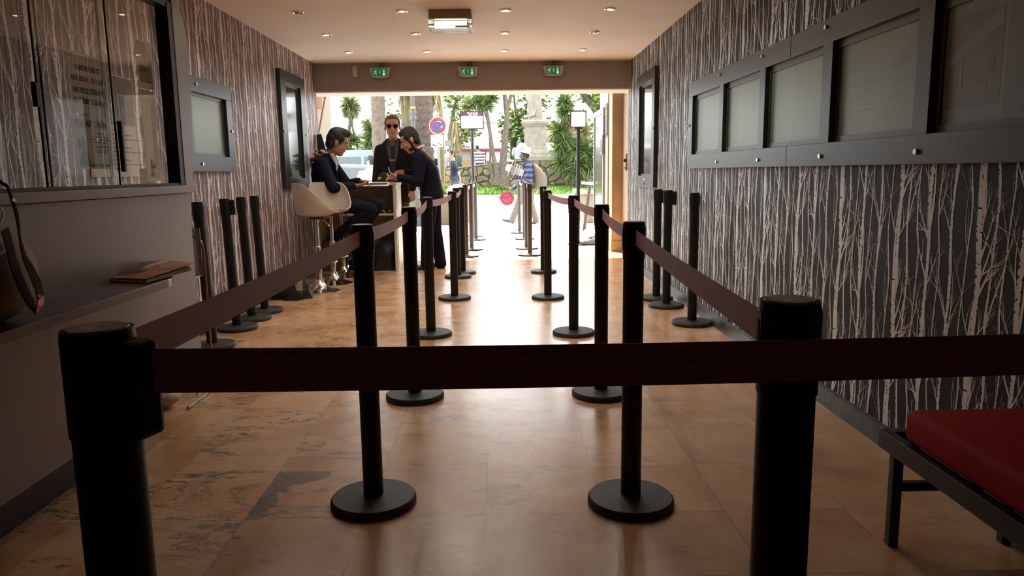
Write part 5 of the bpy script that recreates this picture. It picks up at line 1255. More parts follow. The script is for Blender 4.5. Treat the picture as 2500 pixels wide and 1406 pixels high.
MB().cbox((-1.93, 7.06, 0.165), (0.022, 0.003, 0.058), q).build('label', mat('label_cream', (0.65, 0.55, 0.36), 0.6), t)
MB().cbox((-1.928, 7.057, 0.205), (0.022, 0.001, 0.017), q).build('label_band', mat('label_yellow', (0.75, 0.50, 0.05), 0.6), t)
text('CA', 0.036, (-1.950, 7.054, 0.155), (PI/2, 0.12, 0), m_inkg, t); text('RI', 0.036, (-1.950, 7.054, 0.12), (PI/2, 0.12, 0), m_inkg, t)
t = thing('red_knob_bottle', 'small dark bottle with red cap by the mauve wallpaper', 'bottle', (-2.19, 7.05, 0))
MB().lathe([(0.001, 0), (0.035, 0), (0.035, 0.15), (0.015, 0.185), (0.001, 0.185)], (-2.19, 7.3, 0), 18).build('bottle', m_sb, t, smooth=True)
MB().lathe([(0.001, 0.185), (0.018, 0.185), (0.018, 0.215), (0.001, 0.215)], (-2.19, 7.3, 0), 18).build('cap', m_redc, t)
t.location = (-2.19, 7.3, 0)
for ch in t.children: ch.matrix_parent_inverse = Matrix.Translation((2.19, -7.3, 0))

# ================================================================ BROCHURE RACK
t = thing('brochure_rack', 'wire brochure rack with clear pockets standing past ticket counter', 'rack', (-1.85, 4.1, 0))
m_wire = mat('wire_gold', (0.48, 0.36, 0.24), 0.3, metal=0.8); m_pock = mat('pocket_clear', (0.75, 0.78, 0.80), 0.1, trans=0.6); m_bin = mat('bin_oxblood', (0.035, 0.008, 0.008), 0.3)
yR = 4.12
mb = MB()
mb.tube([(-2.06, yR, 0.0), (-2.06, yR, 0.90), (-2.03, yR, 0.925), (-1.76, yR, 0.925), (-1.655, yR, 0.84), (-1.645, yR, 0.80), (-1.645, yR, 0.0)], 0.008, 8)
mb.tube([(-1.645, yR, 0.008), (-1.645, yR-0.36, 0.008)], 0.008, 8).tube([(-2.06, yR, 0.008), (-2.06, yR-0.36, 0.008)], 0.008, 8).tube([(-2.06, yR-0.1, 0.35), (-1.70, yR-0.1, 0.35)], 0.005, 6).tube([(-1.70, yR-0.1, 0.0), (-1.70, yR-0.1, 0.68)], 0.005, 6).tube([(-1.80, yR-0.1, 0.0), (-1.80, yR-0.1, 0.4)], 0.005, 6)
mb.build('frame', m_wire, t, smooth=True)
for k, (x0, x1, z1) in enumerate(((-2.05, -1.80, 0.86), (-2.05, -1.73, 0.83))):
    MB().box(x0, x1, yR-0.05-0.03*k, yR-0.046-0.03*k, 0.66, z1).build('pocket', m_pock, t, bevel=0.0015)
    MB().tube([(x1-0.03, yR-0.051-.03*k, z1), (x1, yR-0.051-.03*k, z1-0.02), (x1, yR-0.051-.03*k, 0.66)], 0.005, 6).build('pocket_rim', mat('rim_pale', (0.5, 0.45, 0.42), 0.4), t)
MB().box(-2.05, -1.655, yR-0.005, yR-0.002, 0.66, 0.915).build('back_sheet', m_pock, t)
MB().box(-2.05, -1.655, yR-0.13, yR-0.005, 0.652, 0.66).build('shelf', m_wire, t)
for k in range(3): MB().box(-2.05, -1.70, yR-0.12, yR-0.01, 0.44-0.17*k+0.02, 0.60-0.17*k+0.04).build('bin', m_bin, t, bevel=0.01)
for k in range(3): MB().box(-2.04, -1.71, yR-0.10, yR-0.03, 0.60-0.17*k+0.0405, 0.60-0.17*k+0.046).build('leaflet_stack', m_card, t)
t = thing('gold_tube_foot', 'cream rounded object peeping out beneath the ticket counter', 'floor item', (-1.75, 3.75, 0))
MB().ell((-1.80, 3.80, 0.055), (0.10, 0.08, 0.052)).build('body', mat('cream_object', (0.50, 0.40, 0.28), 0.5), t, smooth=True)

# ================================================================ ON THE COUNTER SHELF
t = thing('magazine', 'open magazine with red and white cover on counter shelf', 'magazine', (-1.42, 2.98, 0.802))
m_mag = mat('magazine_page', (0.58, 0.48, 0.36), 0.5)
def magcover():
    m = bpy.data.materials.new('magazine_cover'); m.use_nodes = True; L = m.node_tree.links.new; b = m.node_tree.nodes['Principled BSDF']
    tc = N(m, 'ShaderNodeTexCoord'); n = N(m, 'ShaderNodeTexNoise', Scale=9.0, Detail=5.0, Distortion=1.5); L(tc.outputs['Object'], n.inputs['Vector'])
    r = ramp(m, [(0.42, (0.45, 0.05, 0.02)), (0.52, (0.55, 0.16, 0.08)), (0.58, (0.62, 0.42, 0.25)), (0.66, (0.5, 0.08, 0.04))]); L(n.outputs['Fac'], r.inputs['Fac']); L(r.outputs['Color'], b.inputs['Base Color']); b.inputs['Roughness'].default_value = 0.35
    return m
m_cov = magcover()
P1, P2, P3, P4 = (-1.54, 2.86), (-1.34, 2.80), (-1.285, 3.10), (-1.46, 3.26)
def pg(za, zb, off):
    return [(P1[0]+off, P1[1]+off, 0.803), (P2[0], P2[1]+off, 0.803), (P3[0]-off, P3[1], za), (P4[0]+off, P4[1]-off, zb)]
mb = MB()
for k in range(5):
    q4 = pg(0.812+0.002*k, 0.806+0.002*k, 0.003*k)
    mb.add([(a, b_, c+0.0018*k) for a, b_, c in q4] + [(a, b_, c+0.0018*k+0.0012) for a, b_, c in q4], [(0, 1, 2, 3), (7, 6, 5, 4), (0, 1, 5, 4), (1, 2, 6, 5), (2, 3, 7, 6), (3, 0, 4, 7)])
mb.build('pages', m_mag, t)
mb = MB(); z = 0.8125
mb.add([(-1.50, 2.86, z+.004), (-1.345, 2.815, z+.004), (-1.285, 3.12, z+.026), (-1.43, 3.22, z+.026)], [(0, 1, 2, 3)]); mb.build('cover', m_cov, t)
mb = MB(); mb.add([(-1.54, 2.87, z), (-1.505, 2.87, z+.008), (-1.47, 3.05, z+.042), (-1.46, 3.24, z+.03), (-1.55, 3.0, z+.032)], [(0, 1, 2, 3, 4)]); mb.build('turned_page', m_mag, t)
q_ = Matrix.Rotation(0.75, 4, 'Z')
for s_, x, y in (('FRO', -1.475, 2.90), ('COS', -1.45, 2.97)): text(s_, 0.045, (x, y, z+.014), (0.05, 0, 0.95), m_inkg, t, bold=0.001)
# camera bag and its strap at the left edge
t = thing('shoulder_bag', 'tan rounded bag with black top on counter shelf', 'bag', (-1.43, 2.1, 0.80))
m_tan = mat('bag_tan', (0.30, 0.22, 0.14), 0.7, vary=0.25, vscale=10)
MB().ell((-1.415, 2.07, 0.935), (0.085, 0.16, 0.135)).build('body', m_tan, t, smooth=True)
MB().ell((-1.415, 2.00, 1.02), (0.088, 0.10, 0.05)).build('flap', m_sb, t, smooth=True)
mb = MB()
def strap(pts, wd, m, nm, t):
    pts = [Vector(p) for p in pts]; rs = []
    for i, (p, w_) in enumerate(zip(pts, wd)):
        d = (pts[min(i+1, len(pts)-1)]-pts[max(i-1, 0)]).normalized(); side = d.cross(Vector((1, 0.25, 0))).normalized(); e = d.cross(side).normalized()*0.0012
        rs.append([p-side*w_/2-e, p-side*w_/2+e, p+side*w_/2+e, p+side*w_/2-e])
    return MB().rings(rs).build(nm, m, t)
t = thing('camera_strap', 'black camera strap with red lining looped over counter shelf', 'strap', (-1.25, 2.0, 0.80))
def G(px, py, X): return at(px, py, X=X)
X = -1.285
strap([G(0, 443, X), G(18, 455, X), G(30, 490, X), G(40, 520, X), G(45, 550, X), G(48, 580, X)], [.010, .012, .016, .020, .018, .008], mat('strap_black', (0.008, 0.007, 0.007), 0.9, spec=0.1), 'cord', t)
strap([G(48, 578, X), G(52, 600, X), G(60, 630, X), G(76, 660, X), G(92, 695, X), G(100, 725, X)], [.012, .020, .028, .040, .052, .050], mat('strap_maroon', (0.035, 0.008, 0.007), 0.85, spec=0.15), 'webbing', t)
strap([G(100, 722, X), G(98, 745, X), G(90, 762, X-.01)], [.050, .044, .02], mat('lining_red', (0.50, 0.03, 0.012), 0.5), 'red_lining', t)
strap([G(90, 763, X-.01), G(72, 735, X-.02), G(50, 690, X-.02), G(32, 640, X-.02), G(20, 590, X-.02), G(12, 560, X-.02)], [.02, .045, .052, .052, .050, .048], MAT['strap_maroon'], 'webbing', t)
MB().cbox(G(31, 488, X), (0.003, 0.006, 0.004)).build('slider', m_chr, t)
strap([G(0, 505, X), G(8, 515, X), G(8, 530, X), G(0, 545, X)], [.008, .008, .008, .008], m_sb, 'cord_loop', t)
# ================================================================ PEOPLE
DG = None
def blob(mb, name, m, parent, vox=0.008, smooth=4, sub=0):
    """one continuous surface grown round overlapping closed volumes"""
    me = bpy.data.meshes.new('tmp'); me.from_pydata(mb.v, [], mb.f); me.update()
    o = bpy.data.objects.new('tmp', me); C.objects.link(o)
    bm = bmesh.new(); bm.from_mesh(me); bmesh.ops.recalc_face_normals(bm, faces=bm.faces); bm.to_mesh(me); bm.free()
    r = o.modifiers.new('r', 'REMESH'); r.mode = 'VOXEL'; r.voxel_size = vox; r.use_smooth_shade = True
    if smooth: s_ = o.modifiers.new('s', 'SMOOTH'); s_.factor = 0.5; s_.iterations = smooth
    dg = bpy.context.evaluated_depsgraph_get(); ev = o.evaluated_get(dg)
    nm = bpy.data.meshes.new_from_object(ev); bpy.data.objects.remove(o); bpy.data.meshes.remove(me)
    nm.name = name; nm.materials.clear(); nm.materials.append(m); nm.shade_smooth()
    q = bpy.data.objects.new(name, nm); C.objects.link(q)
    if parent: attach(q, parent)
    return q
def V(*a): return Vector(a)
def limb(mb, pts, rads, n=14):
    """tapered limb with round joints"""
    for i in range(len(pts)-1):
        a, b_ = Vector(pts[i]), Vector(pts[i+1]); k = 4
        mb.tube([a.lerp(b_, j/k) for j in range(k+1)], [rads[i]+(rads[i+1]-rads[i])*j/k for j in range(k+1)], n)
    for p, r_ in zip(pts, rads): mb.ell(p, r_*1.0, n=n, m=8)
def torso(mb, secs, n=24):
    """sections: centre, half width, half depth, width direction"""
    rs = []
    for c, hw, hd, wdir, fdir in secs:
        c = Vector(c); w_ = Vector(wdir).normalized(); f = Vector(fdir).normalized()
        rs.append([c + w_*hw*math.copysign(abs(math.cos(a))**0.85, math.cos(a)) + f*hd*math.copysign(abs(math.sin(a))**0.9, math.sin(a)) for a in [2*PI*k/n for k in range(n)]])
    return mb.rings(rs)
def frame3(f, u):
    f = Vector(f).normalized(); u = Vector(u); u = (u-f*u.dot(f)).normalized(); r_ = f.cross(u)
    return Matrix((r_, f, u)).transposed()      # columns: right, forward, up
def head(mb, c, q, s=1.0):
    """skull, jaw, nose, ears and brow about the centre c"""
    P = lambda x, y, z: Vector(c) + q @ Vector((x*s, y*s, z*s))
    E = lambda p, r_, n=18, m=12: mb.ell(P(*p), tuple(v*s for v in r_), q, n, m)
    E((0, -0.008, 0.030), (0.076, 0.094, 0.088)); E((0, 0.022, -0.030), (0.065, 0.069, 0.086)); E((0, 0.048, -0.082), (0.040, 0.038, 0.032)); E((0, 0.052, 0.034), (0.054, 0.034, 0.036))
    mb.tube([P(0, 0.086, 0.018), P(0, 0.108, -0.018), P(0, 0.092, -0.028)], [0.009*s, 0.015*s, 0.013*s], 8)
    E((0, 0.080, -0.050), (0.026, 0.014, 0.014), 10, 6); E((0.034, 0.06, -0.022), (0.022, 0.022, 0.026), 10, 6); E((-0.034, 0.06, -0.022), (0.022, 0.022, 0.026), 10, 6)
    for sd in (-1, 1): E((sd*0.077, -0.014, -0.012), (0.010, 0.017, 0.026), 10, 8)
def face_parts(t, c, q, s=1.0, glasses=False, brow=(0.02, 0.012, 0.01)):
    P = lambda x, y, z: Vector(c) + q @ Vector((x*s, y*s, z*s))
    m_eye = mat('eye_white', (0.7, 0.68, 0.65), 0.3); m_iris = mat('iris_brown', (0.03, 0.015, 0.01), 0.2); m_lip = mat('lips', (0.26, 0.07, 0.06), 0.5); m_brow = mat('brow_%d' % int(brow[0]*1000), brow, 0.8)
    for sd in (-1, 1):
        if not glasses:
            e = MB().ell(P(sd*0.030, 0.080, 0.010), (0.012*s, 0.008*s, 0.006*s), q, 10, 8).build('eye', m_eye, t, smooth=True)
            i_ = MB().ell(P(sd*0.030, 0.0865, 0.010), (0.005*s, 0.003*s, 0.005*s), q, 8, 6).build('iris', m_iris, smooth=True); attach(i_, e)
        MB().tube([P(sd*0.014, 0.088, 0.024), P(sd*0.032, 0.086, 0.030), P(sd*0.050, 0.070, 0.025)], [0.003*s, 0.004*s, 0.002*s], 6).build('eyebrow', m_brow, t)
    MB().tube([P(-0.022, 0.086, -0.052), P(0, 0.094, -0.054), P(0.022, 0.086, -0.052)], [0.002*s, 0.0042*s, 0.002*s], 8).build('lips', m_lip, t, smooth=True)
def hand(mb, w_, d, nrm, thumb, curl=0.5, s=1.0, spread=0.25, lens=None):
    """palm, four unequal fingers with two bends, and a thumb leaving the side of the palm. w_ wrist, d along the hand, nrm out of the palm, thumb towards the thumb"""
    d = Vector(d).normalized(); nrm = Vector(nrm); nrm = (nrm-d*nrm.dot(d)).normalized(); th = Vector(thumb); th = (th-d*th.dot(d)-nrm*th.dot(nrm)).normalized(); w_ = Vector(w_)
    mb.tube([w_-d*0.02, w_+d*0.02*s], [0.026*s, 0.028*s], 12)
    q = Matrix((th, d, nrm)).transposed()
    mb.ell(w_+d*0.050*s, (0.040*s, 0.055*s, 0.015*s), q, 16, 10)
    for k, (off, ln) in enumerate(((0.028, 0.072), (0.009, 0.080), (-0.010, 0.074), (-0.028, 0.058))):
        b_ = w_ + (d*0.090 + th*off)*s; a0 = curl*0.55*(1+0.12*k); dd = (d*math.cos(a0) + nrm*math.sin(a0) + th*spread*off*4).normalized()
        p1 = b_+dd*ln*0.45*s; a1 = a0+curl*0.9; dd = (d*math.cos(a1)+nrm*math.sin(a1)+th*spread*off*3).normalized(); p2 = p1+dd*ln*0.32*s
        a2 = a1+curl*0.7; dd = (d*math.cos(a2)+nrm*math.sin(a2)).normalized(); p3 = p2+dd*ln*0.23*s
        mb.tube([b_-d*0.012*s, b_, p1, p2, p3], [0.0095*s, 0.0095*s, 0.0088*s, 0.008*s, 0.0065*s], 10); mb.ell(p3, 0.0066*s, n=8, m=6); mb.ell(p1, 0.0092*s, n=8, m=6)
    b_ = w_+(d*0.025+th*0.024)*s; p1 = b_+(d*0.028+th*0.026+nrm*0.012)*s; p2 = p1+(d*0.028+th*0.006+nrm*0.016)*s
    mb.tube([b_, p1, p2], [0.014*s, 0.0108*s, 0.0085*s], 10); mb.ell(p2, 0.0086*s, n=8, m=6)
def hair_cap(t, c, q, m, s=1.0, top=0.016, back=1.0, front=0.0, side=True, quiff=0.0, vox=0.006, low=-0.035):
    P = lambda x, y, z: Vector(c) + q @ Vector((x*s, y*s, z*s)); mb = MB()
    E = lambda p, r_: mb.ell(P(*p), tuple(v*s for v in r_), q, 18, 12)
    E((0, -0.022, 0.052), (0.079, 0.088, 0.078+top*0.5)); E((0, -0.050, 0.02), (0.074, 0.064*back, 0.075))
    E((0, 0.010+front, 0.090), (0.066, 0.066, 0.036+top))
    if quiff: E((0, 0.055, 0.105), (0.050, 0.035, 0.024+quiff)); E((0.0, 0.020, 0.115), (0.055, 0.05, 0.02+quiff*0.8))
    if side:
        for sd in (-1, 1): E((sd*0.062, 0.002, 0.040), (0.020, 0.045, 0.040)); E((sd*0.070, 0.016, 0.012), (0.010, 0.012, 0.028))
    E((0, -0.062, low+0.002), (0.066, 0.040, 0.052))
    for sd in (-1, 1): E((sd*0.050, -0.052, -0.030), (0.024, 0.030, 0.042))
    return blob(mb, 'hair', m, t, vox*s, 2)
def shoe(mb, heel, dirv, ln=0.29, up=(0, 0, 1)):
    d = Vector(dirv).normalized(); u = Vector(up); u = (u-d*u.dot(d)).normalized(); q = Matrix((d, u.cross(d), u)).transposed(); h = Vector(heel)
    mb.ell(h+d*0.045+u*0.042, (0.052, 0.040, 0.042), q); mb.ell(h+d*0.15+u*0.036, (0.115, 0.044, 0.036), q); mb.ell(h+d*(ln-0.075)+u*0.026, (0.08, 0.046, 0.026), q); mb.ell(h+d*0.035+u*0.085, (0.042, 0.038, 0.045), q)
sk1 = mat('skin_light', (0.48, 0.26, 0.17), 0.5, vary=0.05, vscale=30); sk2 = mat('skin_rosy', (0.55, 0.28, 0.20), 0.5, vary=0.05, vscale=30); sk3 = mat('skin_dark', (0.055, 0.032, 0.024), 0.45); sk4 = mat('skin_tan', (0.42, 0.23, 0.14), 0.5)
m_navy = mat('suit_navy', (0.009, 0.010, 0.022), 0.9, spec=0.15, bump=0.25, bscale=14); m_navy2 = mat('suit_dark_navy', (0.010, 0.010, 0.019), 0.9, spec=0.15, bump=0.25, bscale=14); m_blk = mat('suit_black', (0.011, 0.011, 0.011), 0.9, spec=0.15, bump=0.2, bscale=14)
m_shirt = mat('shirt_white', (0.72, 0.68, 0.68), 0.8, bump=0.3, bscale=30); m_shoeb = mat('shoe_black', (0.008,)*3, 0.25)
m_hdk = mat('hair_dark', (0.010, 0.007, 0.005), 0.55, bump=0.8, bscale=90); m_hgr = mat('hair_grey', (0.10, 0.075, 0.06), 0.6, bump=0.6, bscale=90)
def lapel(t, a, b_, c, m, d=0.012):
    MB().tube([a, b_, c], [0.010, 0.020, 0.006], 6).build('lapel', m, t, smooth=True)

# ---- 1 the seated man, facing the desk
t = thing('person', 'seated person in navy suit and white shirt looking at phone', 'person', (-1.95, 8.7, 0.87))
bx = -1.93; by = 8.70
HS = 1.24; hc = V(-1.850, 8.68, 1.555); hq = frame3((0.88, 0.30, -0.40), (0.35, 0.05, 1))
b = MB(); head(b, hc, hq, HS)
limb(b, [V(-1.985, 8.72, 1.38), V(-1.895, 8.69, 1.50)], [0.068, 0.062])
torso(b, [(V(-1.97, by, 0.86), .15, .11, (0, 1, 0), (1, 0, 0)), (V(-2.0, by, 1.10), .15, .10, (0, 1, 0), (1, 0, .1)), (V(-2.02, by, 1.30), .17, .10, (0, 1, 0), (1, 0, .2)), (V(-1.99, by+.01, 1.42), .09, .07, (0, 1, 0), (1, 0, .3))])
# arms: near one lower, far one higher
shn, eln, wrn = V(-2.005, 8.50, 1.315), V(-1.865, 8.40, 1.045), V(-1.655, 8.56, 1.065)
shf, elf, wrf = V(-1.985, 8.90, 1.315), V(-1.82, 8.98, 1.07), V(-1.645, 8.82, 1.115)
limb(b, [shn, eln, wrn], [.045, .036, .026]); limb(b, [shf, elf, wrf], [.045, .036, .026])
hand(b, wrn, (1, 0.15, 0.12), (0.1, 0.25, 1), (-0.1, 1, 0), 0.55)
hand(b, wrf, (1, -0.22, -0.10), (0, -0.5, -1), (0, -1, 0.4), 0.75)
# legs
hipn, knn, ann = V(-1.93, 8.60, 0.885), V(-1.475, 8.53, 0.800), V(-1.93, 8.60, 0.47)
hipf, knf, anf = V(-1.93, 8.80, 0.885), V(-1.435, 8.86, 0.835), V(-1.78, 8.86, 0.40)
limb(b, [hipn, knn, ann], [.07, .05, .035]); limb(b, [hipf, knf, anf], [.07, .05, .035])
body1 = blob(b, 'body', sk1, t, 0.0055, 2); face_parts(t, hc, hq, HS)
j = MB()
torso(j, [(V(-1.99, by, 0.85), .185, .165, (0, 1, 0), (1, 0, 0)), (V(-1.985, by, 0.93), .18, .16, (0, 1, 0), (1, 0, 0)), (V(-2.01, by, 1.08), .175, .145, (0, 1, 0), (1, 0, .1)), (V(-2.03, by, 1.22), .20, .14, (0, 1, 0), (1, 0, .2)), (V(-2.03, by, 1.33), .205, .12, (0, 1, 0), (1, 0, .3)), (V(-2.005, by+.01, 1.405), .14, .085, (0, 1, 0), (1, 0, .4)), (V(-1.99, by+.01, 1.43), .075, .062, (0, 1, 0), (1, 0, .4))])
limb(j, [shn, eln, wrn-V(.015, 0, 0)], [.078, .062, .043]); limb(j, [shf, elf, wrf-V(.015, 0, 0)], [.078, .062, .043])
torso(j, [(V(-1.96, by, 0.80), .20, .19, (0, 1, 0), (1, 0, 0)), (V(-1.97, by, 0.90), .195, .175, (0, 1, 0), (1, 0, 0)), (V(-1.98, by, 0.98), .17, .15, (0, 1, 0), (1, 0, 0))])
blob(j, 'jacket', m_navy, t, 0.008, 3)
j = MB(); limb(j, [hipn, hipn.lerp(knn, .5), knn, knn.lerp(ann, .4), ann], [.105, .092, .070, .066, .055]); limb(j, [hipf, hipf.lerp(knf, .5), knf, knf.lerp(anf, .4), anf], [.105, .092, .070, .066, .055]); j.ell((-1.95, by, .875), (.15, .19, .10))
blob(j, 'trousers', m_navy2, t, 0.008, 3)
j = MB(); shoe(j, V(-1.985, 8.60, 0.40), (0.80, 0, -0.45), up=(0.4, 0, 1)); shoe(j, V(-1.86, 8.86, 0.325), (0.95, 0, -0.1)); blob(j, 'shoes', m_shoeb, t, 0.008, 2)
j = MB(); j.tube([hc+V(-.10, .07*math.cos(a), .0)+V(.035*math.cos(a*2), 0, 0) for a in (0,)] + [V(-2.04, by-.03, 1.435)], .01, 6) if False else None
ring = [V(-1.975, by, 1.435) + Vector((.068*math.cos(a), .070*math.sin(a), -.030*math.cos(a))) for a in [2*PI*k/20 for k in range(21)]]
sh_ = MB(); sh_.tube(ring, .013, 8, cap=False); sh_.tube([V(-1.915, by-.05, 1.43), V(-1.89, by-.035, 1.34), V(-1.885, by-.02, 1.24)], [.022, .030, .008], 10); sh_.tube([V(-1.915, by+.035, 1.42), V(-1.89, by+.035, 1.34), V(-1.885, by+.02, 1.24)], [.022, .030, .008], 10)
sh_.build('shirt', m_shirt, t, smooth=True)
lapel(t, V(-1.945, by-.085, 1.42), V(-1.885, by-.085, 1.30), V(-1.872, by-.03, 1.12), m_navy2)
hair_cap(t, hc, hq, m_hdk, HS, quiff=0.012, top=0.018)
MB().ell(hc+hq@V(0, .027, -.076), (.071, .069, .054), hq).build('beard_stubble', mat('stubble_brown', (0.13, 0.07, 0.045), 0.8), t, smooth=True)
t = thing('mobile_phone', "dark phone held in the seated person's hands", 'phone', (-1.55, 8.65, 1.10))
MB().cbox((-1.545, 8.62, 1.108), (0.070, 0.036, 0.0045), Matrix.Rotation(-0.15, 3, 'Y')).build('case', m_sb, t, bevel=0.003)
MB().cbox((-1.5445, 8.62, 1.1132), (0.062, 0.031, 0.0006), Matrix.Rotation(-0.15, 3, 'Y')).build('display', mat('phone_glass', (0.10, 0.12, 0.14), 0.1), t)

# ---- 2 the standing man writing at the desk
t = thing('person', 'standing bearded person in navy suit writing at desk', 'person', (-0.88, 9.3, 0))
hc = V(-1.095, 9.30, 1.592); hq = frame3((-0.90, -0.10, -0.52), (-0.50, 0, 1))
b = MB(); head(b, hc, hq, HS); limb(b, [V(-0.985, 9.31, 1.46), V(-1.065, 9.30, 1.55)], [.062, .056])
torso(b, [(V(-.865, 9.3, .90), .14, .10, (0, 1, 0), (1, 0, 0)), (V(-.87, 9.3, 1.10), .135, .095, (0, 1, 0), (1, 0, 0)), (V(-.91, 9.3, 1.32), .165, .10, (0, 1, 0), (1, 0, -.2)), (V(-.975, 9.3, 1.46), .09, .07, (0, 1, 0), (1, 0, -.4))])
shn, eln, wrn = V(-0.955, 9.09, 1.375), V(-0.985, 9.02, 1.095), V(-1.235, 9.10, 1.150)
shf, elf, wrf = V(-0.965, 9.50, 1.375), V(-1.00, 9.58, 1.13), V(-1.19, 9.47, 1.215)
limb(b, [shn, eln, wrn], [.045, .036, .026]); limb(b, [shf, elf, wrf], [.045, .036, .026])
hand(b, wrn, (-1, 0.05, -0.05), (0, 0.5, 0.6), (-.2, -.2, 1), 0.85); hand(b, wrf, (-1, -0.1, -0.05), (0, -0.6, -0.8), (0, -1, .5), 0.75)
hn, kn, an = V(-.865, 9.20, .93), V(-.905, 9.20, .50), V(-.935, 9.22, .085); hf, kf, af = V(-.855, 9.40, .93), V(-.83, 9.42, .50), V(-.775, 9.42, .085)
limb(b, [hn, kn, an], [.07, .05, .035]); limb(b, [hf, kf, af], [.07, .05, .035])
blob(b, 'body', sk2, t, 0.0055, 2); face_parts(t, hc, hq, HS)
j = MB()
torso(j, [(V(-.845, 9.30, .845), .205, .150, (0, 1, 0), (1, 0, 0)), (V(-.85, 9.30, .95), .195, .145, (0, 1, 0), (1, 0, 0)), (V(-.865, 9.30, 1.10), .175, .130, (0, 1, 0), (1, 0, 0)), (V(-.895, 9.30, 1.26), .20, .135, (0, 1, 0), (1, 0, -.1)), (V(-.935, 9.30, 1.385), .205, .12, (0, 1, 0), (1, 0, -.3)), (V(-.975, 9.30, 1.465), .13, .085, (0, 1, 0), (1, 0, -.45)), (V(-.99, 9.30, 1.49), .072, .06, (0, 1, 0), (1, 0, -.5))])
limb(j, [shn, eln, wrn+V(.02, 0, 0)], [.080, .064, .044]); limb(j, [shf, elf, wrf+V(.02, 0, 0)], [.080, .064, .044])
blob(j, 'jacket', m_navy, t, 0.008, 3)
j = MB(); limb(j, [hn, hn.lerp(kn, .5), kn, kn.lerp(an, .55), an+V(0, 0, -.03)], [.108, .095, .080, .078, .074]); limb(j, [hf, hf.lerp(kf, .5), kf, kf.lerp(af, .55), af+V(0, 0, -.03)], [.108, .095, .080, .078, .074]); j.ell((-.86, 9.3, .93), (.13, .19, .10)); blob(j, 'trousers', m_navy2, t, 0.008, 3)
j = MB(); shoe(j, V(-.895, 9.22, 0.0), (-1, -.15, 0)); shoe(j, V(-.735, 9.42, 0.0), (-1, .1, 0)); blob(j, 'shoes', m_shoeb, t, 0.008, 2)
ring = [V(-.995, 9.30, 1.495) + Vector((.064*math.cos(a), .070*math.sin(a), .034*math.cos(a))) for a in [2*PI*k/20 for k in range(21)]]
MB().tube(ring, .013, 8, cap=False).build('shirt_collar', m_shirt, t, smooth=True)
hair_cap(t, hc, hq, m_hdk, HS, top=0.012)
bd = MB(); bd.ell(hc+hq@V(0, .027, -.076), (.075, .074, .062), hq); bd.ell(hc+hq@V(0, .061, -.105), (.042, .040, .032), hq)
for sd in (-1, 1): bd.ell(hc+hq@V(sd*.069, .014, -.036), (.014, .025, .052), hq)
blob(bd, 'beard', mat('beard_dark', (0.025, 0.015, 0.012), 0.8), t, 0.006, 2)
t = thing('pen', 'white pen held upright by the person writing at desk', 'pen', (-1.33, 9.12, 1.2))
MB().tube([(-1.318, 9.10, 1.168), (-1.345, 9.11, 1.275)], [.0045, .0055], 10).build('barrel', m_shirt, t, smooth=True)

# ---- 3 the man in sunglasses behind the desk
t = thing('person', 'standing person in black suit, dark tie and sunglasses', 'person', (-1.40, 9.98, 0))
hc = V(-1.392, 9.93, 1.790); hq = frame3((0.10, -1, -0.05), (0, -0.05, 1))
b = MB(); head(b, hc, hq, 1.27); limb(b, [V(-1.395, 9.99, 1.56), V(-1.393, 9.965, 1.68)], [.076, .068])
torso(b, [(V(-1.40, 10.0, .98), .15, .10, (1, 0, 0), (0, 1, 0)), (V(-1.40, 10.0, 1.3), .15, .10, (1, 0, 0), (0, 1, 0)), (V(-1.40, 10.0, 1.5), .19, .10, (1, 0, 0), (0, 1, 0)), (V(-1.395, 10.0, 1.60), .09, .07, (1, 0, 0), (0, 1, 0))])
A1 = [V(-1.575, 10.0, 1.50), V(-1.625, 9.98, 1.21), V(-1.645, 9.86, 0.98)]; A2 = [V(-1.19, 10.0, 1.50), V(-1.125, 9.98, 1.21), V(-1.15, 9.86, 0.98)]
for a_ in (A1, A2): limb(b, a_, [.045, .038, .027]); hand(b, a_[2], (0, -.5, -1), (0, .2, -.1) if False else (0, 1, -.3), (1 if a_ is A1 else -1, 0, 0), 0.6)
L1 = [V(-1.49, 10.0, 1.0), V(-1.50, 9.99, .53), V(-1.50, 10.02, .09)]; L2 = [V(-1.31, 10.0, 1.0), V(-1.30, 9.99, .53), V(-1.30, 10.02, .09)]
for l_ in (L1, L2): limb(b, l_, [.07, .05, .036])
blob(b, 'body', sk2, t, 0.006, 2); face_parts(t, hc, hq, 1.27, glasses=True, brow=(0.08, 0.05, 0.04))
j = MB(); torso(j, [(V(-1.40, 10.0, .82), .215, .14, (1, 0, 0), (0, 1, 0)), (V(-1.40, 10.0, 1.0), .205, .135, (1, 0, 0), (0, 1, 0)), (V(-1.40, 10.0, 1.18), .185, .125, (1, 0, 0), (0, 1, 0)), (V(-1.40, 10.0, 1.38), .215, .135, (1, 0, 0), (0, 1, 0)), (V(-1.40, 10.0, 1.52), .225, .115, (1, 0, 0), (0, 1, 0)), (V(-1.397, 10.0, 1.59), .15, .085, (1, 0, 0), (0, 1, 0)), (V(-1.395, 10.0, 1.655), .088, .075, (1, 0, 0), (0, 1, 0))])
for a_ in (A1, A2): limb(j, [a_[0], a_[1], a_[2]+V(0, 0, .02)], [.078, .062, .046])
blob(j, 'jacket', m_blk, t, 0.008, 3)
j = MB()
for l_ in (L1, L2): limb(j, [l_[0], l_[0].lerp(l_[1], .5), l_[1], l_[1].lerp(l_[2], .5), l_[2]-V(0, 0, .03)], [.108, .095, .08, .074, .072])
blob(j, 'trousers', mat('trousers_grey', (0.045, 0.045, 0.05), 0.8), t, 0.009, 3)
j = MB(); shoe(j, V(-1.50, 10.06, 0), (-.1, -1, 0)); shoe(j, V(-1.30, 10.06, 0), (.1, -1, 0)); blob(j, 'shoes', m_shoeb, t, 0.009, 2)
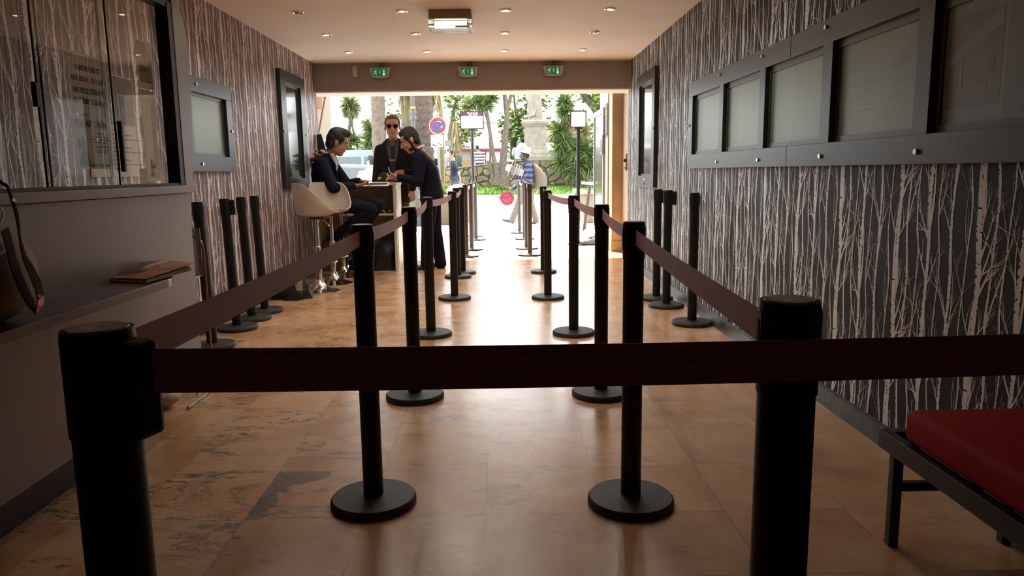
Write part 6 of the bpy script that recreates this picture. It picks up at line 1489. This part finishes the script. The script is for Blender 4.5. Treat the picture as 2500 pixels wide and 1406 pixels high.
yf = 9.858
MB().add([(-1.475, yf+.055, 1.63), (-1.315, yf+.055, 1.63), (-1.375, yf-.006, 1.20), (-1.415, yf-.006, 1.20), (-1.47, yf+.02, 1.50), (-1.32, yf+.02, 1.50), (-1.44, yf-.008, 1.36), (-1.35, yf-.008, 1.36)], [(0, 1, 5, 4), (4, 5, 7, 6), (6, 7, 2, 3)]).build('shirt', mat('shirt_charcoal', (0.040, 0.040, 0.042), 0.6), t)
MB().prism([(-1.42, yf+.035, 1.605), (-1.37, yf+.035, 1.605), (-1.378, yf+.016, 1.555), (-1.412, yf+.016, 1.555)], (0, -.012, 0)).build('tie_knot', mat('tie_black', (0.014,)*3, 0.4), t)
MB().add([(-1.41, yf+.008, 1.56), (-1.38, yf+.008, 1.56), (-1.362, yf-.016, 1.28), (-1.395, yf-.018, 1.20), (-1.428, yf-.016, 1.28)], [(0, 1, 2, 3, 4)]).build('tie', mat('tie_black', (0.014,)*3, 0.4), t)
MB().box(-1.435, -1.365, yf-.021, yf-.017, 1.352, 1.378).build('name_badge', mat('badge_gold', (0.45, 0.30, 0.08), 0.35, metal=0.5), t)
m_lens = mat('lens_black', (0.006,)*3, 0.08)
P = lambda x, y, z: hc + hq @ V(x*1.27, y*1.27, z*1.27)
for sd in (-1, 1):
    mb = MB(); mb.prism([P(sd*a, .094-abs(a-.03)*.15, z) for a, z in ((.007, .024), (.030, .028), (.058, .026), (.058, .010), (.046, -.008), (.026, -.012), (.010, .000))], hq@V(0, .005, 0)); mb.build('sunglass_lens', m_lens, t)
    MB().tube([P(sd*.058, .088, .022), P(sd*.080, .04, .022), P(sd*.086, -.012, .012)], .003, 6).build('sunglass_arm', m_lens, t)
MB().tube([P(-.012, .098, .018), P(.012, .098, .018)], .003, 6).build('sunglass_bridge', m_lens, t)
hb = MB(); E = lambda p, r_: hb.ell(P(*p), tuple(v*1.27 for v in r_), hq, 18, 12)
E((0, -.045, .035), (.080, .070, .078)); E((0, -.012, .084), (.071, .078, .046)); 
for sd in (-1, 1): E((sd*.068, .006, .040), (.014, .038, .042))
blob(hb, 'hair', m_hgr, t, 0.006, 2)

ALB[0] = 0.45
# ---- simpler figures farther off (same construction, coarser surface)
def figure(label, base, hc, hq, neck, tors, arms, legs, skin, top_m, leg_m, shoes, hair_m, vox=0.012, group=None, topname='shirt', sleeve=0.6, handcurl=0.5, legname='trousers', bald=False, hs=1.0):
    t = thing('person', label, 'person', base, group)
    b = MB(); head(b, hc, hq, hs); limb(b, neck, [.060, .054])
    torso(b, [(c, hw*.8, hd*.8, w_, f) for c, hw, hd, w_, f in tors])
    for a_ in arms:
        limb(b, a_[:3], [.045, .036, .026]); hand(b, a_[2], *a_[3], curl=handcurl)
    for l_ in legs: limb(b, l_, [.07, .05, .036])
    blob(b, 'body', skin, t, min(vox, 0.008), 2)
    j = MB(); torso(j, tors)
    for a_ in arms:
        if sleeve >= 1: limb(j, [a_[0], a_[1], a_[2]], [.070, .056, .042])
        else: limb(j, [a_[0], Vector(a_[0]).lerp(Vector(a_[1]), 0.85)], [.070, .062])
    top = blob(j, topname, top_m, t, vox, 3)
    if legs:
        j = MB()
        for l_ in legs: limb(j, [l_[0], Vector(l_[0]).lerp(Vector(l_[1]), .5), l_[1], Vector(l_[1]).lerp(Vector(l_[2]), .5), l_[2]], [.105, .092, .075, .070, .066])
        blob(j, legname, leg_m, t, vox, 3)
    if shoes:
        j = MB()
        for s_ in shoes: shoe(j, *s_)
        blob(j, 'shoes', mat('shoe_taupe', (0.12, 0.095, 0.085), 0.6), t, vox, 2)
    if not bald: hair_cap(t, hc, hq, hair_m, hs, vox=0.008)
    return t
def stripes(name, c1, c2, period, ax='Z', frac=0.5):
    m = bpy.data.materials.new(name); m.use_nodes = True; L = m.node_tree.links.new; b = m.node_tree.nodes['Principled BSDF']
    tc = N(m, 'ShaderNodeTexCoord'); sp = N(m, 'ShaderNodeSeparateXYZ'); L(tc.outputs['Object'], sp.inputs[0])
    d = N(m, 'ShaderNodeMath', operation='DIVIDE'); d.inputs[1].default_value = period; L(sp.outputs[ax], d.inputs[0])
    f = N(m, 'ShaderNodeMath', operation='FRACT'); L(d.outputs[0], f.inputs[0]); g = N(m, 'ShaderNodeMath', operation='GREATER_THAN'); g.inputs[1].default_value = frac; L(f.outputs[0], g.inputs[0])
    mx = N(m, 'ShaderNodeMixRGB'); L(g.outputs[0], mx.inputs['Fac']); mx.inputs['Color1'].default_value = (*c1, 1); mx.inputs['Color2'].default_value = (*c2, 1); L(mx.outputs[0], b.inputs['Base Color']); b.inputs['Roughness'].default_value = 0.85
    return m
# 4 the hat seller walking left across the pavement
Yp = 16.75
hc = V(.545, Yp, 1.555); hq = frame3((-1, -.05, -.10), (0, 0, 1))
tors = [(V(.62, Yp, .88), .17, .12, (0, 1, 0), (1, 0, 0)), (V(.63, Yp, 1.05), .165, .12, (0, 1, 0), (1, 0, 0)), (V(.62, Yp, 1.24), .19, .125, (0, 1, 0), (1, 0, 0)), (V(.60, Yp, 1.37), .18, .105, (0, 1, 0), (1, 0, 0)), (V(.585, Yp, 1.44), .08, .07, (0, 1, 0), (1, 0, 0))]
armn = [V(.63, Yp-.21, 1.33), V(.50, Yp-.24, 1.05), V(.335, Yp-.16, 1.085), ((-1, .1, 0), (0, .3, 1), (0, 1, 0))]
armf = [V(.60, Yp+.20, 1.33), V(.46, Yp+.12, .98), V(.26, Yp-.05, .80), ((-.6, 0, -1), (-1, 0, .4), (0, -1, 0))]
legs = [[V(.60, Yp-.08, .90), V(.40, Yp-.08, .50), V(.245, Yp-.08, .12)], [V(.64, Yp+.08, .90), V(.68, Yp+.08, .48), V(.80, Yp+.08, .10)]]
t = figure('dark skinned person in striped top walking with stacked hats', (.5, Yp, 0), hc, hq, [V(.59, Yp, 1.42), V(.565, Yp, 1.51)], tors, [armn, armf], legs, sk3, stripes('jersey_blue_stripes', (0.010, 0.012, 0.035), (0.055, 0.07, 0.19), 0.115), mat('trousers_beige', (0.26, 0.215, 0.17), 0.8, bump=0.3, bscale=12), [(V(.285, Yp-.08, .035), (-.93, 0, .30)), (V(.80, Yp+.08, .015), (-.98, 0, -.02))], mat('hair_black', (0.01,)*3, 0.8), vox=0.009, topname='jersey', sleeve=1, handcurl=0.8)
m_hat = mat('hat_white', (0.82, 0.80, 0.76), 0.8)
def hat(mb, c, q, r_=0.17, h=0.11, rb=0.09):
    rs = []
    for rr, z in ((r_, 0), (r_, .006), (rb*1.02, .012), (rb, h*.8), (rb*.8, h), (.01, h+.004)): rs.append([Vector(c)+q@V(rr*math.cos(a), rr*math.sin(a), z) for a in [2*PI*k/26 for k in range(26)]])
    mb.rings([[Vector(c)+q@V(.01*math.cos(a), .01*math.sin(a), 0) for a in [2*PI*k/26 for k in range(26)]]] + rs)
qh = Matrix.Rotation(-0.30, 3, 'Y')
t = thing('sun_hat', "white brimmed hats stacked on the walking person's head", 'hat', (.55, Yp, 1.62))
mb = MB(); hat(mb, (.56, Yp, 1.60), Matrix.Rotation(0.28, 3, 'Y'), .185, .14, .105); mb.build('lower_hat', m_hat, t, smooth=True)
mb = MB(); hat(mb, (.50, Yp, 1.72), Matrix.Rotation(0.05, 3, 'Y'), .12, .10, .085); mb.build('upper_hat', mat('hat_bluish', (0.70, 0.76, 0.85), 0.8), t, smooth=True)
t = thing('hat_bundle', 'bundle of nested pale hats with coloured bands under arm', 'hats', (.3, Yp-.2, 1.1))
qb = Matrix.Rotation(R(-68), 3, 'Y')
bands = (None, None, mat('hat_band_teal', (0.15, 0.42, 0.40), 0.7), None, mat('hat_band_brown', (0.28, 0.12, 0.07), 0.7), None)
for k in range(6):
    c = V(.50-.055*k, Yp-.22, 1.155+.022*k); mb = MB(); hat(mb, c, qb, .125+.012*k, .10, .075); o = mb.build('hat', m_hat, t, smooth=True)
    if bands[k]:
        mb = MB(); mb.rings([[c+qb@V(rr*math.cos(a), rr*math.sin(a), z) for a in [2*PI*i/26 for i in range(26)]] for rr, z in ((.128+.012*k, -.001), (.128+.012*k, .010))]); attach(mb.build('band', bands[k]), o)
t = thing('straw_hat', 'bright pink hat with orange ring hanging from hand', 'hat', (.15, Yp-.1, .62))
mb = MB(); qk = frame3((.12, 0, 0), (.12, -1, .12)); hat(mb, (.145, Yp-.07, .615), Matrix((Vector((1, 0, 0)), Vector((0, 0, 1)), Vector((0, -1, 0)))).transposed(), .160, .07, .10); mb.build('brim_and_crown', mat('hat_pink', (0.42, 0.012, 0.10), 0.4), t, smooth=True)
mb = MB(); mb.tube([(.145+.138*math.cos(a), Yp-.083, .615+.138*math.sin(a)) for a in [2*PI*k/32 for k in range(33)]], .006, 6, cap=False); mb.build('orange_ring', mat('ring_orange', (0.75, 0.28, 0.05), 0.5), t)
mb = MB()
r = random.Random(8)
for k in range(7): mb.tube([(.02, Yp-.05, .60+.01*k), (-.12-.03*r.random(), Yp-.05, .57+.02*k)], .006, 5)
mb.build('ribbons', mat('ribbon_lilac', (0.45, 0.38, 0.65), 0.6), t)
t = thing('rucksack', "beige canvas rucksack on the walking person's back", 'rucksack', (.86, Yp, .85))
mb = MB(); rs = []
for z, cx_, rx, ry in ((.80, .84, .05, .08), (.82, .86, .12, .14), (.95, .90, .145, .17), (1.1, .875, .14, .17), (1.25, .81, .11, .15), (1.34, .755, .06, .10), (1.36, .74, .02, .03)):
    rs.append([(cx_+rx*math.cos(a)*(1+.07*math.sin(7*a+z*9)), Yp+ry*math.sin(a), z) for a in [2*PI*i/26 for i in range(26)]])
mb.rings(rs).build('bag', mat('canvas_beige', (0.20, 0.175, 0.13), 0.85, bump=0.6, bscale=14), t, smooth=True)
for sy in (-.15, .15): MB().tube([(.76, Yp+sy, 1.32), (.66, Yp+sy*1.15, 1.45), (.50, Yp+sy*1.1, 1.36), (.47, Yp+sy, 1.2), (.62, Yp+sy*1.3, 1.0), (.75, Yp+sy, .92)], .013, 6).build('strap', MAT['canvas_beige'], t)
# 5 the walker in a navy polo
Yq = 23.9; hc = V(-1.505, Yq, 1.745); hq = frame3((-1, -.1, 0), (0, 0, 1)); z0 = gz(Yq)
tors = [(V(-1.45, Yq, 1.00), .155, .115, (0, 1, 0), (1, 0, 0)), (V(-1.45, Yq, 1.15), .155, .115, (0, 1, 0), (1, 0, 0)), (V(-1.455, Yq, 1.35), .185, .12, (0, 1, 0), (1, 0, 0)), (V(-1.465, Yq, 1.50), .18, .10, (0, 1, 0), (1, 0, 0)), (V(-1.475, Yq, 1.57), .08, .07, (0, 1, 0), (1, 0, 0))]
figure('person in navy polo walking beyond the bin', (-1.45, Yq, z0), hc, hq, [V(-1.475, Yq, 1.57), V(-1.49, Yq, 1.68)], tors, [[V(-1.45, Yq-.21, 1.46), V(-1.32, Yq-.23, 1.24), V(-1.26, Yq-.2, 1.02), ((.1, 0, -1), (-1, 0, 0), (0, -1, 0))], [V(-1.46, Yq+.21, 1.46), V(-1.55, Yq+.23, 1.22), V(-1.70, Yq+.2, 1.05), ((-.6, 0, -1), (-1, 0, 0), (0, 1, 0))]],
    [[V(-1.45, Yq-.09, 1.0), V(-1.50, Yq-.09, .56), V(-1.68, Yq-.09, .18)], [V(-1.44, Yq+.09, 1.0), V(-1.36, Yq+.09, .56), V(-1.20, Yq+.09, .20)]], sk2, mat('polo_navy', (0.035, 0.055, 0.10), 0.85), mat('jeans_blue', (0.07, 0.11, 0.19), 0.85), [(V(-1.66, Yq-.09, z0+.01), (-1, 0, .1)), (V(-1.20, Yq+.09, z0+.01), (-1, 0, -.02))], mat('hair_greybrown', (0.09, 0.07, 0.06), 0.8))
# 6 the person in a white dotted shirt, seen from behind
Yr = 17.9; hc = V(-3.06, Yr, 1.485); hq = frame3((-.75, .65, 0), (0, 0, 1))
def dots():
    m = bpy.data.materials.new('shirt_dotted'); m.use_nodes = True; L = m.node_tree.links.new; b = m.node_tree.nodes['Principled BSDF']
    tc = N(m, 'ShaderNodeTexCoord'); v = N(m, 'ShaderNodeTexVoronoi', Scale=16.0); L(tc.outputs['Object'], v.inputs['Vector'])
    r = ramp(m, [(0.16, (0.15, 0.15, 0.2)), (0.2, (0.80, 0.78, 0.76))]); L(v.outputs['Distance'], r.inputs['Fac']); L(r.outputs['Color'], b.inputs['Base Color']); b.inputs['Roughness'].default_value = 0.85
    return m
tors = [(V(-3.10, Yr, .70), .19, .14, (1, .6, 0), (-.6, 1, 0)), (V(-3.10, Yr, .95), .19, .14, (1, .6, 0), (-.6, 1, 0)), (V(-3.09, Yr, 1.15), .21, .13, (1, .6, 0), (-.6, 1, 0)), (V(-3.08, Yr, 1.25), .19, .11, (1, .6, 0), (-.6, 1, 0)), (V(-3.07, Yr, 1.33), .08, .07, (1, .6, 0), (-.6, 1, 0))]
figure('person with short dark hair in a white dotted shirt', (-3.1, Yr, 0), hc, hq, [V(-3.07, Yr, 1.32), V(-3.065, Yr, 1.42)], tors, [[V(-2.91, Yr+.10, 1.20), V(-2.85, Yr+.16, .95), V(-2.95, Yr+.3, .80), ((-.3, 1, 0), (0, 0, -1), (-1, 0, 0))], [V(-3.27, Yr-.11, 1.20), V(-3.37, Yr-.08, .95), V(-3.36, Yr+.15, .80), ((0, 1, 0), (0, 0, -1), (1, 0, 0))]],
    [[V(-3.18, Yr, .72), V(-3.2, Yr, .38), V(-3.2, Yr, .09)], [V(-3.0, Yr, .72), V(-3.0, Yr, .38), V(-3.0, Yr, .09)]], sk1, dots(), mat('jeans_blue', (0.07, 0.11, 0.19), 0.85), [(V(-3.2, Yr-.05, 0), (-.5, 1, 0)), (V(-3.0, Yr-.05, 0), (-.5, 1, 0))], mat('hair_darkgrey', (0.035, 0.03, 0.028), 0.7))
# 7.. the people sitting on the rubble wall, backs to the street
def sitter(label, x, y, zt, skin, top_m, hair_m, leanx=0.0, leany=0.0, hdx=0.0, sleeve=.6, bald=False, arms=0.25):
    hc = V(x+leanx+hdx, y+leany, zt+.74); hq = frame3((-.3+hdx, 1, -.1), (0, 0, 1))
    tors = [(V(x, y, zt+.02), .19, .15, (1, 0, 0), (0, 1, 0)), (V(x, y, zt+.18), .185, .14, (1, 0, 0), (0, 1, 0)), (V(x+leanx*.5, y+leany*.5, zt+.38), .205, .14, (1, 0, 0), (0, 1, 0)), (V(x+leanx*.8, y+leany*.8, zt+.53), .20, .12, (1, 0, 0), (0, 1, 0)), (V(x+leanx, y+leany, zt+.60), .08, .07, (1, 0, 0), (0, 1, 0))]
    sx = x+leanx*.8; sy_ = y+leany*.8
    ar = [[V(sx-.22, sy_, zt+.49), V(sx-.27, sy_+.05, zt+arms), V(sx-.20, sy_+.22, zt+arms-.05), ((0, 1, -.2), (0, 0, -1), (1, 0, 0))], [V(sx+.22, sy_, zt+.49), V(sx+.27, sy_+.05, zt+arms), V(sx+.2, sy_+.22, zt+arms-.05), ((0, 1, -.2), (0, 0, -1), (-1, 0, 0))]]
    return figure(label, (x, y, zt), hc, hq, [V(x+leanx, y+leany, zt+.58), V(x+leanx+hdx, y+leany, zt+.68)], tors, ar, [[V(x-.1, y+.05, zt+.08), V(x-.12, y+.50, zt+.07), V(x-.12, y+.52, zt-.05)], [V(x+.1, y+.05, zt+.08), V(x+.12, y+.50, zt+.07), V(x+.12, y+.52, zt-.05)]], skin, top_m, mat('shorts_dark', (0.05, 0.05, 0.07), 0.9), None, hair_m, vox=0.016, group='people sitting on the rubble wall', sleeve=sleeve, bald=bald, legname='shorts')
sitter('person in navy and white striped polo sitting on wall', -.93, 34.2, wtop(-.93)+.05, sk1, stripes('polo_stripes', (0.50, 0.50, 0.50), (0.015, 0.022, 0.06), 0.135, frac=0.62), m_hdk, leanx=-.04, hdx=-.06)
sitter('person in dark green shirt hunched on the rubble wall', -1.93, 34.2, wtop(-1.93)+.05, sk1, mat('shirt_green', (0.06, 0.12, 0.10), 0.9), m_hdk, leanx=-.12, leany=.12, hdx=-.14, bald=False)
sitter('person in pale blue top and blue cap on wall', -2.55, 34.2, wtop(-2.55)+.05, sk1, mat('shirt_paleblue', (0.55, 0.62, 0.75), 0.9), mat('cap_blue', (0.08, 0.22, 0.42), 0.7), leanx=.04)
sitter('person in black top sitting at left end of wall', -3.16, 34.3, wtop(-3.16)+.03, sk2, mat('shirt_black', (0.02, 0.02, 0.03), 0.9), mat('hair_darkgrey', (0.035, 0.03, 0.028), 0.7), leanx=.05)
sitter('person in white top and blue hat beside the pedestal', .86, 34.3, wtop(.86)+.05, sk2, mat('shirt_bluewhite', (0.66, 0.72, 0.82), 0.9), mat('cap_blue', (0.08, 0.22, 0.42), 0.7), sleeve=1)
sitter('grey haired person in white behind forked grey tree', .42, 36.5, 1.20, sk2, mat('shirt_white2', (0.7, 0.7, 0.7), 0.9), mat('hair_white', (0.5, 0.48, 0.46), 0.8))
t = thing('shopping_bag', 'orange paper shopping bag standing on the rubble wall', 'bag', (-1.55, 34.2, wtop(-1.55)+.05)); z0 = wtop(-1.55)+.052
MB().box(-1.68, -1.36, 34.1, 34.3, z0, z0+.27).build('bag', mat('bag_orange', (0.60, 0.36, 0.16), 0.7), t); MB().tube([(-1.60, 34.1, z0+.27), (-1.58, 34.1, z0+.36), (-1.48, 34.1, z0+.36), (-1.46, 34.1, z0+.27)], .006, 6).build('handle', m_ink, t)
t = thing('handbag', 'red handbag on the wall between two sitters', 'bag', (-2.2, 34.1, wtop(-2.2)+.05)); z0 = wtop(-2.2)+.052
MB().box(-2.32, -2.08, 34.0, 34.2, z0, z0+.15).build('bag', mat('bag_red', (0.55, 0.03, 0.04), 0.5), t, bevel=.02)
